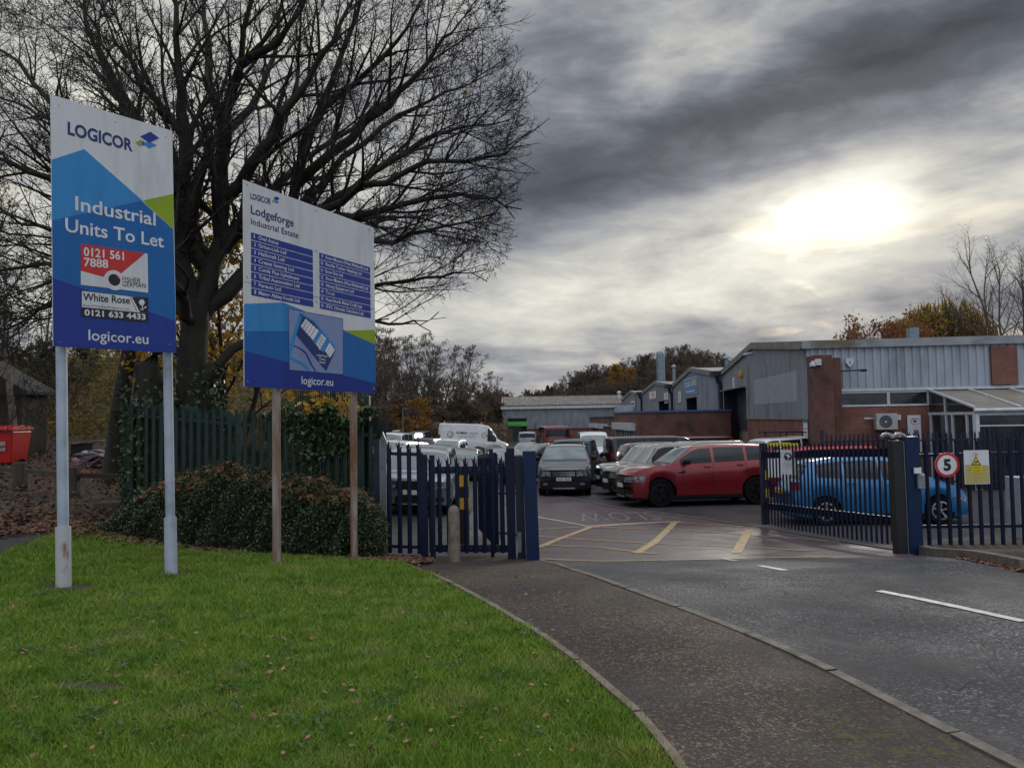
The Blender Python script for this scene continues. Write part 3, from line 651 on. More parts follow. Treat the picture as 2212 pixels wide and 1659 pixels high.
bars.build('upright_bars', m_galv, t)
for h_ in (.18, .95): MB().tube([(xa, 15.4, gz(xa, 15.4) + h_), (xb, 14.6, gz(xb, 14.6) + h_)], .032, 10).build('rail', m_galv, t, sm=True)
# concrete bollard
p_ = (X_(976, 11.95), 11.95); t = T('concrete_bollard', p_, 'round-topped weathered concrete bollard in front of the pedestrian gate', 'bollard')
m_conc = M('weathered_concrete', (.22, .185, .15), .9, c2=(.12, .10, .08), scale=7, bump=.5, bscale=60, c3=(.06, .065, .04), s3=2.5)
MB().lathe([(.0, .835), (.045, .825), (.068, .80), (.083, .76), (.088, .70), (.096, .1), (.098, -.1), (0, -.1)], (p_[0], p_[1], gz(*p_)), 24).build('bollard_body', m_conc, t, sm=True)
MB().tube([(p_[0], p_[1] - .09, gz(*p_) + .66), (p_[0], p_[1] - .08, gz(*p_) + .66)], .012, 8).build('fixing_hole', s_black, t)
# right-hand leaf, open along the yard kerb
ga, gb = at(1944, 1186, 12.6), at(1652, 1136, 17.4)
t = T('entrance_gate_leaf', (ga[0], ga[1]), 'wide right gate leaf of navy spear-topped pales standing open before the blue car', 'gate')
leaf(t, (ga[0] - .02, ga[1] + .1), (gb[0], gb[1]), 1.84, m_blue, 1, pitch=.148, low=.06, rails=((.44, .14), (1.56, .14)))
MB().box(gb[0] - .06, gb[0] + .10, gb[1] - .05, gb[1] + .05, gz(gb[0], gb[1]) + .02, gz(gb[0], gb[1]) + 1.82).build('stile', m_dark, t)
for zz_ in (.62, 1.02): MB().box(gb[0] + .02, gb[0] + .10, gb[1] - .07, gb[1] - .052, gz(gb[0], gb[1]) + zz_, gz(gb[0], gb[1]) + zz_ + .2).build('yellow_reflector', m_yb, t)
def flat_sign(name, label, cat, c, w, h, parts, n=(0, -1), t_=.006, mat=s_white, group=None):
    """small upright sign: centre c, facing n; parts: (kind, data, material) in units of its own width and height"""
    n = Vector((n[0], n[1], 0)).normalized(); u = Vector((-n.y, n.x, 0)); 
    if u.dot(Vector((1, 0, 0))) < 0: u = -u
    th = thing(name, tuple(c), label, cat, group); c = Vector(c)
    def P(a, b, o=0.): return c + u * (a * w) + Vector((0, 0, b * h)) + n * o
    vs = [P(a, b, o) for o in (-t_, 0) for a, b in ((-.5,-.5),(.5,-.5),(.5,.5),(-.5,.5))]
    MB().add(vs, [(0,1,2,3),(4,5,6,7),(0,1,5,4),(1,2,6,5),(2,3,7,6),(3,0,4,7)]).build('sign_plate', mat, th)
    for i, pt in enumerate(parts):
        k, dt, mt = pt[:3]; mb = MB(); o = .0015 + .0008 * i
        if k == 'poly': mb.add([P(a, b, o) for a, b in dt], [tuple(range(len(dt)))]); nm = 'printed_area'
        elif k == 'disc':
            cx, cy, rx, ry = dt; mb.add([P(cx + rx * math.cos(j * math.pi / 16), cy + ry * math.sin(j * math.pi / 16), o) for j in range(32)], [tuple(range(32))]); nm = 'printed_area'
        else:
            st, x0, x1, y0, y1 = dt; fit_text(mb, st, lambda a, b: P(x0 + (x1 - x0) * a, y0 + (y1 - y0) * b, o), pt[3] if len(pt) > 3 else 0); nm = 'lettering'
        mb.build(nm, mt, th)
    return th
gn = Vector((gb[1] - ga[1], -(gb[0] - ga[0]))).normalized(); gn = gn if gn.x < 0 else -gn
c = at(1714, 998, 16.0); 
flat_sign('camera_notice', 'white notice with round dark camera symbol on the right gate leaf', 'sign', (c[0] - .11, c[1], c[2]), .33, .50,
          [('disc', (0, .22, .26, .17), s_black), ('poly', [(-.17,.30),(.05,.34),(.17,.22),(.02,.15),(-.02,.20)], s_white), ('poly', [(-.12,.10),(.10,.14),(.0,.06)], s_white),
           ('text', ('CCTV in operation', -.38, .38, -.10, -.065), s_navy), ('text', ('for your safety', -.34, .34, -.19, -.16), s_navy)], n=(-.75, -.65))
c = at(1680, 1003, 18.0)
flat_sign('blank_notice', 'plain white board seen between pales behind the right gate', 'sign', c, .55, .60, [('poly', [(-.46,-.46),(.46,-.46),(.46,.46),(-.46,.46)], s_let)], n=(0, -1))
# right gate post, black slide post, keypad
p_ = G(1984, 1188); p_ = (p_[0], 12.45); rp = p_
t = T('gate_post', p_, 'thick navy square gate post right of the entrance with a grey keypad box', 'gate post'); zz_ = gz(*p_)
lean_box('post_body', p_[0] - .04, p_[1], -.01, 0, 1.80, .22, .22, m_blue2, t)
MB().box(p_[0] - .01, p_[0] + .10, p_[1] - .18, p_[1] - .13, zz_ + .98, zz_ + 1.20).build('keypad', M('keypad_grey', (.25, .26, .28), .5, c2=(.10, .10, .12), scale=30), t, bevel=.005)
MB().box(p_[0] - .06, p_[0] + .05, p_[1] - .17, p_[1] - .14, zz_ + 1.22, zz_ + 1.31).build('key_label', s_let, t)
t = T('slide_gate_column', (p_[0] - .34, p_[1]), 'black column with curved white-topped brackets between gate leaf and right post', 'column')
lean_box('column_body', p_[0] - .26, p_[1] - .02, -.01, 0, 1.74, .17, .16, M('black_column', (.008, .009, .011), .55), t)
lean_box('column_edge', p_[0] - .17, p_[1] - .10, -.01, 0, 1.72, .012, .02, m_galv, t, 0)
for dx in (-.42, -.22):
    MB().tube([(p_[0] + dx + .09 * math.cos(a_), p_[1] - .05, zz_ + 1.78 + .06 * math.sin(a_)) for a_ in [j * math.pi / 8 for j in range(9)]], .033, 10).build('roller_bracket', M('worn_bracket', (.09, .09, .10), .35, c2=(.3, .3, .3), scale=14), t, sm=True)
# right palisade with round 5 sign, then the far cabinet
a = (rp[0] + .2, 12.75); b = (13.2, 11.6); t = T('palisade_fence', a, 'navy blue palisade right of the gate carrying the 5 mph sign', 'fence', group='navy blue palisade fences')
palisade(t, a, b, 1.80, m_blue, pitch=.157, low=.05, rz=(.34, 1.50), posts=(2.2, 4.9))
c = at(2046, 1004, 12.58)
th = thing('speed_limit_sign', tuple(c), 'round white speed sign with red rim and black 5 on the right palisade', 'sign')
def ydisc(r0, r1, y, n=40): 
    mb = MB()
    if r0 == 0: mb.add([(c[0] + r1 * math.cos(2*math.pi*i/n), y, c[2] + r1 * math.sin(2*math.pi*i/n)) for i in range(n)], [tuple(range(n))])
    else:
        mb.add([(c[0] + r_ * math.cos(2*math.pi*i/n), y, c[2] + r_ * math.sin(2*math.pi*i/n)) for i in range(n) for r_ in (r0, r1)], [(2*i, 2*i+1, (2*i+3) % (2*n), (2*i+2) % (2*n)) for i in range(n)])
    return mb
MB().tube([(c[0], c[1] + .004, c[2]), (c[0], c[1], c[2])], .20, 40).build('sign_plate', s_let, th); ydisc(.158, .198, c[1] - .0025).build('red_rim', sgn('sign_red', (.55, .018, .018)), th)
fit_text(MB(), '5', lambda a_, b_: (c[0] - .062 + .124 * a_, c[1] - .0035, c[2] - .085 + .17 * b_), .045).build('numeral', s_black, th)
c = at(2110, 1009, 12.42)
flat_sign('fingertrap_warning_sign', 'white and buff rectangular notice with yellow warning triangle on the right palisade', 'sign', c, .40, .54,
          [('poly', [(-.47,-.48),(.47,-.48),(.47,.05),(-.47,.08)], sgn('notice_buff', (.42, .36, .13))), ('poly', [(-.22,.06),(.18,.06),(-.02,.33)], s_black), ('poly', [(-.17,.085),(.13,.085),(-.02,.29)], sgn('notice_yellow', (.62, .50, .01))),
           ('poly', [(-.08,.12),(.08,.15),(.03,.19),(-.06,.16)], s_black), ('poly', [(-.24,-.16),(.22,-.16),(.22,.04),(-.24,.04)], MATS['notice_yellow']), ('text', ('DANGER', -.17, .15, -.03, .01), s_black), ('text', ('Moving gate', -.18, .16, -.11, -.07), s_black),
           ('poly', [(-.11,.35),(.08,.35),(-.015,.46)], M('notice_faded', (.45, .45, .12), .5))], n=(0, -1))
t = T('steel_cabinet', (8.25, 12.3), 'pale steel gate-motor cabinet at the right edge beside the palisade', 'cabinet')
q = G(2206, 1164); MB().box(q[0] - .06, q[0] + .5, q[1] - .1, q[1] + .3, gz(*q), gz(*q) + 1.1).build('cabinet_body', M('cabinet_grey', (.30, .32, .35), .5, c2=(.22, .24, .26), scale=5), t, bevel=.01)
# navy palisade in front of the building
a = (X_(1772, 26.6), 26.6); b = (24, 25.2)
t = T('palisade_fence', a, 'tall dark navy palisade between the blue car and the brick office wall', 'fence', group='navy blue palisade fences')
palisade(t, a, b, 2.0, m_dark, pitch=.15, low=.05, rz=(.3, 1.7), posts=(0, 2.7, 5.4, 8.1, 10.8), posth=2.1)
# green palisade with netting behind the hedge
m_net = bpy.data.materials.new('green_netting'); m_net.use_nodes = True; _t = m_net.node_tree; q_ = NG(_t); _b = _t.nodes['Principled BSDF']
_b.inputs['Base Color'].default_value = (.0035, .024, .018, 1); _b.inputs['Roughness'].default_value = .7
_v = q_.n('ShaderNodeNewGeometry').outputs['Position']; _t.links.new(q_.ramp(q_.noise(_v, 2.4, 6, .7), [(.38, (.55, .55, .55)), (.56, (1, 1, 1))]), _b.inputs['Alpha'])
g0 = (-7.05, 14.1); g1 = (X_(812, 12.75), 12.75); gb_ = (-7.9, 17.5)
t = T('green_palisade_fence', g0, 'dark green palisade draped with torn netting behind the clipped hedge', 'fence')
def gfl(x, y): return .02 + (-.42 - .02) * min(1, max(0, (x + 7.05) / 4.9))
palisade(t, g0, g1, 2.06, m_grn, pitch=.158, low=.0, rz=(.35, 1.78), posts=(.1, 2.4, 4.7), gfun=gfl, w=.085, jit=.02)
palisade(t, gb_, g0, 2.0, m_grn, pitch=.158, low=.0, rz=(.35, 1.7), gfun=lambda x, y: gfl(-7.05, 0), w=.072)
net = []; nf = []; N_ = 60
for i in range(N_ + 1):
    f = i / N_; x = g0[0] + (g1[0] + .15 - g0[0]) * f; y = g0[1] + (g1[1] - g0[1]) * f + .07 + .03 * math.sin(i * 1.3)
    for j in range(12):
        g_ = j / 11; net.append((x, y + .04 * math.sin(i * .7 + j * 1.9), gfl(x, y) + .05 + g_ * (1.93 + .07 * math.sin(i * .9) + .05 * math.sin(i * 2.3))))
for i in range(N_):
    for j in range(11): nf.append((i*12+j, (i+1)*12+j, (i+1)*12+j+1, i*12+j+1))
MB().add(net, nf).build('netting', m_net, t, sm=True)
p_ = (X_(786, 13.0), 13.0); t = T('green_corner_post', p_, 'tall dark green steel corner post above the netted fence end', 'post')
MB().box(p_[0] - .09, p_[0] + .09, 12.95, 13.1, gz(*p_), 1.6 + (908 - 853) / 128.5).build('post', m_grn, t, bevel=.008)
t = T('green_palisade_fence', (X_(700, 17), 17), 'second green palisade running away behind the corner post, above the ivy', 'fence')
palisade(t, (X_(640, 19), 19), (X_(782, 15), 15), 2.75, m_grn, pitch=.155, low=0, rz=(2.3,), gfun=lambda x, y: -.25)
# far boundary palisade across the back of the yard
t = T('boundary_palisade', (-12, 88), 'long low green palisade across the back of the car park under the trees', 'fence')
palisade(t, (-17.5, 84), (1, 96), 2.4, M('far_green', (.012, .05, .035), .6), pitch=.3, low=0, rz=(.4, 2.0), w=.16, gfun=lambda x, y: -1.5)
# knee rail of old posts on the left
t = thing('knee_rail', (G(155, 1060)[0], G(155, 1060)[1], .1), 'low weathered timber knee rail with stubby posts at the leaf-strewn bank', 'fence')
m_wood = M('old_wood', (.075, .062, .045), .9, c2=(.04, .035, .025), scale=5, stretch=(1, 1, .3), bump=.5, bscale=25)
kp = [G(43, 1050), G(157, 1062), G(274, 1064), G(-75, 1042)]
kp.sort()
for p_ in kp: MB().box(p_[0] - .13, p_[0] + .13, p_[1] - .1, p_[1] + .1, gz(*p_) - .1, gz(*p_) + .55).build('post', m_wood, t, bevel=.02)
for i in range(3): MB().bar((kp[i][0], kp[i][1] + .02, gz(*kp[i]) + .36), (kp[i+1][0], kp[i+1][1] + .02, gz(*kp[i+1]) + .36), .09, .11).build('rail', m_wood, t)

# bolts through the pales of the pedestrian gate
bo = MB()
for i in range(9):
    x = X_(935) + i * .143
    for z_ in (.16, 1.40): bo.box(x - .006, x + .006, FD - .045, FD - .03, gz(x, FD) + z_ - .006, gz(x, FD) + z_ + .006)
bo.build('bolt_heads', m_galv, bpy.data.objects['pedestrian_gate'])
# ---------------------------------------------------------------- industrial units
m_clad = M('grey_cladding', (.235, .25, .285), .55, c2=(.17, .185, .21), scale=2.2, c3=(.12, .125, .12), s3=.7, stretch=(1, 1, .35), metal=.0)
m_clad2 = M('pale_cladding', (.33, .37, .43), .55, c2=(.26, .29, .34), scale=2.2, c3=(.20, .22, .24), s3=.8, stretch=(1, 1, .3))
m_cladr = M('repainted_cladding', (.33, .38, .42), .5, c2=(.28, .32, .36), scale=2.5)
m_brick = brick('red_brick', (.20, .058, .034), (.14, .040, .026), (.22, .175, .145))
m_brickd = brick('stained_brick', (.15, .045, .03), (.10, .032, .024), (.17, .135, .115), stain=(.025, .018, .016))
m_asb = M('fibre_cement', (.22, .21, .20), .85, c2=(.13, .125, .12), scale=2.5, detail=8, c3=(.07, .08, .05), s3=3, bump=.3, bscale=30)
m_roof = M('roof_sheet', (.19, .18, .165), .8, c2=(.11, .10, .09), scale=1.5, c3=(.08, .085, .05), s3=2)
m_wfr = M('white_frame', (.55, .57, .60), .45, c2=(.42, .44, .46), scale=3)
m_glass = bpy.data.materials.new('window_glass'); m_glass.use_nodes = True; _b = m_glass.node_tree.nodes['Principled BSDF']
_q = NG(m_glass.node_tree); _v = _q.n('ShaderNodeNewGeometry').outputs['Position']
m_glass.node_tree.links.new(_q.ramp(_q.noise(_v, 2.0, 3), [(.4, (.012, .016, .020)), (.6, (.035, .04, .042))]), _b.inputs['Base Color']); _b.inputs['Roughness'].default_value = .08
m_void = M('dark_interior', (.006, .007, .010), .9)
m_shut = M('shutter_grey', (.11, .12, .14), .45, c2=(.075, .08, .095), scale=4, metal=.3)
m_blk = M('black_gutter', (.010, .011, .014), .6)
def corr(P0, P1, zb, zt, pitch, dep, n, cuts=()):
    """profiled sheet from P0 to P1; zb, zt functions of 0..1; n outward"""
    P0 = Vector(P0); P1 = Vector(P1); L = (P1 - P0).length; mb = MB(); ss = []
    k = int(L / pitch)
    for i in range(k + 1):
        for o, d in ((0, 0), (.42, 0), (.52, 1), (.90, 1)):
            s = (i + o) * pitch / L
            if s <= 1.0: ss.append((s, d))
    for c in cuts: ss.append((c, 0))
    ss.append((1.0, 0)); ss.sort(); vs = []
    for s, d in ss:
        p = P0.lerp(P1, s) + Vector(n) * dep * d; vs += [(p.x, p.y, zb(s)), (p.x, p.y, zt(s))]
    return mb.add(vs, [(2*i, 2*i+2, 2*i+3, 2*i+1) for i in range(len(ss) - 1)])
def wallbox(P0, P1, z0, z1, th, n):
    P0 = Vector(P0); P1 = Vector(P1); n = Vector(n); q = [P0, P1, P1 - n * th, P0 - n * th]
    return MB().prism([(p.x, p.y) for p in q], 2, z0, z1)
def unit(A, Bp, ze, zr, depth, label, clad_z, brick_top, door, mt, extra=None, group='gabled industrial units', fpitch=.17, side=False):
    """gable front from A (near) to Bp (far); ze eave, zr ridge; building runs back to the right"""
    A = Vector(A); Bp = Vector(Bp); u = (Bp - A).normalized(); n = Vector((-u.y, u.x)); n = n if n.x < 0 else -n; L = (Bp - A).length
    t = thing('industrial_unit', (A.x, A.y, gz(*A)), label, 'building', group)
    zt = lambda s: ze + (zr - ze) * (1 - abs(2 * s - 1)) - .04
    gb = min(gz(*A), gz(*Bp)) - .3
    if door:
        s0, s1, zd = door; D0 = A.lerp(Bp, s0); D1 = A.lerp(Bp, s1)
        corr(A, D0, lambda s: clad_z, lambda s: zt(s * s0), fpitch, .035, n, ((.5 / s0,) if s0 > .5 else ())).build('cladding', mt, t)
        corr(D0, D1, lambda s: zd, lambda s: zt(s0 + s * (s1 - s0)), fpitch, .035, n, (((.5 - s0) / (s1 - s0),) if s0 < .5 < s1 else ())).build('cladding', mt, t)
        if s1 < .99: corr(D1, Bp, lambda s: clad_z, lambda s: zt(s1 + s * (1 - s1)), fpitch, .035, n).build('cladding', mt, t)
        wallbox(A, D0, gb, brick_top, .25, n).build('brick_base', m_brick, t)
        rc = .9; a0 = D0 - n * rc; a1 = D1 - n * rc
        MB().add([(D0.x, D0.y, gb), (a0.x, a0.y, gb), (a0.x, a0.y, zd), (D0.x, D0.y, zd), (D1.x, D1.y, gb), (a1.x, a1.y, gb), (a1.x, a1.y, zd), (D1.x, D1.y, zd)], [(0,1,2,3),(4,5,6,7),(3,2,6,7)]).build('door_reveal', m_dark, t)
        sh = MB(); zz_ = zd; zlow_ = gb + 2.4
        vs = []; 
        while zz_ > zlow_:
            for dd, dz in ((0, 0), (.03, -.04), (.03, -.08)): q = -n * (rc - .05 - dd); vs += [(D0.x + q.x, D0.y + q.y, zz_ + dz), (D1.x + q.x, D1.y + q.y, zz_ + dz)]
            zz_ -= .11
        sh.add(vs, [(2*i, 2*i+1, 2*i+3, 2*i+2) for i in range(len(vs)//2 - 1)]).build('roller_shutter', m_shut, t)
        q = -n * (rc - .02); MB().add([(D0.x + q.x, D0.y + q.y, gb), (D1.x + q.x, D1.y + q.y, gb), (D1.x + q.x, D1.y + q.y, zlow_), (D0.x + q.x, D0.y + q.y, zlow_)], [(0,1,2,3)]).build('doorway_infill', M('beige_panel', (.26, .24, .20), .8), t)
        q = n * .25; MB().prism([(D0.x, D0.y), (D1.x, D1.y), (D1.x + q.x, D1.y + q.y), (D0.x + q.x, D0.y + q.y)], 2, zd, zd + .06).build('door_canopy', m_asb, t)
    else:
        corr(A, Bp, lambda s: clad_z, zt, fpitch, .035, n, (.5,)).build('cladding', mt, t); wallbox(A, Bp, gb, brick_top, .25, n).build('brick_base', m_brick, t)
    back = -n * depth; ov = n * .12; M0 = A.lerp(Bp, .5)
    def pt(p, z, o=0): return (p.x + o * n.x, p.y + o * n.y, z)
    Ab, Mb, Bb = A + back, M0 + back, Bp + back; e = u * .15
    MB().add([pt(A - e, ze), pt(A - e, ze + .05), pt(M0, zr + .05), pt(M0, zr), pt(Ab - e, ze), pt(Ab - e, ze + .05), pt(Mb, zr + .05), pt(Mb, zr), pt(Bp, ze), pt(Bp, ze + .05), pt(Bb, ze), pt(Bb, ze + .05)],
             [(1,2,6,5),(0,3,7,4),(2,9,11,6),(3,8,10,7),(0,1,2,3),(3,2,9,8),(4,5,6,7)]).build('roof', m_roof, t)
    vf = MB()
    for p, q, z0, z1 in ((A - e, M0, ze - .05, zr - .0), (M0, Bp, zr - .0, ze - .05)):
        vf.add([pt(p, z0 - .24, .10), pt(q, z1 - .24, .10), pt(q, z1 + .10, .10), pt(p, z0 + .10, .10), pt(p, z0 - .24, .14), pt(q, z1 - .24, .14), pt(q, z1 + .10, .14), pt(p, z0 + .10, .14), pt(p, z0+.1, -.2), pt(q, z1+.1, -.2)],
               [(4,5,6,7),(0,4,7,3),(1,2,6,5),(0,1,5,4),(7,6,9,8)])
    vf.build('verge_fascia', m_asb, t)
    # hidden flank walls so the block is solid
    MB().add([pt(Bp, gb), pt(Bb, gb), pt(Bb, ze), pt(Bp, ze)], [(0,1,2,3)]).build('flank_wall', mt, t)
    if not side: MB().add([pt(A, gb), pt(Ab, gb), pt(Ab, ze), pt(A, ze)], [(0,1,2,3)]).build('flank_wall', mt, t)
    MB().add([pt(Ab, gb), pt(Bb, gb), pt(Bb, ze), pt(Mb, zr), pt(Ab, ze)], [(0,1,2,3,4)]).build('rear_wall', mt, t)
    return t, u, n
C1 = (11.85, 31.0); C2 = (13.86, 51.0)
t1, u1, n1 = unit(C1, C2, 4.46, 5.33, 34, 'nearest grey clad industrial unit with brick corner pier and roller shutter numbered 1', 1.42, 1.40, (.607, .975, 3.15), m_clad, side=True)
su = Vector((-n1.x, -n1.y)); sn = Vector((-u1.x, -u1.y))      # along the road-facing wall, and its outward normal
def S(L, o=0., z=0.): p = Vector(C1) + su * L + sn * o; return (p.x, p.y, z)
def S2(L, o=0.): return S(L, o)[:2]
# repainted patch on the gable sheeting
def gpt(s, o): p = Vector(C1).lerp(Vector(C2), s) + n1 * o; return (p.x, p.y)
def s_at(px): r = (px - 1106) / FPX; return (11.85 - r * 31) / (r * 20 - 2.01)
sa, sb = s_at(1724), s_at(1631)
corr(gpt(sa, .004), gpt(sb, .004), lambda s: 2.13 , lambda s: 3.42, .17, .035, n1).build('repainted_patch', m_cladr, t1)
MB().prism([gpt(0, .05), gpt(.607, .05), gpt(.607, .0), gpt(0, .0)], 2, 1.36, 1.44).build('cladding_trim', m_asb, t1)
# road-facing wall
corr(S2(0, .0), S2(14, .0), lambda s: 2.52, lambda s: 4.28, .30, .05, sn).build('side_cladding', m_clad2, t1)
wallbox(S2(0), S2(34), -1.6, 1.84, .25, sn).build('brick_wall', m_brick, t1)
wallbox(S2(4.62, -.02), S2(34, -.02), 1.84, 2.5, .2, sn).build('upper_brick', m_brick, t1)
wallbox(S2(-.2, .16), S2(34, .16), 4.20, 4.52, .05, sn).build('eaves_fascia', M('weathered_fascia', (.27, .28, .30), .7, c2=(.17, .18, .19), scale=1.2, detail=8, c3=(.12, .11, .07), s3=.6), t1)
wallbox(S2(-.2, .11), S2(34, .11), 4.20, 4.26, .3, sn).build('soffit', m_blk, t1)
wallbox(S2(1.2, .06), S2(14, .06), 2.46, 2.56, .05, sn).build('cladding_trim', m_wfr, t1)
def window(par, L0, L1, z0, z1, n=1, fr=.06, o=.02, mid=False):
    w = wallbox(S2(L0, o - .06), S2(L1, o - .06), z0, z1, .03, sn).build('window', m_glass, par)
    f = MB()
    for a, b, c, d in ((L0, L1, z0 - .01, z0 + fr), (L0, L1, z1 - fr, z1 + .01)): f.v; q = wallbox(S2(a, o), S2(b, o), c, d, .08, sn); f.add(q.v, q.f)
    for i in range(n + 1):
        x = L0 + (L1 - L0) * i / n; q = wallbox(S2(x - fr / 2, o + .003), S2(x + fr / 2, o + .003), z0, z1, .08, sn); f.add(q.v, q.f)
    o_ = f.build('window_frame', m_wfr, w)
    return w
window(t1, 1.22, 3.06, 1.86, 2.44); window(t1, 3.10, 4.58, 1.86, 2.44)
wallbox(S2(.0, .9), S2(.72, .9), -1.6, 3.88, 1.05, sn).build('brick_pier', m_brickd, t1)
wallbox(S2(.72, .35), S2(1.2, .35), -1.6, 3.80, .5, sn).build('brick_pier', m_brickd, t1)
wallbox(S2(6.95, .14), S2(7.9, .14), 2.62, 4.12, .3, sn).build('brick_panel', m_brick, t1)
wallbox(S2(1.6, .004), S2(2.35, .004), .95, 1.42, .02, sn).build('mortar_patch', brick('repointed_brick', (.22, .07, .045), (.17, .055, .04), (.34, .25, .21)), t1)
# lean-to conservatory entrance
cv = thing('glazed_porch', S(4.6, 3.6, -1.1), 'white framed lean-to conservatory entrance with translucent sloping roof on the near unit', 'porch')
m_poly = M('polycarbonate', (.24, .23, .18), .35, c2=(.17, .15, .11), scale=1.2, c3=(.10, .09, .07), s3=1.6, stretch=(1, .4, 1))
def Sq(pts): return [S(*p) for p in pts]
MB().add(Sq([(4.6, .05, 2.42), (12, .05, 2.42), (12, 3.65, 1.68), (4.6, 3.65, 1.68), (4.6, .05, 2.39), (12, .05, 2.39), (12, 3.65, 1.65), (4.6, 3.65, 1.65)]), [(0,1,2,3),(4,5,6,7),(0,3,7,4),(2,3,7,6)]).build('roof_panel', m_poly, cv)
for L_ in (4.6, 6.1, 7.6, 9.1, 10.6): MB().bar(S(L_, .05, 2.46), S(L_, 3.66, 1.72), .07, .07).build('glazing_bar', m_wfr, cv)
MB().tube([S(4.55, 3.72, 1.62), S(12, 3.72, 1.62)], .065, 10).build('gutter', m_wfr, cv, sm=True)
MB().bar(S(4.6, 0, 1.52), S(4.6, 3.6, 1.52), .08, .10).build('head_rail', m_wfr, cv); MB().bar(S(4.6, 3.6, 1.50), S(12, 3.6, 1.50), .08, .12).build('head_rail', m_wfr, cv)
MB().add(Sq([(4.62, 0, 1.5), (4.62, 3.6, 1.5), (4.62, 3.6, 1.7), (4.62, 0, 2.4)]), [(0,1,2,3)]).build('gable_glass', m_glass, cv)
MB().bar(S(4.6, 1.4, 1.5), S(4.6, 1.4, 2.15), .06).build('mullion', m_wfr, cv)
MB().add(Sq([(4.62, .2, -1.3), (4.62, 3.5, -1.3), (4.62, 3.5, 1.48), (4.62, .2, 1.48)]), [(0,1,2,3)]).build('side_glass', m_glass, cv)
for y_ in (.15, 1.5, 2.0, 3.1, 3.6): MB().bar(S(4.6, y_, -1.3), S(4.6, y_, 1.5), .09).build('door_frame', m_wfr, cv)
MB().add(Sq([(4.7, 3.58, -1.3), (12, 3.58, -1.3), (12, 3.58, 1.46), (4.7, 3.58, 1.46)]), [(0,1,2,3)]).build('front_glass', m_glass, cv)
for L_ in (4.66, 6.35, 8.0, 9.7): MB().bar(S(L_, 3.62, -1.3), S(L_, 3.62, 1.48), .13).build('mullion', m_wfr, cv)
MB().bar(S(4.7, 3.63, 1.08), S(12, 3.63, 1.08), .05).build('transom', m_wfr, cv)
# fittings fixed on the near unit
ac = thing('air_conditioning_unit', S(2.85, .35, 1.25), 'white outdoor air conditioning unit with round fan grille on the brick wall', 'air conditioner')
wallbox(S2(2.45, .42), S2(3.25, .42), .93, 1.56, .32, sn).build('casing', M('casing_cream', (.40, .40, .40), .5, c2=(.33, .33, .33), scale=4), ac, bevel=.01)
def sdisc(L, z, o, r, n=28): return MB().add([S(L + r * math.cos(6.2832*i/n), o, z + r * math.sin(6.2832*i/n)) for i in range(n)], [tuple(range(n))])
sdisc(2.80, 1.24, .425, .25).build('fan_grille', m_shut, ac); sdisc(2.80, 1.24, .430, .045).build('fan_hub', m_wfr, ac)
rg = MB()
for i in range(14): a_ = i * math.pi / 7; rg.bar(S(2.80 + .04 * math.cos(a_), .428, 1.24 + .04 * math.sin(a_)), S(2.80 + .25 * math.cos(a_), .428, 1.24 + .25 * math.sin(a_)), .007)
rg.build('fan_guard', m_blk, ac); MB().bar(S(2.1, .1, 1.38), S(2.45, .1, 1.38), .06).build('pipe_cover', m_wfr, ac); wallbox(S2(3.27, .3), S2(3.42, .3), 1.30, 1.50, .2, sn).build('isolator', m_wfr, ac)
nn = (sn.x, sn.y)
flat_sign('swoosh_logo_sign', 'tall white panel with blue and red oval emblem left of the glazed porch', 'sign', S(4.0, .06, .75), .50, 1.45,
          [('disc', (.08, .33, .36, .09), s_mid), ('disc', (.10, .325, .33, .068), s_let), ('disc', (.05, .335, .17, .040), s_red)], n=nn)
tt = bpy.data.objects['swoosh_logo_sign']; lt = MB(); fit_text(lt, 'time', lambda a_, b_: S(4.0 + .13 - .24 * b_ , .07, .28 + .62 * a_), .02); lt.build('lettering', s_black, tt)
al = thing('alarm_box', S(1.55, .1, 3.6), 'white shield-shaped alarm box on the pale cladding beside the brick pier', 'alarm box')
MB(Matrix(((su.x, sn.x, 0, S(1.62)[0]), (su.y, sn.y, 0, S(1.62)[1]), (0, 0, 1, 3.62), (0, 0, 0, 1)))).prism([(-.16,.16),(.16,.16),(.15,-.02),(0,-.2),(-.15,-.02)], 1, .05, .14).build('casing', m_wfr, al)
MB(Matrix(((su.x, sn.x, 0, S(1.62)[0]), (su.y, sn.y, 0, S(1.62)[1]), (0, 0, 1, 3.62), (0, 0, 0, 1)))).prism([(-.03,.04),(.03,.04),(.02,-.08),(0,-.1)], 1, .14, .145).build('emblem', s_deep, al)
fl = thing('floodlight_arm', S(1.2, .3, 3.28), 'black floodlight on a horizontal arm jutting from the brick pier', 'lamp')
MB().tube([S(1.15, .3, 3.26), S(1.95, .5, 3.28)], .03, 8).build('arm', m_blk, fl); MB().lathe([(0, -.06), (.12, -.05), (.16, 0), (.10, .04), (0, .05)], S(2.0, .5, 3.27), 16).build('lamp_head', m_blk, fl, sm=True)
cm = thing('security_camera', S(.1, 1.0, 3.5), 'white dome security camera bracketed to the top of the brick pier', 'security camera')
wallbox(S2(.05, 1.0), S2(.28, 1.0), 3.48, 3.72, .1, sn).build('mounting_box', m_wfr, cm); MB().bar(S(.05, 1.0, 3.62), S(-.12, 1.15, 3.60), .08).build('bracket', m_wfr, cm)
MB().lathe([(0, .1), (.09, .08), (.11, 0), (.10, -.06)], S(-.12, 1.2, 3.48), 16).build('dome_housing', m_wfr, cm, sm=True); MB().lathe([(.09, -.06), (.07, -.12), (0, -.15)], S(-.12, 1.2, 3.48), 16).build('dome_lens', m_blk, cm, sm=True)
g1n = (n1.x, n1.y)
def gz3(px, z, o=.06): s = s_at(px); p = gpt(s, o); return (p[0], p[1], z)
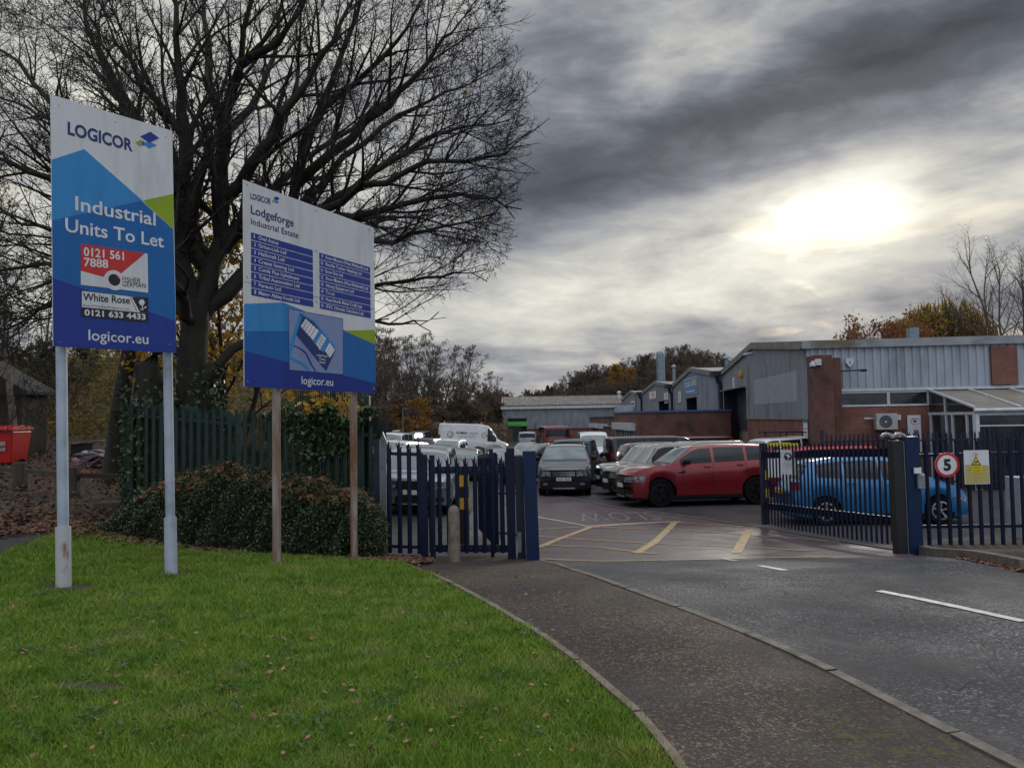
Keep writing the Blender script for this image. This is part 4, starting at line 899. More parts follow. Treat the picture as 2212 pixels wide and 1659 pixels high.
flat_sign('unit_number_sign', 'white number 1 plate above the roller shutter', 'sign', gz3(1587, 3.55), .62, .62, [('text', ('1', -.07, .07, -.3, .3), s_black, .03)], n=g1n)
ab = thing('alarm_box', gz3(1606, 3.9), 'small yellow alarm box high on the gable right of number 1', 'alarm box'); q = gz3(1606, 3.9, .1)
MB().lathe([(0, -.2), (.15, -.16), (.19, 0), (.15, .16), (0, .2)], q, 12).build('casing', M('alarm_yellow', (.50, .26, .01), .5), ab, sm=True)
cc_ = thing('security_camera', gz3(1632, 4.9), 'grey bullet camera under the gable peak of the near unit', 'security camera'); q = gz3(1632, 4.85, .1)
MB().tube([q, (q[0] - .45, q[1] + .1, q[2] - .08)], .07, 8).build('camera_body', m_clad2, cc_)
flat_sign('tenant_plates', 'stack of small grey and white tenant plates low on brick by the pier', 'sign', gz3(1738, 1.02, .02), .62, .85,
          [('poly', [(-.46,.24),(.46,.24),(.46,.46),(-.46,.46)], s_clad if 0 else m_clad), ('poly', [(-.2,.28),(.4,.28),(.4,.42),(-.2,.42)], s_mid), ('poly', [(-.46,-.06),(.3,-.06),(.3,.0),(-.46,.0)], m_clad), ('poly', [(-.4,-.24),(.4,-.24),(.4,-.18),(-.4,-.18)], m_clad), ('poly', [(-.4,-.42),(.34,-.42),(.34,-.34),(-.4,-.34)], m_clad)], n=g1n)
# far units
E0, E1, E2, E3 = (13.62, 51.3), (14.75, 71.0), (15.3, 91.0), (15.75, 111.0)
t2, u2, n2 = unit(E0, E1, 4.46, 5.33, 30, 'second grey gabled unit with blue and yellow company sign', .9, .85, (.38, .62, 3.0), m_clad)
t3, u3, n3 = unit(E1, E2, 4.46, 5.2, 30, 'third grey gabled unit below the tall steel flue', .9, .85, (.1, .4, 3.1), m_clad)
t4, u4, n4 = unit(E2, E3, 4.1, 4.95, 30, 'furthest small grey gable meeting the long corrugated building', .9, .85, None, m_clad)
def on(E0_, E1_, s, n, z, o=.08): p = Vector(E0_).lerp(Vector(E1_), s) + n * o; return (p.x, p.y, z)
flat_sign('company_sign', 'blue sign reading Orion Link Ltd in yellow and white on second gable', 'sign', on(E0, E1, .50, n2, 3.95), 6.2, 1.25,
          [('poly', [(-.49,-.47),(.49,-.47),(.49,.47),(-.49,.47)], s_mid), ('text', ('ORION', -.44, -.05, -.02, .34), MATS['notice_yellow'], .03), ('text', ('LINK LTD', .02, .44, -.02, .30), s_let, .02), ('poly', [(-.4,-.2),(.4,-.2),(.4,-.12),(-.4,-.12)], s_sky), ('poly', [(-.3,-.36),(.35,-.36),(.35,-.29),(-.3,-.29)], s_let)], n=(n2.x, n2.y))
flat_sign('unit_number_sign', 'small white number 2 plate on the second gable', 'sign', on(E0, E1, .78, n2, 3.25), 1.6, .95, [('text', ('2', -.12, .12, -.3, .3), s_black, .03)], n=(n2.x, n2.y))
flat_sign('company_sign', 'white sign with orange underline on the third gable', 'sign', on(E1, E2, .58, n3, 3.85), 4.6, .85, [('disc', (-.05, .1, .12, .22), s_red), ('poly', [(-.48,-.46),(.48,-.46),(.48,-.36),(-.48,-.36)], M('sign_orange', (.6, .2, .03), .5))], n=(n3.x, n3.y))
flat_sign('unit_number_sign', 'small white number 3 plate on the third gable', 'sign', on(E1, E2, .16, n3, 3.35), 2.2, 1.0, [('text', ('3', -.12, .12, -.3, .3), s_black, .03)], n=(n3.x, n3.y))
flat_sign('company_sign', 'small white sign framed in green on the furthest gable', 'sign', on(E2, E3, .40, n4, 3.25), 5.2, 1.15, [('poly', [(-.49,-.46),(.49,-.46),(.49,.46),(-.49,.46)], m_grn), ('poly', [(-.40,-.34),(.40,-.34),(.40,.34),(-.40,.34)], s_let), ('poly', [(-.3,-.1),(.3,-.1),(.3,.12),(-.3,.12)], m_grn)], n=(n4.x, n4.y))
for (q0, q1, n_, lab) in ((C1, C2, n1, 'black rainwater hopper and downpipe between first and second units'), (E0, E1, n2, 'rainwater hopper and downpipe between second and third units'), (E1, E2, n3, 'rainwater hopper and downpipe between third and fourth units')):
    p = Vector(q1) + n_ * .28; dp = thing('downpipe', (p.x, p.y, gz(p.x, p.y)), lab, 'downpipe')
    MB().box(p.x - .45, p.x + .1, p.y - .5, p.y + .3, 4.15, 4.5).build('hopper', m_blk, dp)
    MB().tube([(p.x - .1, p.y - .2, 4.15), (p.x - .05, p.y - .2, 3.85), (p.x + .14, p.y - .2, 3.6), (p.x + .14, p.y - .2, -1.4)], .13, 10).build('pipe', m_blk, dp, sm=True)
def flue(x, y, z0, z1, r, label, cap=False, n=10, mat=None):
    t = thing('flue', (x, y, z0), label, 'flue'); mat = mat or m_flue
    MB().lathe([(0, z0), (r, z0), (r, z1 - r * .6), (r * (.86 if not cap else 1), z1), (0, z1)], (x, y, 0), n).build('flue_pipe', mat, t)
    if cap: MB().lathe([(r * 1.9, z1 + .12), (r * 1.5, z1 + .2), (0, z1 + .42)], (x, y, 0), 12).build('cowl', mat, t); MB().tube([(x, y, z1), (x, y, z1 + .15)], r * .6, 8).build('cowl_neck', mat, t)
m_flue = M('galvanised_flue', (.20, .26, .31), .45, metal=.4, c2=(.15, .19, .23), scale=3)
flue(16.2, 84, 3.5, 8.6, .46, 'tall thick octagonal galvanised steel flue above the third gable', n=8)
flue(17.2, 82, 3.8, 6.7, .17, 'thin capped steel flue just right of the tall flue', True)
flue(15.6, 56, 4.2, 5.6, .16, 'short capped vent between the first two gables', True)
flue(16.3, 118, 3.6, 5.2, .20, 'small white capped vent pipe on the long corrugated roof', True, mat=m_wfr)
vb = thing('roof_vent_box', S(5.5, -6, 5), 'square grey metal vent box standing on the near unit roof', 'vent'); q = S(6.5, -6); MB().box(q[0] - .2, q[0] + .2, q[1] - .2, q[1] + .2, 4.6, 5.55).build('vent_casing', m_flue, vb)
# long building across the far end
lb = thing('long_warehouse', (7, 112, -1.6), 'long low grey building with rust-streaked corrugated roof across the back of the yard', 'building')
corr((-1.5, 112), (17, 112), lambda s: .1, lambda s: 3.3, .34, .06, Vector((0, -1))).build('cladding', m_clad, lb)
MB().box(-1.5, 17, 112.1, 132, -1.8, 3.2).build('wall', m_brick, lb); MB().box(-1.7, 17.2, 111.7, 111.95, 3.0, 3.42).build('eaves_fascia', m_wfr, lb)
rv = []; NR = 110
for i in range(NR + 1):
    x = -1.7 + 19 * i / NR; d = .14 * (i % 2); rv += [(x, 111.6, 3.45 + d), (x, 122, 5.0 + d), (x, 132, 3.45 + d)]
MB().add(rv, [(3*i+j, 3*i+j+3, 3*i+j+4, 3*i+j+1) for i in range(NR) for j in range(2)]).build('roof', M('rusty_sheet', (.19, .175, .16), .85, c2=(.12, .085, .06), scale=.8, detail=8, c3=(.30, .29, .27), s3=2), lb)
MB().box(-.7, 2.0, 111.7, 111.95, -1.6, 1.7).build('door', m_void, lb); MB().box(-.8, 2.1, 111.5, 111.68, .55, 1.2).build('green_sign_board', M('bright_green', (.08, .40, .06), .5), lb)
MB().box(-1.8, 0, 108, 111, -1.6, .1).build('brick_lobby', m_brick, lb)
lt_ = thing('lean_to_shed', (-4, 114, -1.6), 'small grey sloping lean-to at the left end of the long building', 'building')
corr((-4.6, 113), (-1.55, 113), lambda s: -1.6, lambda s: 1.05 + .8 * s, .3, .05, Vector((0, -1))).build('cladding', m_clad2, lt_)
MB().add([(-4.7, 112.8, 1.1), (-1.5, 112.8, 1.95), (-1.5, 124, 1.95), (-4.7, 124, 1.1)], [(0,1,2,3)]).build('roof', m_asb, lt_); MB().box(-4.55, -1.6, 113.1, 124, -1.8, 1.05).build('wall', m_clad, lt_)
# brick office blocks in front of the units
def office(x0, x1, y0, y1, zt, label, cop, wins):
    t = thing('brick_office_block', (x0, y0, -1.2), label, 'building'); MB().box(x0, x1, y0, y1, -1.8, zt).build('wall', m_brickd, t)
    MB().box(x0 - .06, x1 + .06, y0 - .06, y1 + .06, zt + .002, zt + .12).build('coping', cop, t)
    for a, b in wins:
        MB().box(x0 - .35, x0 + .0, a, b, zt - 1.15, zt - .65).build('white_fascia', m_wfr, t)
        w = MB().box(x0 - .03, x0 + .1, a + .2, b - .2, -1.2, zt - 1.16).build('window', m_void, t); f = MB()
        k = 5
        for i in range(k + 1): y = a + .2 + (b - a - .4) * i / k; f.box(x0 - .06, x0 - .032, y - .09, y + .09, -1.2, zt - 1.17)
        f.build('window_frame', m_wfr, w)
    return t
office(8.0, 13.9, 49.3, 61, 1.85, 'brick flat-roofed office block with blue coping beside the second unit', M('blue_coping', (.05, .10, .24), .5), ((50.5, 54.5), (55, 60)))
o2 = office(9.85, 14.9, 79, 99, 1.55, 'further darker brick flat-roofed block with windows before the third unit', m_blk, ((80, 86), (88, 97)))
MB().box(11.6, 13.4, 86, 88, 1.67, 2.9).build('roof_plant', m_clad2, o2)
office(8.2, 13.9, 62.5, 70, .7, 'low dark brick annexe between the two office blocks', m_blk, ())
# ---------------------------------------------------------------- vehicles
def paint(name, c, metal=.35, rough=.28): return M(name, c, rough, metal=metal, c2=tuple(x * .85 for x in c), scale=1.5, coat=.8, c3=tuple(x * .7 + .01 for x in c), s3=4)
m_tint = M('car_glass', (.008, .010, .012), .06, c2=(.014, .018, .020), scale=2, spec=.35)
m_screen = M('windscreen_glass', (.09, .115, .115), .07, c2=(.14, .17, .165), scale=2.2, spec=.8)
m_tyre = M('tyre_rubber', (.005, .005, .0055), .95, spec=.15)
m_rimd = M('dark_rim', (.018, .018, .02), .3, metal=.8); m_rims = M('silver_rim', (.35, .36, .38), .3, metal=.7)
m_trim = M('black_trim', (.006, .0065, .008), .5, spec=.3); m_head = M('headlamp_glass', (.05, .06, .07), .08, c2=(.30, .33, .36), scale=14, spec=.8, lo=.45, hi=.65)
m_chr = M('chrome_trim', (.5, .52, .54), .18, metal=.9); m_tail = M('tail_lamp', (.16, .008, .008), .2); m_plw = M('plate_white', (.6, .6, .58), .5); m_ply = M('plate_yellow', (.55, .38, .02), .5)
KIND = {
 'suv': dict(prof=[(0,.52),(.015,.59),(.06,.63),(.14,.655),(.272,.685),(.335,.82),(.40,.935),(.45,.978),(.56,1.0),(.76,.998),(.88,.978),(.93,.935),(.968,.77),(.985,.64),(1,.55)],
             belt=[(0,.52),(.05,.60),(.15,.635),(.275,.665),(.6,.695),(.92,.73),(.97,.66),(1,.55)], cowl=.275, ws=.41, rw=(.925,.965), fw=.20, rwh=.80, sill=.24, wr=.395, roofw=.74, wins=[(.325,.52),(.538,.725),(.742,.90)]),
 'boxy': dict(prof=[(0,.50),(.01,.555),(.05,.585),(.12,.60),(.225,.61),(.275,.76),(.325,.925),(.37,.955),(.50,.965),(.62,.975),(.66,.995),(.93,1.0),(.955,.96),(.985,.62),(1,.52)],
             belt=[(0,.50),(.05,.56),(.24,.58),(.92,.60),(.97,.58),(1,.50)], cowl=.228, ws=.322, rw=(.957,.98), fw=.175, rwh=.80, sill=.25, wr=.385, roofw=.80, wins=[(.275,.435),(.45,.63),(.645,.93)]),
 'hatch': dict(prof=[(0,.40),(.02,.49),(.07,.56),(.14,.61),(.215,.655),(.30,.82),(.385,.945),(.47,.99),(.56,1.0),(.72,.985),(.85,.93),(.90,.86),(.955,.66),(.985,.56),(1,.46)],
             belt=[(0,.40),(.06,.53),(.22,.61),(.55,.645),(.88,.68),(.96,.60),(1,.46)], cowl=.22, ws=.385, rw=(.885,.952), fw=.19, rwh=.80, sill=.17, wr=.315, roofw=.72, wins=[(.285,.49),(.505,.69),(.705,.84)]),
 'saloon': dict(prof=[(0,.40),(.02,.48),(.08,.56),(.16,.60),(.245,.645),(.33,.82),(.405,.94),(.48,.99),(.56,1.0),(.66,.97),(.76,.84),(.84,.71),(.95,.68),(.985,.62),(1,.46)],
             belt=[(0,.40),(.06,.53),(.25,.60),(.82,.655),(.95,.63),(1,.46)], cowl=.248, ws=.40, rw=(.70,.82), fw=.19, rwh=.80, sill=.16, wr=.32, roofw=.70, wins=[(.315,.475),(.49,.66),(.67,.74)]),
 'van': dict(prof=[(0,.34),(.01,.40),(.05,.44),(.10,.475),(.135,.50),(.19,.68),(.25,.85),(.30,.945),(.36,.985),(.42,1.0),(.97,1.0),(.985,.985),(.996,.93),(1,.80)],
             belt=[(0,.34),(.05,.42),(.14,.455),(.97,.47),(.99,.45),(1,.40)], cowl=.138, ws=.25, rw=(.997,.9985), fw=.16, rwh=.73, sill=.17, wr=.34, roofw=.80, wins=[(.17,.295)]),
 'mpvan': dict(prof=[(0,.40),(.01,.46),(.05,.51),(.10,.54),(.15,.565),(.21,.76),(.265,.92),(.31,.97),(.40,.995),(.6,1.0),(.96,.995),(.98,.96),(.995,.66),(1,.5)],
             belt=[(0,.40),(.05,.49),(.16,.545),(.97,.56),(.99,.52),(1,.46)], cowl=.153, ws=.262, rw=(.982,.992), fw=.165, rwh=.78, sill=.16, wr=.33, roofw=.80, wins=[(.19,.36),(.375,.64),(.655,.93)]),
}
def interp(p, f):
    if f <= p[0][0]: return p[0][1]
    for (a, x), (b, y) in zip(p, p[1:]):
        if f <= b: return x + (y - x) * (f - a) / (b - a)
    return p[-1][1]
def car(name, label, cat, loc, heading, pm, L, W, H, kind, lod=0, group=None, grille='dark', plate=True, rails=False, rim=None, plate_text=None, tint=None, dz=0., roof=None, badge=None, intake=True, trim=False, extra=None, screen=None):
    K = KIND[kind]; x, y = loc
    t = thing(name, (x, y, gz(x, y) - .055 + dz), label, cat, group)
    dx, dy = math.cos(R(heading)), math.sin(R(heading)); e = 1.3
    gxx = (gz(x + e, y) - gz(x - e, y)) / (2 * e); gyy = (gz(x, y + e) - gz(x, y - e)) / (2 * e)
    up = Vector((-gxx, -gyy, 1)).normalized(); fx = Vector((dx, dy, 0)); fx = (fx - up * fx.dot(up)).normalized(); fy = up.cross(fx)
    t.rotation_euler = Matrix((fx, fy, up)).transposed().to_euler()
    hw = W / 2; wr = K['wr'] * (H / 1.75 if kind in ('suv', 'boxy') else 1); sill = K['sill']; xf = L/2 - K['fw'] * L; xr = L/2 - K['rwh'] * L; ra = wr * 1.17
    def warp(p):
        x, y, z = p
        s = smooth(L/2 - .9, L/2, x); x -= s * (.26 * min(1.2, abs(y) / hw) ** 3 + .10 * max(0, (z / H - .30)) ** 1.0 * (1 if kind in ('hatch', 'saloon', 'suv') else .4))
        s = smooth(-L/2 + .7, -L/2, -(-x)) if 0 else smooth(L/2 - .7, L/2, -x); x += s * (.14 * min(1.2, abs(y) / hw) ** 3)
        return (x, y, z)
    def sec(x):
        f = (L/2 - x) / L; zt = interp(K['prof'], f) * H; zb = min(interp(K['belt'], f) * H, zt - .012)
        w = hw * (1 - .10 * max(0, 1 - f / .07) ** 2 - .07 * max(0, 1 - (1 - f) / .07) ** 2)
        cab = min(1, max(0, (zt - zb - .04 * H) / (.30 * H)))
        wt = w * .95 + (w * K['roofw'] - w * .95) * cab; ze = zt - (.012 + .055 * cab)
        zl = sill + .05 * max(0, 1 - f / .12) + .06 * max(0, 1 - (1 - f) / .10)
        for xc in (xf, xr):
            if abs(x - xc) < ra: zl = max(zl, wr + math.sqrt(ra * ra - (x - xc) ** 2) * .98)
        zl = min(zl, zb - .06)
        q = lambda a: zl + (zb - zl) * a
        return [(w * .94, zl), (w * .985, q(.22)), (w, q(.5)), (w * .99, q(.8)), (w * .955, zb), (wt + (w * .955 - wt) * .52 + .012 * cab, zb + (ze - zb) * .5), (wt, ze), (wt * .90, zt - .012 - .018 * cab), (wt * .5, zt - .004), (0, zt)]
    def sidey(x, z):
        s = sec(x)[:7]
        if z <= s[0][1]: return s[0][0]
        for (a, b), (c, d) in zip(s, s[1:]):
            if z <= d: return a + (c - a) * (z - b) / max(1e-6, d - b)
        return s[-1][0]
    def topz(x, y):
        s = sec(x)[6:]; y = abs(y)
        for (a, b), (c, d) in zip(s, s[1:]):
            if y >= c: return d + (b - d) * min(1, (y - c) / max(1e-6, a - c))
        return s[-1][1]
    fs = [i / 60 for i in range(61)] + [.008, .02, .992, .98]
    for xc in (xf, xr):
        for k in (-1, -.97, -.9, -.75, -.5, -.25, 0, .25, .5, .75, .9, .97, 1): fs.append((L/2 - xc - k * ra * .999) / L)
        fs += [(L/2 - xc - k * ra * 1.003) / L for k in (-1, 1)]
    fs = sorted(set(round(f, 5) for f in fs)); mb = MB(); vs = []; n = 19
    for f in fs:
        s = sec(L/2 - f * L); row = [(y, z) for y, z in s] + [(-y, z) for y, z in s[-2::-1]]
        vs += [warp((L/2 - f * L, y, z)) for y, z in row]
    F = [(i*n+j, i*n+j+1, (i+1)*n+j+1, (i+1)*n+j) for i in range(len(fs)-1) for j in range(n-1)]
    F += [tuple(range(n)), tuple(range((len(fs)-1)*n, len(fs)*n))]
    mb.add(vs, F).build('body', pm, t, True, True, angle=38)
    # underside and wheel wells
    ub = MB(); ub.box(-L/2 + .25, L/2 - .3, -hw * .86, hw * .86, sill - .04, sill + .10)
    for xc in (xf, xr):
        for s in (-1, 1):
            yy = s * (hw - .30); m_ = 14
            ub.add([(xc + ra * 1.02 * math.cos(math.pi * k / m_), yy + d, wr + ra * 1.02 * math.sin(math.pi * k / m_)) for d in (0, s * .24) for k in range(m_ + 1)],
                   [tuple(range(m_ + 1))] + [(k, k+1, m_+2+k, m_+1+k) for k in range(m_)])
    ub.build('underbody', m_trim, t, True)
    # wheels
    for xc in (xf, xr):
        for s in (-1, 1):
            yc = s * (hw - .135); w_ = MB().lathe([(wr*.62, -.1), (wr*.93, -.115), (wr, -.085), (wr, .085), (wr*.93, .115), (wr*.62, .1)], (xc, yc, wr), 26, 'Y').build('wheel', m_tyre, t, True, True)
            if lod < 2:
                r = MB(); r.lathe([(0, s*.02), (wr*.60, s*.02)], (xc, yc, wr), 20, 'Y'); 
                r2 = MB(); r2.lathe([(wr*.56, s*.108), (wr*.665, s*.104), (wr*.66, s*.05), (wr*.57, s*.05)], (xc, yc, wr), 26, 'Y'); r2.lathe([(0, s*.10), (wr*.12, s*.095), (wr*.13, s*.04)], (xc, yc, wr), 12, 'Y')
                for k in range(5):
                    a = k * 1.2566 + .3
                    for da in (-.09, .09): r2.bar((xc + wr*.10*math.cos(a), yc + s*.075, wr + wr*.10*math.sin(a)), (xc + wr*.62*math.cos(a+da), yc + s*.09, wr + wr*.62*math.sin(a+da)), .028, .03, up=(0, 1, 0))
                rr = r2.build('rim', rim or m_rimd, w_, True, True); r.build('brake_disc', m_trim, w_, True)
    # glass
    def patch(xs_, zf, off=.006, side=1, nz=6):
        g_ = MB(); vv = []
        for x in xs_:
            z0, z1 = zf(x)
            for j in range(nz + 1): z = z0 + (z1 - z0) * j / nz; vv.append(warp((x, side * (sidey(x, z) + off), z)))
        return g_.add(vv, [(i*(nz+1)+j, (i+1)*(nz+1)+j, (i+1)*(nz+1)+j+1, i*(nz+1)+j+1) for i in range(len(xs_)-1) for j in range(nz)])
    def winz(x):
        s = sec(x); zb = s[4][1] + .025; ze = s[6][1] - .035; return (zb, max(zb + .002, ze))
    for a, b in K['wins']:
        for sd in (-1, 1): patch([L/2 - L * (a + (b - a) * i / 14) for i in range(15)], winz, .005, sd).build('side_window', tint or m_tint, t, True, True)
    def screen_(f0, f1, nm, mt, ny=10):
        vv = []; 
        for i in range(9):
            f = f0 + (f1 - f0) * (.04 + .92 * i / 8); x = L/2 - f * L; wt = sec(x)[6][0] * .93
            for j in range(ny + 1): y = wt * (2 * j / ny - 1); p = warp((x, y, topz(x, y))); vv.append((p[0] + (.008 if nm == 'windscreen' else -.012), p[1], p[2] + .006))
        return MB().add(vv, [(i*(ny+1)+j, (i+1)*(ny+1)+j, (i+1)*(ny+1)+j+1, i*(ny+1)+j+1) for i in range(8) for j in range(ny)]).build(nm, mt, t, True, True)
    screen_(K['cowl'], K['ws'], 'windscreen', screen or m_screen)
    if kind != 'van': screen_(K['rw'][0], K['rw'][1], 'rear_window', m_tint)
    # nose: slabs that follow the curved front
    def nose(y0, y1, z0, z1, nm, mt, end=1, out=.012, z2=None, n_=8, par=None):
        vv = []; x0 = end * L/2
        for i in range(n_ + 1):
            f = i / n_; y = y0 + (y1 - y0) * f; za = z0; zb = z1 + ((z2 - z1) * f if z2 else 0)
            for dx_ in (-.03, out):
                for z in (za, zb):
                    p = warp((x0, y, z)); vv.append((p[0] + end * dx_, p[1], p[2]))
        fs_ = []
        for i in range(n_): a = 4*i; b = a + 4; fs_ += [(a+2, b+2, b+3, a+3), (a+3, b+3, b+1, a+1), (a, b, b+2, a+2)]
        fs_ += [(0, 2, 3, 1), (4*n_, 4*n_+1, 4*n_+3, 4*n_+2)]
        return MB().add(vv, fs_).build(nm, mt, par or t, True)
    zn = interp(K['prof'], 0) * H; zl0 = sec(L/2)[0][1]; q = lambda a: zl0 + (zn - zl0) * a; wf = hw * .9
    if kind in ('van', 'mpvan'): zn = interp(K['prof'], 0) * H
    gr = nose(-wf * .50, wf * .50, q(.66), q(.92), 'grille', m_trim)
    if grille == 'bars':
        for a in (.69, .78, .87): nose(-wf * .46, wf * .46, q(a), q(a + .025), 'grille_bar', m_chr, out=.02, par=gr)
    for s in (-1, 1):
        nose(s * wf * .53, s * wf * .96, q(.66), q(.93), 'headlight', m_head)
        patch([L/2 - .02 - .30 * i / 5 for i in range(6)], lambda x: (q(.68) + .12 * (L/2 - x), q(.93) + .06 * (L/2 - x)), .006, s, 3).build('headlight', m_head, t, True)
        if lod < 2: nose(s * wf * .62, s * wf * .92, q(.14), q(.32), 'fog_lamp_recess', m_trim)
        nose(s * hw * .79, s * hw * .90, H * .50, H * .64, 'tail_light', m_tail, end=-1)
        patch([-L/2 + .02 + .14 * i / 4 for i in range(5)], lambda x: (H * .51, H * .63), .005, s, 2).build('tail_light', m_tail, t, True)
    if intake: nose(-wf * .52, wf * .52, q(.04), q(.34), 'lower_intake', m_trim)
    nose(-wf * .45, wf * .45, q(-.02), q(.05), 'skid_plate', m_rims if kind in ('suv', 'boxy') else m_trim, out=.02)
    if trim == 'bumper':
        nose(-wf * 1.0, wf * 1.0, q(-.02), q(.40), 'bumper_cladding', m_trim, out=.006)
        for s in (-1, 1): nose(s * wf * .66, s * wf * .86, q(.16), q(.30), 'fog_lamp', m_head, out=.016)
        nose(-wf * .80, wf * .80, q(.97), q(1.0), 'bonnet_edge', m_trim, out=.002)
    if lod == 0 and kind == 'suv':
        for s in (-1, 1): patch([xf - ra * 1.12 - .22 * i / 4 for i in range(5)], lambda x: (sec(x)[4][1] * .80, sec(x)[4][1] * .80 + .03 + .07 * max(0, (xf - ra * 1.12 - x) / .22)), .006, s, 2).build('wing_vent', m_trim, t, True)
    if plate:
        pl_ = nose(-.26, .26, q(.42), q(.42) + .115, 'number_plate', m_plw, out=.024); nose(-.26, .26, .75 * H * .5 + .1, .75 * H * .5 + .215, 'rear_plate', m_ply, end=-1, out=.02)
        if plate_text:
            xx = warp((L/2, 0, q(.47)))[0] + .027
            fit_text(MB(), plate_text, lambda a, b: (xx, -.22 + .44 * a, q(.42) + .022 + .075 * b), .02).build('plate_lettering', s_black, pl_, True)
    if badge:
        xx = warp((L/2, 0, q(.97)))[0] + .01
        fit_text(MB(), badge, lambda a, b: (xx, -.42 + .84 * a, q(.955) + .055 * b), .02, 1.6).build('bonnet_lettering', m_chr, t, True)
    # mirrors, handles, door gaps, rails
    fm = K['wins'][0][0] + .035; xm = L/2 - fm * L; zm = sec(xm)[4][1] + .10
    for s in (-1, 1):
        MB().lathe([(0, -.10), (.06, -.085), (.085, -.02), (.085, .05), (.05, .10), (0, .11)], (0, 0, 0), 10, 'Y')
        m_ = MB(); ym = s * (sidey(xm, zm) + .20)
        pts = [(xm + .07 * ca, ym + .125 * cb * 1.0, zm + .09 * sa) for ca, cb, sa in [(math.cos(6.2832*i/10)*k2, kk, math.sin(6.2832*i/10)*k2) for kk, k2 in ((-1,.6),(-.85,.95),(0,1.05),(.7,.95),(1,.6)) for i in range(10)]]
        m_.add(pts, [(j*10+i, j*10+(i+1)%10, (j+1)*10+(i+1)%10, (j+1)*10+i) for j in range(4) for i in range(10)] + [tuple(range(10)), tuple(range(40, 50))])
        m_.build('wing_mirror', m_trim if trim is not True else pm, t, True, True)
    if lod < 1:
        for s in (-1, 1):
            for fa in [K['wins'][0][0] + .01, K['wins'][0][1] + .006] + ([K['wins'][1][1] + .006] if len(K['wins']) > 1 else []):
                patch([L/2 - fa * L - .007, L/2 - fa * L + .007], lambda x: (sec(x)[0][1] + .10, sec(x)[4][1]), .003, s).build('door_seam', m_trim, t, True)
            for fa in ([K['wins'][0][1] - .03] + ([K['wins'][1][1] - .03] if len(K['wins']) > 1 else [])):
                xx = L/2 - fa * L; zz_ = sec(xx)[4][1] - .09; MB().bar((xx - .10, s * (sidey(xx, zz_) + .025), zz_), (xx + .10, s * (sidey(xx, zz_) + .025), zz_), .03, .03).build('door_handle', pm, t, True)
            patch([xf - ra * 1.03 - (xf - xr - 2.06 * ra) * i / 10 for i in range(11)], lambda x: (sec(x)[0][1] - .0, sec(x)[0][1] + .09), .012, s, 2).build('side_sill', m_trim, t, True, True)
    if rails:
        for s in (-1, 1): MB().tube([(L/2 - f * L, s * (sec(L/2 - f * L)[6][0] * .92), sec(L/2 - f * L)[7][1] + (.012 if i in (0, 4) else .055)) for i, f in enumerate((K['ws'] + .05, K['ws'] + .09, .6, .85, .88))], .016, 6).build('roof_rail', m_trim, t, True, True)
    if roof == 'rack':
        rk = MB()
        for s in (-1, 1): rk.bar((L/2 - .40 * L, s * hw * .66, H + .14), (L/2 - .95 * L, s * hw * .66, H + .14), .035)
        for i in range(9): xx = L/2 - (.40 + .55 * i / 8) * L; rk.bar((xx, -hw * .66, H + .14), (xx, hw * .66, H + .14), .03)
        for i in (1, 4, 7):
            for s in (-1, 1): xx = L/2 - (.40 + .55 * i / 8) * L; rk.bar((xx, s * hw * .66, H - .03), (xx, s * hw * .66, H + .14), .035)
        rk.build('roof_rack', m_trim, t, True)
    if roof == 'beacons':
        for f in (.40, .93): MB().lathe([(.07, 0), (.07, .12), (0, .18)], (L/2 - f * L, 0, H), 12).build('amber_beacon', M('amber_lens', (.7, .22, .02), .3), t, True, True)
    if extra: extra(t, locals())
    return t
def CP(px, d): return ((px - 1106) / FPX * d, d)
p_red = paint('red_paint', (.21, .006, .012), .35); p_grey = paint('dark_grey_paint', (.045, .048, .055)); p_silver = paint('silver_paint', (.30, .31, .31), .5)
p_champ = paint('champagne_paint', (.22, .215, .19), .5); p_pale = paint('pale_silver_paint', (.33, .36, .38), .5); p_white = paint('white_car_paint', (.62, .63, .64), 0.); p_blk = paint('black_car_paint', (.012, .013, .017))
p_navy = paint('navy_car_paint', (.012, .022, .07)); p_blue = paint('sky_blue_paint', (.008, .14, .34), .25); p_teal = paint('slate_paint', (.05, .07, .085)); p_mar = paint('maroon_paint', (.16, .012, .02), .2); p_bred = paint('bright_red_paint', (.5, .02, .012), .1)
PG = 'cars parked in the yard'
car('sports_utility_car', 'large glossy red sports utility car with dark alloys parked side-on by the gate', 'car', (5.58, 23.5), 186, p_red, 4.85, 1.98, 1.78, 'suv', group=PG, grille='bars', dz=-.0)
car('sports_utility_car', 'champagne silver sports utility car immediately behind the red one', 'car', (5.42, 25.9), 187, p_champ, 4.85, 1.95, 1.86, 'boxy', group=PG, rim=m_rims)
car('sports_utility_car', 'pale grey-green sports utility car third in the row behind the red one', 'car', (5.40, 28.4), 187, p_pale, 4.8, 1.92, 1.86, 'boxy', group=PG)
car('sports_utility_car', 'white-roofed black sports utility car with roof spoiler, fourth in the row', 'car', (6.5, 31.3), 6, p_blk, 4.8, 1.92, 1.80, 'suv', group=PG, trim=True)
car('panel_van', 'long black panel van parked broadside behind the row of utility cars', 'van', (6.9, 36.5), 6, p_blk, 5.3, 1.95, 1.98, 'mpvan', group=PG)
car('expedition_utility_car', 'white and black utility vehicle carrying a full-length roof rack', 'car', (10.8, 31.8), 190, p_white, 4.7, 1.9, 1.95, 'boxy', group=PG, roof='rack')
car('estate_car', 'maroon estate roof glimpsed beneath the roof rack', 'car', (9.4, 41.5), 185, p_mar, 4.7, 1.85, 1.85, 'mpvan', lod=1, group=PG)
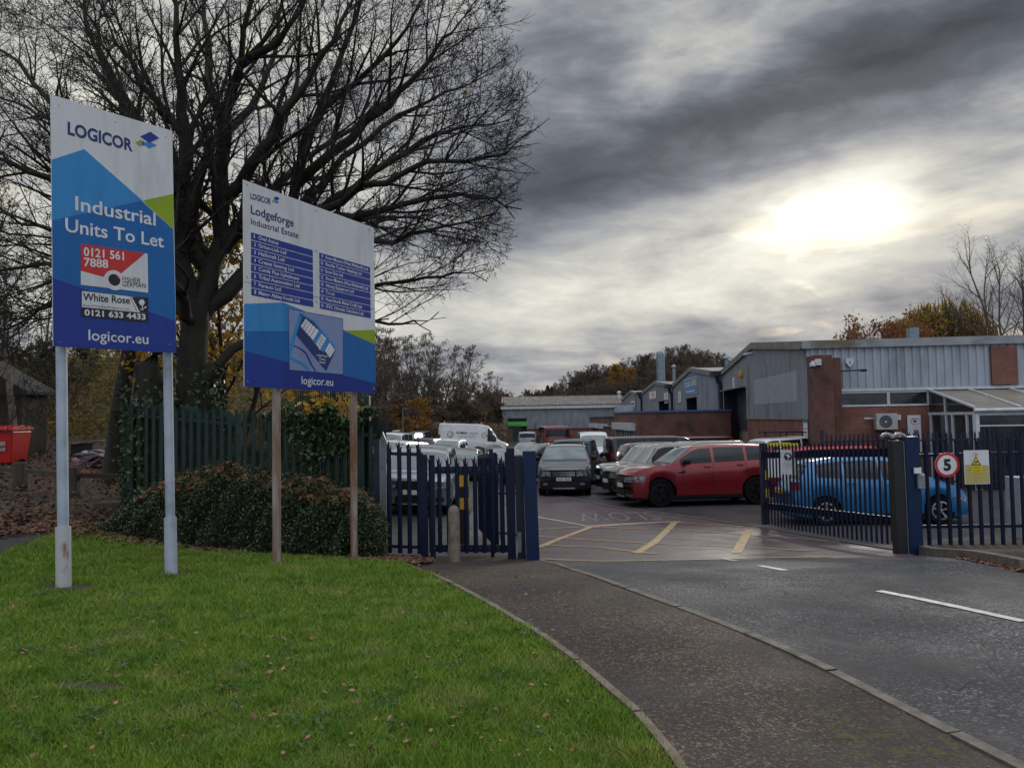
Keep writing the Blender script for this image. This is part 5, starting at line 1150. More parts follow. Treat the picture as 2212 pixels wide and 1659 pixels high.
car('sports_utility_car', 'dark grey sports utility car facing us with roof rails and plate VU67 OUG', 'car', CP(1219, 29.5), 264, p_grey, 4.6, 1.90, 1.80, 'suv', group=PG, grille='bars', plate_text='VU67 OUG', rails=True, trim='bumper')
car('sports_utility_car', 'dark slate sports utility car half hidden behind the left gate post', 'car', CP(1172, 35.5), 205, p_teal, 4.7, 1.9, 1.75, 'suv', lod=1, group=PG, rails=True)
car('people_carrier', 'tall dark people carrier directly behind the grey utility car', 'van', CP(1243, 35.0), 80, p_teal, 4.9, 1.92, 1.95, 'mpvan', lod=1, group=PG)
car('sports_utility_car', 'old dark silver sports utility car facing us behind the left palisade', 'car', CP(906, 22.8), 271, p_silver, 4.8, 1.98, 1.82, 'boxy', group=PG, grille='dark', badge='RANGE ROVER', screen=M('pale_windscreen', (.16, .19, .21), .12, c2=(.20, .23, .25), scale=2))
car('hatchback', 'bright blue five-door hatchback side-on behind the right gate and palisade', 'car', (8.35, 18.35), -4, p_blue, 4.10, 1.74, 1.56, 'hatch', group=PG, rim=m_rims)
car('family_saloon', 'dark grey saloon facing us, framed above the pedestrian gate', 'car', CP(998, 38), 268, p_grey, 4.5, 1.8, 1.46, 'hatch', lod=1, group=PG)
car('crossover_car', 'white crossover facing us behind the grey saloon', 'car', CP(966, 50), 262, p_white, 4.5, 1.88, 1.66, 'suv', lod=1, group=PG, rails=True)
car('crossover_car', 'dark navy crossover seen from behind left of the white crossover', 'car', CP(930, 55), 75, p_navy, 4.4, 1.85, 1.62, 'suv', lod=1, group=PG)
car('hatchback', 'small black hatchback seen from behind below the white van cab', 'car', CP(1052, 45), 110, p_blk, 4.0, 1.75, 1.5, 'hatch', lod=1, group=PG)
car('family_saloon', 'silver car facing us with pale roof and large windscreen right of the pedestrian gate', 'car', CP(1087, 38), 274, p_silver, 4.4, 1.8, 1.47, 'hatch', lod=1, group=PG)
car('hatchback', 'pale silver hatchback behind the left gate post top', 'car', CP(1137, 50), 262, p_pale, 4.2, 1.8, 1.52, 'hatch', lod=1, group=PG)
def van_logo(t, k):
    s = -1
    q = lambda x, z: (x, s * (k['sidey'](x, z) + .012), z)
    L = k['L']
    fit_text(MB(), 'COMEX', lambda a, b: q(-1.45 + 1.0 * a, 1.78 + .19 * b), .03).build('lettering', s_black, t, True)
    fit_text(MB(), '2000', lambda a, b: q(-.38 + .8 * a, 1.78 + .19 * b), .0).build('lettering', m_clad, t, True)
    for z in (1.62, 1.50): MB().add([q(-1.3, z), q(.2, z), q(.2, z + .03), q(-1.3, z + .03)], [(0,1,2,3)]).build('printed_line', m_clad, t, True)
    for c_, r_ in ((-1.9, .27), (.95, .24)):
        vv = [q(c_ + r_ * rr * math.cos(6.2832*i/24), 1.72 + r_ * rr * math.sin(6.2832*i/24)) for i in range(24) for rr in (1, .84)]
        MB().add(vv, [(2*i, 2*i+1, (2*i+3) % 48, (2*i+2) % 48) for i in range(24)]).build('emblem', s_black if c_ < 0 else M('logo_pink', (.35, .10, .12), .5), t, True)
    for i in range(3): MB().bar(q(-2.05 + .12 * i, 1.58), q(-1.85 + .10 * i, 1.88), .04, .01).build('emblem', s_black, t, True)
    fit_text(MB(), 'virgin', lambda a, b: q(.76 + .38 * a, 1.67 + .09 * b), .01).build('lettering', MATS['logo_pink'], t, True)
    vv = [q(1.38 + .16 * math.sin(6.2832*i/24) , 1.72 + .07 * math.sin(12.566*i/24)) for i in range(24)]
    MB().tube(vv + [vv[0]], .012, 4).build('emblem', s_black, t, True)
car('high_roof_van', 'white high-roof panel van with company lettering and two amber beacons', 'van', CP(1020, 66), -3, p_white, 6.0, 2.05, 2.65, 'van', lod=1, group=PG, roof='beacons', extra=van_logo)
car('high_roof_van', 'maroon van with pale roof, rear towards us, beyond the dark utility car', 'van', CP(1191, 52), 94, p_mar, 5.5, 2.05, 2.55, 'mpvan', lod=1, group=PG, roof=None)
car('panel_van', 'small pale blue van parked left of the maroon van', 'van', CP(1136, 74), 90, p_pale, 4.6, 1.9, 1.95, 'mpvan', lod=1, group=PG)
car('panel_van', 'white van between the dark people carrier and the black van', 'van', CP(1277, 48), 268, p_white, 5.2, 2.0, 2.15, 'mpvan', lod=1, group=PG)
for i, (px, d, hd, pt, kd, hh, lb_) in enumerate([(852, 64, 262, p_white, 'mpvan', 1.9, 'white van at the far left end of the car park'), (880, 68, 262, p_blk, 'suv', 1.8, 'black utility car beside the lamp column at the far end'), (902, 74, 265, p_grey, 'mpvan', 1.9, 'dark van third from the left along the far fence'),
     (878, 48, 258, p_pale, 'hatch', 1.5, 'silver hatchback just above the old utility car roof'), (845, 40, 262, p_white, 'suv', 1.7, 'white car roof beside the grey steel post'), (868, 78, 90, p_white, 'mpvan', 2.0, 'white pick-up top at the very back left')]):
    car('parked_car', lb_, 'car', CP(px, d), hd, pt, 4.5, 1.85, hh, kd, lod=2, group=PG)
car('estate_car', 'bright red vehicle roof glimpsed between the red car and brick wall', 'car', (10.2, 26.5), 185, p_bred, 4.2, 1.85, 1.62, 'mpvan', lod=1, group=PG)
q = (9.1, 26.4); yl_ = thing('yellow_load', (q[0], q[1], .52), 'yellow bars lying on the roof of the bright red vehicle', 'load')
for dy_ in (-.35, .35): MB().bar((q[0] - .5, q[1] + dy_, .57), (q[0] + .45, q[1] + dy_, .57), .12, .10).build('bar', M('load_yellow', (.5, .42, .02), .5), yl_)
# lamp column
lc = thing('lamp_column', (CP(869, 70)[0], 70, -1.4), 'thin grey lamp column rising before the trees at the back', 'lamp post'); x_ = CP(869, 70)[0]
MB().tube([(x_, 70, -1.6), (x_, 70, 2.7)], [.07, .045], 8).build('column', m_galv, lc); MB().box(x_ - .05, x_ + .35, 69.9, 70.1, 2.65, 2.75).build('lamp_head', m_galv, lc)
# ---------------------------------------------------------------- trees
def segmesh(name, segs, mat, parent):
    """tapered limbs from a list of (p0, p1, r0, r1), all in ONE mesh"""
    if not segs: return None
    Vs = []; Fs = []; off = 0
    A = np.array([(s[0][0], s[0][1], s[0][2], s[1][0], s[1][1], s[1][2], s[2], s[3]) for s in segs], dtype=np.float64)
    for lo, hi, n in ((0, .02, 3), (.02, .08, 5), (.08, 9, 10)):
        a = A[(A[:, 6] >= lo) & (A[:, 6] < hi)]
        if not len(a): continue
        P, Q = a[:, :3], a[:, 3:6]; d = Q - P; d /= np.maximum(np.linalg.norm(d, axis=1, keepdims=True), 1e-9)
        if lo > 0: Q = Q + d * a[:, 7:8] * .45
        ref = np.where(np.abs(d[:, 2:3]) < .9, np.array([[0, 0, 1.]]), np.array([[1., 0, 0]])); u = np.cross(d, ref); u /= np.linalg.norm(u, axis=1, keepdims=True); w = np.cross(d, u)
        ang = np.arange(n) * 2 * np.pi / n; c, s = np.cos(ang), np.sin(ang)
        ring = u[:, None, :] * c[None, :, None] + w[:, None, :] * s[None, :, None]
        v0 = P[:, None, :] + ring * a[:, 6][:, None, None]; v1 = Q[:, None, :] + ring * a[:, 7][:, None, None]
        V = np.concatenate([v0, v1], axis=1).reshape(-1, 3); m = len(a); b = (np.arange(m) * 2 * n)[:, None]; k = np.arange(n)[None, :]; k1 = (k + 1) % n
        F = np.stack([b + k, b + k1, b + n + k1, b + n + k], axis=2).reshape(-1, 4) + off
        Vs.append(V); Fs.append(F); off += len(V)
    return rawmesh(name, np.concatenate(Vs), np.concatenate(Fs), mat, parent, sm=True)
def leafmesh(name, pts, size, mat, parent, r_, flat=False, quad=True, down=0.):
    pts = np.array(pts); n = len(pts); rs = np.random.RandomState(r_)
    a = rs.normal(size=(n, 3)); a /= np.linalg.norm(a, axis=1, keepdims=True)
    b = rs.normal(size=(n, 3)); 
    if flat: a[:, 2] *= .25; b[:, 2] *= .25; a /= np.linalg.norm(a, axis=1, keepdims=True)
    b = b - a * (a * b).sum(1, keepdims=True); b /= np.linalg.norm(b, axis=1, keepdims=True)
    s = (size * rs.uniform(.6, 1.3, size=(n, 1))); nn = np.cross(a, b)
    V = np.stack([pts - a * s, pts - b * s * .55 + nn * s * .18, pts + a * s, pts + b * s * .55 + nn * s * .18], axis=1).reshape(-1, 3)
    F = np.arange(4 * n).reshape(-1, 4)
    return rawmesh(name, V, F, mat, parent)
class Grow:
    def __init__(s, seed, spec): s.r = random.Random(seed); s.segs = []; s.tips = []; s.S = spec; s.env = None
    def rv(s): return Vector((s.r.gauss(0, 1), s.r.gauss(0, 1), s.r.gauss(0, 1)))
    def go(s, p, d, L, r, lv, out=None):
        S = s.S[lv]; out = s.segs if out is None else out; n = max(2, int(round(L / S['seg']))); st = L / n; tend = S.get('tip', .25)
        az0 = s.r.uniform(0, 6.28)
        for i in range(n):
            f = (i + 1) / n; d = (d + s.rv() * S['wig'] + Vector((0, 0, S['up'] * (f if S.get('late') else 1)))).normalized()
            q = p + d * st; ra = r * (1 - (1 - tend) * i / n); rb = r * (1 - (1 - tend) * f)
            out.append((p, q, max(ra, .0048), max(rb, .0036)))
            if s.env and s.env(q): return
            if lv + 1 < len(s.S) and f > S.get('bare', .15):
                k = S['kids'] / n * 1.1; m = int(k) + (1 if s.r.random() < k - int(k) else 0)
                for _ in range(m):
                    az0 += 2.4; a = s.r.gauss(S['ang'], .16); u = d.orthogonal().normalized(); u.rotate(Quaternion(d, az0))
                    cd = (d * math.cos(a) + u * math.sin(a)).normalized(); cl = L * S['rat'] * (1 - .55 * f) * s.r.uniform(.65, 1.25)
                    s.go(q, cd, max(cl, .12), max(rb * S.get('rr', .55), .0035), lv + 1)
            p = q
        if lv + 1 >= len(s.S): s.tips.append(p)
        elif lv + 1 < len(s.S):
            for _ in range(S.get('end', 2)):
                cd = (d + s.rv() * .35).normalized(); s.go(p, cd, max(L * .25 * s.r.uniform(.7, 1.2), .15), max(r * tend * .9, .0035), lv + 1)
m_bark = M('wet_bark', (.024, .019, .014), .9, c2=(.012, .010, .008), scale=6, stretch=(1, 1, .35), bump=.7, bscale=22, c3=(.035, .045, .018), s3=1.2, bdist=.03)
m_twig = M('dark_twigs', (.016, .012, .010), .85, c2=(.026, .020, .015), scale=2)
m_twigb = M('brown_twigs', (.075, .050, .036), .9, c2=(.040, .028, .022), scale=.5, c3=(.085, .040, .025), s3=.15)
m_leafo = M('orange_leaves', (.42, .17, .012), .6, c2=(.30, .15, .01), scale=3)
m_leafy = M('yellow_leaves', (.58, .34, .02), .6, c2=(.26, .15, .012), scale=3)
big = [dict(seg=.55, wig=.05, up=.035, kids=9, ang=.75, rat=.55, bare=.12, tip=.22, rr=.52, end=3),
       dict(seg=.34, wig=.10, up=.035, kids=6.2, ang=.6, rat=.55, bare=.06, tip=.22, rr=.55, end=2),
       dict(seg=.20, wig=.17, up=.05, kids=3.6, ang=.72, rat=.5, bare=.05, tip=.35, rr=.65, end=2),
       dict(seg=.13, wig=.22, up=.05, kids=1.3, ang=.75, rat=.5, bare=0, tip=.5, rr=.8, end=1),
       dict(seg=.08, wig=.25, up=.03, kids=0, ang=.8, rat=.5, tip=.6)]
TD = 15.2
def tp(px, py, dd=0.): p = at(px, py, TD + dd); return Vector(p)
gt = Grow(11, big); EC = tp(440, 330)
gt.env = lambda q: q.x > EC.x + 2 and ((q.x - EC.x) / 6.55) ** 2 + (min(0, q.z - EC.z) / 4.1) ** 2 + (max(0, q.z - EC.z - .5) / 9.) ** 2 > 1 + gt.r.uniform(-.10, .06)
base = tp(428, 930); base.z = -.1
bt = thing('bare_tree', base, 'huge bare spreading tree behind the signboards, its branches filling the upper left', 'tree', 'bare trees')
trunk = [base + Vector((0, 0, -.4)), tp(425, 880), tp(415, 800), tp(418, 740), tp(424, 690)]
trm = MB().tube(trunk, [.48, .38, .29, .27, .25], 16)
trm.tube([base + Vector((-.95, .1, -.4)), tp(335, 870), tp(318, 790), tp(345, 750), tp(352, 735)], [.36, .30, .24, .17, .07], 12)   # cut side stem
trm.tube([tp(415, 850), tp(455, 810), tp(470, 790)], [.25, .20, .17], 10)
# guided limbs: pixel polylines in the photo, then free growth along them
limbs = [([(424,700,0),(385,560,-.3),(395,430,-.6),(400,300,-1.),(385,150,-1.3),(370,-60,-1.5)], .23), ([(424,700,0),(462,560,.3),(482,430,.3),(480,300,.2),(520,140,-.2),(560,-80,-.4)], .22),
         ([(424,700,.1),(520,600,.6),(590,520,1.),(640,400,1.3),(690,240,1.3),(760,60,1.2),(800,-80,1.)], .19), ([(455,590,.2),(400,480,.6),(330,360,1.),(270,230,1.3),(200,90,1.5),(150,-60,1.6)], .17),
         ([(415,640,0),(330,560,-.5),(240,470,-1.),(140,400,-1.4),(20,350,-1.6),(-100,320,-1.7)], .14), ([(424,690,0),(300,620,.4),(180,590,.8),(60,575,1.),(-60,590,1.)], .12),
         ([(520,600,.6),(640,500,.3),(760,470,-.1),(880,440,-.5),(1000,420,-.8),(1090,445,-1.)], .12), ([(590,520,1.),(720,430,.6),(840,350,.3),(950,290,0),(1060,270,-.3)], .12),
         ([(640,400,1.3),(760,300,.8),(860,200,.4),(940,110,.2),(1000,40,.1)], .12), ([(482,430,.3),(570,320,-.2),(640,210,-.6),(720,90,-1.),(780,-30,-1.2)], .14),
         ([(395,430,-.6),(320,300,-.9),(240,160,-1.1),(180,20,-1.3)], .13), ([(480,300,.2),(450,180,.8),(440,40,1.2),(430,-100,1.4)], .13),
         ([(470,790,0),(560,700,.5),(680,640,1.),(800,620,1.2),(920,600,1.),(1020,590,.8)], .10), ([(560,700,.5),(680,560,-.4),(800,520,-.9),(920,500,-1.2),(1040,470,-1.4)], .10),
         ([(680,640,1.),(780,690,1.),(870,700,.8),(930,690,.7)], .06), ([(380,560,-.3),(250,540,-1.2),(120,500,-2.),(0,450,-2.4)], .10), ([(462,560,.3),(560,430,1.8),(680,330,2.6),(800,240,3.),(900,170,3.2)], .12),
         ([(424,700,0),(380,620,-1.2),(330,520,-2.),(300,400,-2.6),(280,260,-3.)], .12), ([(400,300,-1.),(300,180,-1.8),(230,40,-2.2)], .09), ([(600,500,1.),(740,340,1.6),(860,250,2.),(960,200,2.2),(1040,160,2.3)], .09), ([(640,500,.3),(780,400,-.6),(920,350,-1.2),(1050,340,-1.5),(1120,300,-1.6)], .09),
         ([(690,240,1.3),(800,150,.8),(880,60,.5),(930,-40,.4)], .08), ([(240,470,-1.),(150,300,-.6),(90,200,-.4),(20,120,-.3),(-60,60,-.2)], .09), ([(330,360,1.),(230,330,1.8),(120,260,2.3),(30,220,2.6),(-50,180,2.8)], .09),
         ([(480,300,.2),(560,200,1.4),(600,80,2.),(620,-60,2.3)], .10), ([(180,590,.8),(110,660,.4),(40,700,.2),(-40,730,.1)], .06), ([(330,620,0),(250,650,-.8),(170,680,-1.4),(80,690,-1.8)], .06), ([(590,520,1.),(700,500,2.2),(820,470,2.9),(940,480,3.2),(1050,520,3.2)], .07), ([(520,140,-.2),(620,60,-.8),(690,-60,-1.)], .10)]
for pts, r in limbs:
    P = [tp(*p) for p in pts]; n = len(P)
    for i in range(n - 1):
        m = 3
        for j in range(m):
            a = P[i].lerp(P[i+1], j / m); b = P[i].lerp(P[i+1], (j+1) / m); f0 = (i + j / m) / (n - 1); f1 = (i + (j + 1) / m) / (n - 1)
            w0 = gt.rv() * .05 if 0 < i + j else Vector((0, 0, 0)); 
            if j: a = prev
            b = b + gt.rv() * (.05 if not (i == n - 2 and j == m - 1) else 0); prev = b
            if j == m - 1: b = P[i+1]
            ra, rb = r * (1 - .86 * f0), r * (1 - .86 * f1); gt.segs.append((a, b, max(ra, .012), max(rb, .010)))
            if f1 > .12:
                d = (b - a).normalized(); k = 1.3
                for _ in range(int(k) + (gt.r.random() < k - int(k))):
                    u = d.orthogonal().normalized(); u.rotate(Quaternion(d, gt.r.uniform(0, 6.28))); an = gt.r.gauss(.6, .16)
                    cd = d * math.cos(an) + u * math.sin(an) + Vector((0, 0, .12)); gt.go(b, cd.normalized(), gt.r.uniform(1.4, 2.9) * (1.1 - .45 * f1), max(rb * .5, .014), 1)
    gt.go(P[-1], (P[-1] - P[-2]).normalized(), 1.0, r * .15, 1)
print('tree segs', len(gt.segs))
trm.build('trunk', m_bark, bt, sm=True, angle=60); segmesh('branches', gt.segs, m_twig, bt)
lr = random.Random(5); leafmesh('leaves', [lr.choice(gt.tips) + Vector((0, 0, -.03)) for _ in range(70)], .055, m_leafo, bt, 3)
leafmesh('seed_heads', [lr.choice(gt.tips) + Vector((0, 0, -.04)) for _ in range(90)], .028, m_twig, bt, 4)
# ivy on the trunks
m_ivy = M('ivy_leaves', (.018, .045, .012), .45, c2=(.035, .075, .018), scale=9, spec=.5)
iv = []
for _ in range(2600):
    h = lr.uniform(0, 1) ** 1.3; q = trunk[1].lerp(trunk[3], h * .7) if lr.random() < .5 else (base + Vector((-.95, .1, 1.2))).lerp(tp(325, 830), h)
    a = lr.uniform(0, 6.28); rr = lr.gauss(.5, .08); iv.append(q + Vector((rr * math.cos(a), rr * math.sin(a), lr.uniform(-1.2, .2))))
iy = thing('ivy', base, 'dark green ivy climbing the great tree trunk above the fence', 'ivy'); leafmesh('ivy_foliage', iv, .05, m_ivy, iy, 8)

med = [dict(seg=.6, wig=.06, up=.05, kids=10, ang=.65, rat=.55, bare=.25, tip=.3, end=3), dict(seg=.45, wig=.1, up=.07, kids=7, ang=.65, rat=.5, tip=.3, end=2),
       dict(seg=.3, wig=.14, up=.06, kids=5, ang=.7, rat=.5, tip=.4, end=2), dict(seg=.2, wig=.2, up=.03, kids=0, ang=.7, rat=.5, tip=.5)]
def free_tree(name, label, x, y, H, r, seed, spec=med, mat=m_twig, stems=1, group=None, z=None, leaves=None, lean=(0, 0), spread=.25, bark=None, first=.35):
    g_ = Grow(seed, spec); z = gz(x, y) + hz(x, y) - .2 if z is None else z; t = thing(name, (x, y, z), label, 'tree', group); tr = MB(); 
    for k in range(stems):
        d = Vector((lean[0] + g_.r.gauss(0, spread * (stems > 1)), lean[1] + g_.r.gauss(0, spread * (stems > 1)), 1)).normalized()
        p = Vector((x, y, z)); q = p + d * H * first * .5; tr.tube([p, p.lerp(q, .5), q], [r * 1.15, r, r * .9], 10)
        g_.go(q, d, H * (1 - first * .5) * g_.r.uniform(.85, 1), r * .9, 0)
    tr.build('trunk', bark or m_bark, t, sm=True); segmesh('branches', g_.segs, mat, t)
    if leaves: n, s, m = leaves; leafmesh('leaves', [g_.r.choice(g_.tips) + g_.rv() * s * 1.5 for _ in range(n)], s, m, t, seed)
    return t, g_
# smaller tree by the rubbish heap with a few yellow leaves
p_ = (X_(246, 19.6), 19.6)
free_tree('bare_tree', 'smaller forked tree with a few yellow leaves beside the rubbish heap', p_[0], p_[1], 8.5, .27, 21, stems=2, spread=.10, z=gz(*p_) - .15, leaves=(260, .07, m_leafy), first=.42, group='bare trees')
free_tree('bare_tree', 'tall dark tree at the left picture edge whose twigs overlap the tall board', -15.5, 17.0, 13, .28, 25, stems=2, group='bare trees', first=.25)
free_tree('bare_tree', 'yellow-leaved young tree between the two signboards behind the green fence', X_(500, 19.0), 19.0, 5.6, .10, 31, stems=4, spread=.35, z=-.4, leaves=(4200, .085, m_leafy), group='bare trees', mat=m_twig)
free_tree('bare_tree', 'thin tree on the left bank above the shed with yellowing leaves', -19.0, 26.0, 9, .16, 33, stems=3, spread=.3, leaves=(300, .08, m_leafy), group='bare trees')
# ---------------------------------------------------------------- woods behind
wood = [dict(seg=1.2, wig=.07, up=.08, kids=11, ang=.6, rat=.55, bare=.15, tip=.25, end=3), dict(seg=.9, wig=.12, up=.10, kids=8, ang=.6, rat=.5, tip=.3, end=2),
        dict(seg=.6, wig=.18, up=.06, kids=5, ang=.65, rat=.5, tip=.4, end=2), dict(seg=.45, wig=.2, up=.04, kids=0, ang=.7, rat=.5, tip=.6)]
def fat(segs, k): return [(a, b, max(r0, k), max(r1, k * .8)) for a, b, r0, r1 in segs]
protos = []
def proto(label, H, r, seed, stems, mat, leaves=None, group='bare trees beyond the yard', kmin=.016, spread=.25, first=.2, spec=wood, bark=None):
    g_ = Grow(seed, spec); t = thing('woodland_tree', (0, 0, 0), label, 'tree', group); tr = MB()
    for k in range(stems):
        d = Vector((g_.r.gauss(0, spread), g_.r.gauss(0, spread), 1)).normalized(); p = Vector((g_.r.gauss(0, .2), g_.r.gauss(0, .2), -.3)); q = p + d * H * first
        tr.tube([p, q], [r, r * .85], 7); g_.go(q, d, H * (1 - first) * g_.r.uniform(.8, 1), r * .85, 0)
    tr.build('trunk', bark or mat, t, local=True); segmesh('crown', fat(g_.segs, kmin), mat, t)
    if leaves: n, s, m = leaves; leafmesh('leaves', [g_.r.choice(g_.tips) + g_.rv() * s for _ in range(n)], s, m, t, seed)
    protos.append(t); return t
def put(t, x, y, s=1., rz=0., z=None, label=None, first=[set()]):
    if t.name in first[0]:
        r = t.copy(); C.objects.link(r)
        for ch in [c for c in bpy.data.objects if c.parent == t]: c = ch.copy(); C.objects.link(c); c.parent = r
    else: r = t; first[0].add(t.name)
    r.location = (x, y, (gz(x, y) + hz(x, y) - .3) if z is None else z); r.scale = (s, s, s); r.rotation_euler = (0, 0, rz)
    if label: r['label'] = label
    return r
m_tw2 = M('reddish_twigs', (.125, .088, .070), .9, c2=(.085, .062, .050), scale=.4); m_tw3 = M('grey_brown_twigs', (.105, .085, .068), .9, c2=(.068, .056, .044), scale=.4)
m_lor = M('rust_leaves', (.24, .095, .03), .7, c2=(.15, .065, .025), scale=.6); m_lye = M('gold_leaves', (.34, .17, .012), .7, c2=(.22, .12, .012), scale=.6)
m_lgr = M('olive_leaves', (.085, .085, .026), .7, c2=(.055, .060, .020), scale=.6); m_lbr = M('brown_leaves', (.125, .085, .052), .8, c2=(.080, .058, .038), scale=.5)
for m_ in (m_leafo, m_leafy, m_lor, m_lye, m_lgr, m_lbr): leafy(m_)
PA = proto('bare upright tree in the wood beyond the car park', 10, .18, 41, 2, m_tw3)
PB = proto('reddish bare tree in the wood beyond the car park', 8, .14, 42, 4, m_tw2, leaves=(500, .09, m_lbr))
PC = proto('bushy olive tree among the bare wood', 6, .12, 43, 5, m_tw3, leaves=(3800, .11, m_lgr), spread=.4)
PD = proto('rust and gold leaved tree among the bare wood', 6, .12, 44, 4, m_tw2, leaves=(3200, .12, m_lye), spread=.35)
PE = proto('low brown thicket tree under the taller wood', 5, .08, 45, 8, m_tw2, leaves=(3000, .10, m_lbr), spread=.5, first=.1)
wr_ = random.Random(99)
# left wood beside the yard: px 560..1080, tops given in picture heights
def place_px(P_, px, d, topy, hp, **k):
    x = (px - 1106) / FPX * d; zb = gz(x, d) + hz(x, d) - .3; zt = EYE + (905 - topy) / FPX * d; return put(P_, x, d, max(.3, (zt - zb) / hp), wr_.uniform(0, 6.28), **k)
for px, d, ty, P_, hp in [(840,84,735,PA,10),(885,92,752,PA,10),(925,96,745,PA,10),(955,100,742,PA,10),(990,108,775,PA,10),(1015,112,800,PA,10),(865,100,750,PA,10),(905,112,760,PA,10),(820,90,760,PB,8),
      (835,82,800,PB,8),(870,86,820,PB,8),(905,92,830,PB,8),(940,98,835,PB,8),(975,104,835,PB,8),(1010,110,840,PB,8),(1035,118,845,PB,8),(1060,125,850,PB,8),(850,78,868,PE,5),(880,84,875,PE,5),(915,88,870,PE,5),(950,92,880,PE,5),(985,97,872,PE,5),(1015,103,870,PE,5),(1045,112,868,PE,5),(1070,122,866,PE,5),
      (885,80,862,PD,6),(910,82,880,PD,6),(890,76,900,PD,6),(1018,100,886,PD,6),(965,96,885,PC,6),(1000,98,884,PC,6),(935,90,893,PC,6),(855,80,895,PC,6),(830,76,880,PB,8),(1030,104,890,PC,6),(1060,112,888,PC,6)]:
    place_px(P_, px, d, ty, hp)
# far hillside: rows of trees along the skyline
sky_prof = [(1040,855),(1100,862),(1150,858),(1200,850),(1240,815),(1290,808),(1330,800),(1380,790),(1420,780),(1470,772),(1510,770),(1545,788),(1580,800),(1640,805),(1750,800),(1900,800),(2100,790),(2260,790)]
for row, (d, dy, step) in enumerate(((200, 0, 13), (178, 18, 14), (160, 36, 16), (146, 52, 18))):
    px = 1035 + row * 5
    while px < 1660:
        ty = interp(sky_prof, px) + dy * (.6 if px < 1200 else 1) + wr_.uniform(-5, 7)
        P_ = wr_.choice([PA, PB, PB, PE, PE, PC if wr_.random() < .4 else PB]); hp = {PA: 10, PB: 8, PC: 6, PD: 6, PE: 5}[P_]
        if ty < 880: x = (px - 1106) / FPX * d; s = wr_.uniform(.85, 1.25); put(P_, x, d, s, wr_.uniform(0, 6.28), z=EYE + (905 - ty) / FPX * d - hp * s * .93)
        px += step * wr_.uniform(.8, 1.2)
def hill_spot(P_, px, ty, d, s, label, hp=6): put(P_, (px - 1106) / FPX * d, d, s, 1.0, z=EYE + (905 - ty) / FPX * d - hp * s * .93, label=label)
hill_spot(PD, 1350, 800, 150, 1.15, 'bright gold round tree on the far wooded hill'); hill_spot(PD, 1450, 790, 140, .5, 'tiny yellow sapling on the far hill near the tall flue') if 0 else None
# hillside ground cover so that no bare earth shows between crowns
m_scrub = M('hill_scrub', (.055, .032, .022), .95, c2=(.030, .021, .015), scale=.35, detail=8, c3=(.045, .042, .016), s3=.12, bump=1., bscale=2, bdist=.4)
sv = []; 
# dark conifers on the skyline
def conifer(px, ty, d, w, label):
    x = (px - 1106) / FPX * d; zt = EYE + (905 - ty) / FPX * d; t = thing('conifer', (x, d, zt - 8), label, 'tree'); r_ = random.Random(px); pts = []
    for _ in range(2600): h = r_.random(); a = r_.uniform(0, 6.28); rr = w * (1 - h) ** .45 * r_.uniform(.5, 1); pts.append(Vector((x + rr * math.cos(a), d + rr * math.sin(a), zt - 8 * (1 - h))))
    leafmesh('crown', pts, .30, M('conifer_green', (.012, .020, .010), .8, c2=(.02, .03, .014), scale=1), t, px); MB().tube([(x, d, zt - 9), (x, d, zt - 2)], .2, 6).build('trunk', m_bark, t)
conifer(1183, 835, 190, 1.1, 'left of two dark conifers on the far skyline'); conifer(1192, 838, 190, 1.5, 'right of two dark conifers on the far skyline')
place_px(PA, 1069, 230, 832, 10, label='lone slim bare poplar standing above the low far skyline').scale = (.45, .45, 1.1)
# trees behind the near unit on the right
wl = thing('willow_tree', ((2035 - 1106) / FPX * 62, 62, -1.5), 'golden-brown weeping willow rising behind the near unit roof', 'tree'); wx = wl.location.x
gw = Grow(61, wood); ws_ = []; wl_ = []
for i in range(150):
    a_ = gw.r.uniform(0, 6.28); rr = 3.6 * math.sqrt(gw.r.random()); zt_ = 9.7 - .16 * rr * rr + gw.r.gauss(0, .45); x_, y_ = wx + rr * math.cos(a_), 62 + rr * math.sin(a_)
    ws_.append((Vector((wx + .3 * math.cos(a_), 62, 2.5)), Vector((x_, y_, zt_)), .09, .03)); p = Vector((x_, y_, zt_))
    for k in range(7):
        q = p + Vector((gw.r.gauss(.28 * math.cos(a_), .35), gw.r.gauss(.28 * math.sin(a_), .35), gw.r.uniform(-.2, .5))); c_ = q.copy(); n_ = gw.r.randint(5, 9)
        for j in range(n_):
            c2_ = c_ + Vector((gw.r.gauss(.05 * math.cos(a_), .05), gw.r.gauss(0, .05), -.42)); ws_.append((c_, c2_, .022, .018))
            for _ in range(2): wl_.append(c_.lerp(c2_, gw.r.random()) + gw.rv() * .07)
            c_ = c2_
MB().tube([(wx, 62, -1.6), (wx, 62, 3)], [.5, .35], 10).build('trunk', m_bark, wl, sm=True); segmesh('branches', ws_, m_twigb, wl)
leafmesh('foliage', wl_, .13, leafy(M('willow_leaves', (.55, .34, .05), .7, c2=(.36, .26, .05), scale=.5), .7), wl, 61)
free_tree('shrub_tree', 'rust red leaved bush left of the willow behind the unit roof', (1925 - 1106) / FPX * 60, 60, 8.2, .15, 62, stems=7, spread=.42, mat=m_tw2, z=-1.5, leaves=(9000, .14, m_lor), first=.2, spec=wood)
for i, (px, d, H, sd, lb) in enumerate([(2085, 60, 10.5, 66, 'shorter bare tree directly behind the willow crown'), (2180, 56, 13.4, 63, 'tall slender bare tree right of the willow above the roof'), (2250, 56, 12.6, 64, 'bare tree cut by the right picture edge above the roof')]):
    free_tree('bare_tree', lb, (px - 1106) / FPX * d, d, H, .17, sd, stems=4, spread=.20, mat=m_tw3, z=-1.5, first=.3, group='bare trees')
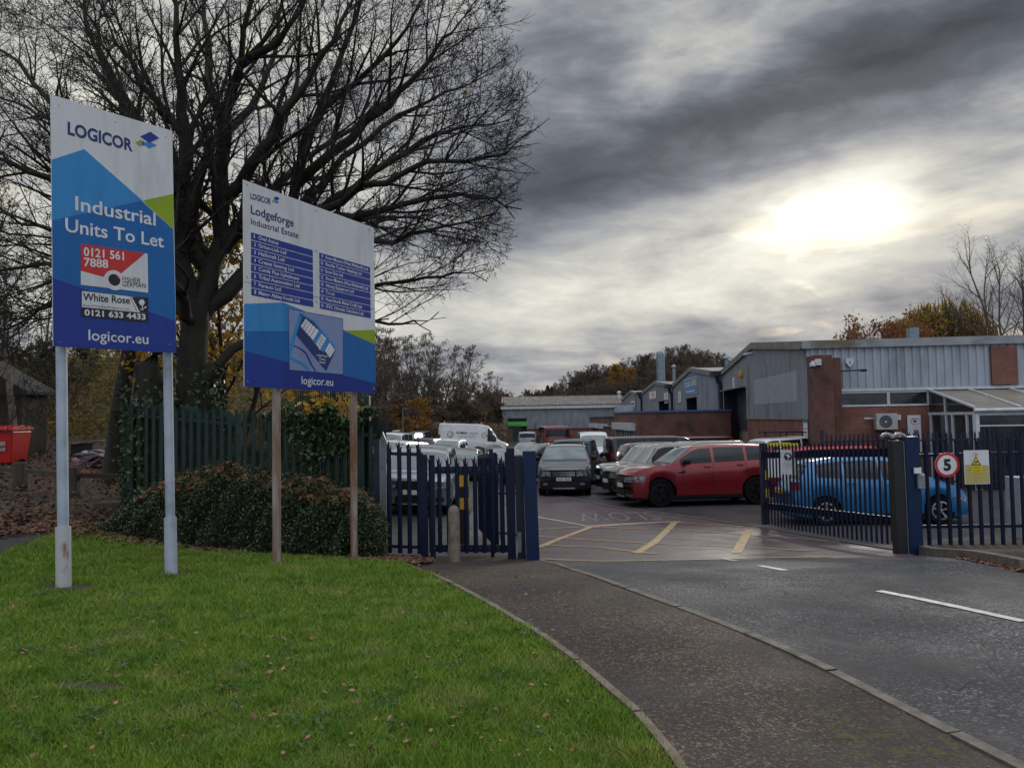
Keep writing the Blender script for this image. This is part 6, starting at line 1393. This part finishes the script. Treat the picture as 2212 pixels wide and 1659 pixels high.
free_tree('shrub_tree', 'low dark thicket behind the roof under the right-hand bare trees', (2170 - 1106) / FPX * 58, 58, 8.2, .12, 65, stems=8, spread=.5, mat=m_tw3, z=-1.5, leaves=(4200, .10, m_lgr), first=.2, spec=wood)
# undergrowth on the left bank
def cloud(name, label, cat, n, fn, size, mat, seed, loc, group=None, kind=None):
    r_ = random.Random(seed); pts = [fn(r_) for _ in range(n)]
    if kind: return tag(leafmesh(name, pts, size, mat, None, seed), label, cat, kind=kind)
    t = thing(name, loc, label, cat, group); leafmesh('foliage', pts, size, mat, t, seed); return t
m_bram = M('bramble_leaves', (.21, .125, .028), .8, c2=(.085, .085, .026), scale=.9, detail=6, c3=(.11, .07, .018), s3=.35)
leafy(m_bram, .35)
def bank(r_):
    x = r_.uniform(-34, -5.0); y = r_.uniform(21, 46); x -= (y - 21) * .12; 
    while (x < -12.3 and y < 25.5) or (y < 24.5 and x > -13.2 and x < -8.2): x = r_.uniform(-34, -5); y = r_.uniform(21, 46)
    h = r_.random() ** 2 * (1.0 + .9 * math.sin(x * .9) * math.sin(y * .7)); return Vector((x, y, gz(x, y) + h))
tag(leafmesh('undergrowth', [bank(lr) for _ in range(60000)], .085, m_bram, None, 5), 'brown and gold bramble undergrowth covering the left bank', 'undergrowth', kind='stuff')
def scr(r_):
    y = r_.uniform(76, 132); px = r_.uniform(560, 1095); x = (px - 1106) / FPX * y; return Vector((x, y, gz(x, y) + r_.random() ** 1.5 * 2.6))
tag(leafmesh('scrub', [scr(lr) for _ in range(30000)], .26, leafy(M('scrub_brown', (.13, .085, .052), .85, c2=(.080, .066, .038), scale=.3, detail=7, c3=(.12, .068, .05), s3=.12), .3), None, 6), 'brown scrub under the wood beyond the car park', 'scrub', kind='stuff')
def scr2(r_):
    d = r_.uniform(135, 205); px = r_.uniform(1030, 1680); x = (px - 1106) / FPX * d; top = EYE + (905 - (interp(sky_prof, px) + 14 + (205 - d) * .95)) / FPX * d; return Vector((x, d, top - r_.random() * 6))
tag(leafmesh('woodland_scrub', [scr2(lr) for _ in range(46000)], .42, MATS['scrub_brown'], None, 7), 'dense brown woodland clothing the far hill', 'woodland', kind='stuff')
for i, (px, d, ty, P_, hp, lb) in enumerate([(70, 34, 600, PA, 10, 'bare tree on the bank left of the tall signboard'), (180, 38, 620, PA, 10, 'bare tree on the bank behind the tall signboard'), (300, 36, 640, PA, 10, 'bare bank tree between tall signboard and great trunk'),
     (560, 46, 680, PB, 8, 'reddish tree on the bank behind the tenant signboard'), (640, 44, 700, PA, 10, 'bare tree rising behind the tenant signboard'), (720, 52, 690, PB, 8, 'reddish tree behind the right part of the tenant signboard'), (790, 60, 730, PA, 10, 'bare tree just right of the tenant signboard'),
     (-20, 30, 560, PA, 10, 'bare tree at the far left edge of the bank'), (470, 40, 720, PD, 6, 'gold-leaved tree behind the great trunk'), (120, 30, 740, PC, 6, 'olive bush on the bank above the shed')]):
    place_px(P_, px, d, ty, hp, label=lb)['group'] = 'trees on the left bank'
# ---------------------------------------------------------------- hedge, ivy on the fence, leaf litter, grass
m_hedge = M('hedge_leaves', (.018, .032, .010), .45, c2=(.038, .058, .018), scale=24, spec=.5, c3=(.085, .06, .025), s3=5, l3=.62, h3=.8)
HX = [(-6.9, 13.2), (-5.6, 12.7), (-4.1, 12.1), (-2.9, 11.8), (-1.95, 11.75)]
def hedge_pt(f, a, sc=1.):
    """f along 0..1, a angle over the section"""
    k = f * (len(HX) - 1); i = min(len(HX) - 2, int(k)); g_ = k - i; cx = HX[i][0] + (HX[i+1][0] - HX[i][0]) * g_; cy = HX[i][1] + (HX[i+1][1] - HX[i][1]) * g_
    endr = min(1, math.sqrt(max(0, 1 - max(0, (f - .90) / .10) ** 2))); endl = min(1, .15 + f * 5)
    top = hermite([(0, .50), (.12, .70), (.25, .90), (.45, 1.24), (.62, 1.12), (.85, .98), (1, .88)], f) * (.55 + .45 * endr) * endl; dp = .72 * endr + .03
    ca, sa = math.cos(a), math.sin(a); pw = .55; X1 = math.copysign(abs(ca) ** pw, ca) * dp; Z1 = abs(sa) ** .62 * top
    lump = 1 + .10 * math.sin(f * 31 + a * 2) * math.sin(a * 5 + f * 17) + .05 * math.sin(f * 77 + a * 9)
    zb = gz(cx, cy) - .05
    return Vector((cx - .18 * X1 * sc * lump, cy + X1 * sc * lump, zb + Z1 * sc * lump))
SH_ = []
for _ in range(110):
    b_ = hedge_pt(lr.uniform(.05, .97), lr.uniform(.3, 2.7)); d_ = Vector((lr.gauss(0, .3), lr.gauss(0, .3), 1)).normalized(); l_ = lr.uniform(.05, .16)
    SH_ += [b_ + d_ * l_ * lr.random() + Vector((lr.gauss(0, .012), lr.gauss(0, .012), 0)) for _k in range(16)]
hd = thing('clipped_hedge', (HX[2][0], HX[2][1], gz(*HX[2])), 'low rounded dark green hedge littered with brown leaves behind the tenant signboard', 'hedge')
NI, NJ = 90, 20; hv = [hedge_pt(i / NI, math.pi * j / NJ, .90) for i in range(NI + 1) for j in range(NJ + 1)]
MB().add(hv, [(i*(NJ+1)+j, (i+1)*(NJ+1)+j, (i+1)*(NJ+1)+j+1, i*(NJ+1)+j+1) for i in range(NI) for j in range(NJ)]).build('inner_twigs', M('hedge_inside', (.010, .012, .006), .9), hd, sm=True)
leafmesh('foliage', [hedge_pt(lr.random() ** .9, lr.uniform(-.02, math.pi * 1.0), lr.gauss(.98, .055)) + Vector((lr.gauss(0, .03), lr.gauss(0, .03), lr.gauss(0, .02))) for _ in range(78000)] + SH_, .021, m_hedge, hd, 12)
m_dead = M('dead_leaves', (.34, .17, .08), .8, c2=(.10, .048, .024), scale=5, c3=(.28, .16, .085), s3=3); m_dead2 = M('dark_dead_leaves', (.15, .070, .032), .85, c2=(.06, .032, .018), scale=4, c3=(.24, .14, .08), s3=9)
hl = [hedge_pt(lr.uniform(.03, .97), lr.uniform(.7, 2.2), 1.03) for _ in range(1700)]
tag(leafmesh('leaves_on_hedge', hl, .062, m_dead, None, 13), 'curled brown leaves lying on top of the hedge', 'fallen leaves', kind='stuff')
def lit(r_):
    u = r_.random()
    if u < .45: x = r_.uniform(-18, -6.8); y = r_.uniform(12.2, 25)
    elif u < .8: x = r_.uniform(-7.5, -1.2); y = 12.1 - (x + 1.2) * .22 + r_.gauss(-1.0, .35)
    else: x = r_.uniform(-14, -7.2); y = r_.uniform(10.5, 14)
    return Vector((x, y, gz(x, y) + .02 + abs(r_.gauss(0, .012))))
tag(leafmesh('leaf_litter', [lit(lr) for _ in range(22000)], .055, m_dead2, None, 14, flat=True), 'brown leaf litter on the left track and along the hedge foot', 'leaf litter', kind='stuff')
ll = [G(*p) for p in ((723,1312),(845,1443),(805,1620),(925,1430),(760,1627),(430,1257),(590,1192),(700,1190),(1135,1378),(945,1405),(256,1475),(120,1300),(330,1352),(405,1600),(540,1480),(980,1382),(1040,1350),(1275,1532),(1120,1368),(905,1225),(968,1252),(1320,1620),(70,1380),(620,1300),(845,1592),(760,1505),(655,1230),(1190,1640),(300,1390),(150,1500))]
ll += [G(lr.uniform(0, 1250), lr.uniform(1240, 1650)) for _ in range(230)]
tag(leafmesh('fallen_leaves', [Vector((x, y, gz(x, y) + .032)) for x, y in ll], .021, m_dead, None, 15, flat=True), 'scattered brown leaves lying on the lawn', 'fallen leaves', kind='stuff')
kl = []
for _ in range(900):
    i = lr.randrange(1, 3); f = lr.random(); p = Vector(KR[i]).lerp(Vector(KR[i + 1]), f) + Vector((-.1, -.17)) + Vector((lr.gauss(0, .05), lr.gauss(0, .05))); kl.append(Vector((p.x, p.y, gz(p.x, p.y) - .03)))
tag(leafmesh('gutter_leaves', kl, .035, M('wet_orange_leaves', (.16, .06, .015), .6, c2=(.09, .035, .012), scale=6), None, 16, flat=True), 'orange-brown leaves gathered along the right kerb', 'fallen leaves', kind='stuff')
fi = []
for _ in range(2300):
    f = min(1, max(0, lr.gauss(.83, .10))); x = g0[0] + (g1[0] - g0[0]) * f; y = g0[1] + (g1[1] - g0[1]) * f - .08 + lr.gauss(0, .10); zt = gfl(x, y) + 2.02
    fi.append(Vector((x, y, zt + .12 * math.sin(f * 40) - lr.random() ** 1.8 * 1.0 * math.exp(-((f - .78) / .14) ** 2) + .1)))
for _ in range(700): a = lr.uniform(0, 6.28); fi.append(Vector((g0[0] + .25 * math.cos(a) + .2, g0[1] + .25 * math.sin(a), lr.uniform(.1, 2.1))))
ivf = thing('ivy', (g0[0], g0[1], 0), 'ivy and creeper spilling over the top of the green palisade', 'ivy'); leafmesh('ivy_foliage', fi, .05, m_ivy, ivf, 17)
yv = [Vector((g0[0] + (g1[0] - g0[0]) * f, 13.0 + lr.gauss(0, .12), gfl(g0[0] + (g1[0] - g0[0]) * f, 13) + 2.02 + abs(lr.gauss(0, .22)))) for f in [lr.gauss(.85, .06) for _ in range(190)]]
leafmesh('yellow_leaves', yv, .06, m_leafy, ivf, 18)
# grass
PB_ = [(at(138, 1256, 7.34)[0] + .06, 7.34, .23), (at(370, 1236, 8.26)[0] + .04, 8.26, .20), (at(598, 1206, 9.52)[0] + .04, 9.52, .18), (at(765, 1206, 10.85)[0], 10.85, .16)]
gr = np.random.RandomState(4); N_G = 380000
px = gr.uniform(-60, 1470, N_G); 
poly = np.array([(p[0], p[1]) for p in lawnpoly])
def inpoly(x, y):
    c = np.zeros(len(x), bool); n = len(poly); j = n - 1
    for i in range(n):
        xi, yi = poly[i]; xj, yj = poly[j]; m = ((yi > y) != (yj > y)) & (x < (xj - xi) * (y - yi) / (yj - yi + 1e-12) + xi); c ^= m; j = i
    return c
yy = 2.6 + (12.8 - 2.6) * gr.random_sample(N_G) ** 1.55; xx = gr.uniform(-.72, .36, N_G) * (yy + .5)
k = inpoly(xx + gr.normal(0, .035, N_G), yy + gr.normal(0, .035, N_G))
for cx_, cy_, rr_ in PB_: k &= (np.hypot((xx - cx_) / 1.5, yy - cy_ + .04) > rr_ * gr.uniform(.55, 1.0, N_G))
xx, yy = xx[k], yy[k]; n = len(xx)
gx = np.linspace(-12, 5, 120); gy = np.linspace(0, 15, 110); GZ = np.array([[gz(a, b) for a in gx] for b in gy])
fx_ = np.clip((xx - gx[0]) / (gx[1] - gx[0]), 0, 118.99); fy_ = np.clip((yy - gy[0]) / (gy[1] - gy[0]), 0, 108.99); ix, iy_ = fx_.astype(int), fy_.astype(int); ax_, ay_ = fx_ - ix, fy_ - iy_
zz = GZ[iy_, ix]*(1-ax_)*(1-ay_) + GZ[iy_, ix+1]*ax_*(1-ay_) + GZ[iy_+1, ix]*(1-ax_)*ay_ + GZ[iy_+1, ix+1]*ax_*ay_
clump = .55 + .45 * np.sin(xx * 3.1 + np.sin(yy * 2.3) * 2) * np.sin(yy * 4.3 + np.sin(xx * 1.9) * 2)
bare_ = np.hypot((xx + 2.55) / .24, (yy - 4.62) / .08) < 1
tuft = (np.sin(xx * 7.7 + 3 * np.sin(yy * 1.7)) * np.sin(yy * 9.1 + 2 * np.sin(xx * 2.9)) > .72)
h = (.020 + .028 * gr.random_sample(n)) * (1 + .55 * tuft) * (.65 + .6 * clump) * (1 + .35 * (yy > 8)); h[bare_] *= .3
w = (.0022 + .0006 * yy) * (.7 + .6 * gr.random_sample(n)); a = gr.uniform(0, 6.283, n); ln = gr.normal(0, .55, (n, 2)) * h[:, None]
c, s = np.cos(a) * w, np.sin(a) * w
V = np.stack([np.stack([xx - c, yy - s, zz], 1), np.stack([xx + c, yy + s, zz], 1), np.stack([xx + ln[:, 0], yy + ln[:, 1], zz + h], 1)], 1).reshape(-1, 3)
m_grass = leafy(M('grass_blades', (.095, .190, .016), .55, c2=(.185, .270, .030), scale=4, detail=10, c3=(.27, .27, .08), s3=1.5, l3=.54, h3=.78, spec=.3), .3)
tag(rawmesh('grass', V, np.arange(3 * n).reshape(-1, 3), m_grass), 'short damp green lawn grass with a few bare patches', 'grass', kind='stuff')
for cx_, cy_, rr_ in PB_: tag(drape('bare_soil', [(cx_ + 1.35 * rr_ * math.cos(a_) * (1 + .2 * math.sin(3 * a_ + cx_)), cy_ - .04 + rr_ * .9 * math.sin(a_)) for a_ in [i * 6.2832 / 20 for i in range(20)]], .005, M('post_soil', (.045, .035, .02), .95, c2=(.03, .04, .012), scale=14, bump=1, bscale=40), .1), kind='structure')
# low broad-leaved weeds in the turf
wd = []
for _ in range(46):
    c_ = G(lr.uniform(0, 1200), lr.uniform(1230, 1640)); n_ = lr.randint(8, 26); sp = lr.uniform(.03, .11)
    for _k in range(n_): x_, y_ = c_[0] + lr.gauss(0, sp), c_[1] + lr.gauss(0, sp); wd.append(Vector((x_, y_, gz(x_, y_) + lr.uniform(.018, .04))))
tag(leafmesh('lawn_weeds', wd, .019, leafy(M('weed_leaves', (.055, .13, .03), .5, c2=(.09, .17, .05), scale=9)), None, 77, flat=True), 'clumps of small broad-leaved weeds in the lawn', 'weeds', kind='stuff')
# bare scrape in the lawn
sp_ = [(-2.55 + .27 * math.cos(a_) * (1 + .2 * math.sin(3 * a_)), 4.62 + .09 * math.sin(a_) * (1 + .2 * math.cos(5 * a_))) for a_ in [i * 6.2832 / 24 for i in range(24)]]
tag(drape('bare_soil', sp_, .006, M('bare_soil', (.07, .045, .025), .95, c2=(.04, .05, .015), scale=14, bump=1, bscale=40), .1), kind='structure')
# ---------------------------------------------------------------- left yard clutter
m_binr = M('red_plastic', (.50, .016, .010), .38, c2=(.42, .012, .01), scale=2)
bx, by = G(10, 1003); bz = gz(bx, by) - .06; print('bin', bx, by, bz)
bn_ = thing('wheelie_bin', (bx, by, bz), 'bright red wheelie bin with closed lid beside the wooden shed', 'bin')
pf = [(-.44, .08, -.36, .36), (-.52, 1.02, -.42, .42)]
MB().add([(bx + sx * w_, by + sy * d_, bz + z_) for z_, w_, d_ in ((.10, .40, .36), (.98, .49, .43)) for sx, sy in ((-1,-1),(1,-1),(1,1),(-1,1))], [(0,1,2,3),(4,5,6,7),(0,1,5,4),(1,2,6,5),(2,3,7,6),(3,0,4,7)]).build('bin_body', m_binr, bn_, bevel=.03)
MB().prism([(by - .50, bz + .99), (by + .46, bz + 1.01), (by + .42, bz + 1.10), (by - .10, bz + 1.14), (by - .50, bz + 1.07)], 0, bx - .54, bx + .54).build('bin_lid', m_binr, bn_, bevel=.015)
for s in (-1, 1): MB().tube([(bx + s * .42 - .04, by + .1, bz + .10), (bx + s * .42 + .04, by + .1, bz + .10)], .10, 12).build('bin_wheel', m_tyre, bn_)
lab_ = MB()
for i, (a_, b_, c_, d_) in enumerate(((.02, .07, .55, .75), (.10, .30, .58, .70), (.08, .30, .44, .54))): lab_.add([(bx + a_, by - .43 , bz + c_), (bx + b_, by - .43, bz + c_), (bx + b_, by - .445, bz + d_), (bx + a_, by - .445, bz + d_)], [(0,1,2,3)])
lab_.build('label_print', m_whp, bn_)
sx_, sy_ = X_(-40, 23), 23; sz = EYE + (925 - 985) / FPX * 23 - .3
shd = thing('wooden_shed', (sx_, sy_, sz), 'dark weathered timber shed with leaning planks at the left picture edge', 'shed')
x1 = X_(48, 23); zt_ = EYE + (925 - 845) / FPX * 23
m_shed = M('shed_boards', (.045, .034, .024), .9, c2=(.025, .020, .015), scale=3, stretch=(4, 4, .3), bump=.5, bscale=8)
MB().box(x1 - 3, x1, sy_, sy_ + 1.2, sz, zt_).build('wall', m_shed, shd); MB().prism([(x1 - 3.2, zt_ + 1.0), (x1 - 1.5, zt_ + 1.0), (x1 + .25, zt_ - .02), (x1 + .25, zt_ - .12), (x1 - 3.2, zt_ - .1)], 1, sy_ - .25, sy_ + 1.4).build('roof', M('tarred_roof', (.02, .018, .016), .9), shd)
MB().box(x1 - .18, x1 + .03, sy_ - .06, sy_ - .005, sz, zt_).build('corner_board', m_wood, shd)
for i, (pa, pb) in enumerate((((28, 950), (14, 800)), ((36, 950), (22, 805)))):
    a_, b_ = at(*pa, 22.6), at(*pb, 22.75); pk = thing('plank', a_, ('left' if i == 0 else 'right') + ' one of two pale planks leaning on the shed', 'plank', 'planks leaning on the shed'); MB().bar(a_, b_, .09, .03).build('plank_board', M('pale_plank', (.17, .13, .09), .8, c2=(.11, .085, .06), scale=4), pk)
jr = random.Random(3)
hp_ = thing('rubbish_heap', (G(215, 1003)[0], G(215, 1003)[1], gz(*G(215, 1003))), 'heap of pinkish crumpled sheets and boards under the smaller tree', 'rubbish heap')
def gp(px, py, up=0.): p = G(px, py); return Vector((p[0], p[1], gz(*p) - .1 + up))
for i in range(12):
    a_ = gp(150 + jr.uniform(0, 60), 1003 - jr.uniform(0, 5), .06 + .03 * i); b_ = a_ + Vector((jr.uniform(.7, 1.9), jr.uniform(-.5, .5), jr.uniform(-.18, .12)))
    v_ = []; 
    for k in range(7): f = k / 6; p = a_.lerp(b_, f) + Vector((0, 0, .10 * math.sin(f * 6 + i) )); v_ += [(p.x, p.y - .12, p.z), (p.x, p.y + .12, p.z + .03), (p.x, p.y + .12, p.z + .06), (p.x, p.y - .12, p.z + .03)]
    MB().add(v_, [(4*k+j, 4*k+(j+1)%4, 4*k+4+(j+1)%4, 4*k+4+j) for k in range(6) for j in range(4)] + [(0,1,2,3), (24,25,26,27)]).build('crumpled_sheet', jr.choice([M('heap_pink', (.26, .15, .17), .6, c2=(.16, .08, .10), scale=4), M('heap_grey', (.26, .25, .26), .5, c2=(.13, .12, .13), scale=4), M('heap_mauve', (.12, .06, .08), .6)]), hp_, sm=True)
tb = thing('slab_table', (G(180, 985)[0], G(180, 985)[1], gz(*G(180, 985))), 'rough pale slab propped on a dark stand behind the heap', 'table')
c_ = gp(180, 985); MB().bar((c_[0] - .45, c_[1], c_[2] + .46), (c_[0] + .65, c_[1], c_[2] + .56), .5, .05).build('slab', m_conc, tb); MB().box(c_[0] - .30, c_[0] + .35, c_[1] - .15, c_[1] + .25, c_[2] - .3, c_[2] + .46).build('stand', m_blk, tb)
for i, (pa, pb) in enumerate((((90, 1022), (210, 1016)), ((120, 1030), (205, 1018)), ((280, 1018), (362, 1010)), ((402, 1012), (444, 1014)), ((140, 1020), (165, 1006)))):
    a_, b_ = gp(*pa, .05), gp(*pb, .05)
    ob = thing('orange_barrier_strip', a_, ['longest', 'second longest', 'central', 'rightmost', 'short tilted'][i] + ' orange plastic barrier strip on the ground behind the knee rail', 'barrier', 'orange barrier strips')
    MB().bar(a_, b_, .10, .09).build('strip', M('orange_plastic', (.45, .045, .015), .5, c2=(.3, .03, .01), scale=5), ob, bevel=.01)
sk = G(262, 1080); st_ = thing('concrete_block', (sk[0], sk[1], gz(*sk)), 'mossy concrete block lying in leaves beside the hedge', 'block'); a_ = G(240, 1103)
MB().box(a_[0] - .35, a_[0] + .75, a_[1], a_[1] + .35, gz(*a_) - .05, gz(*a_) + .16).build('block_body', m_wood, st_, bevel=.02)
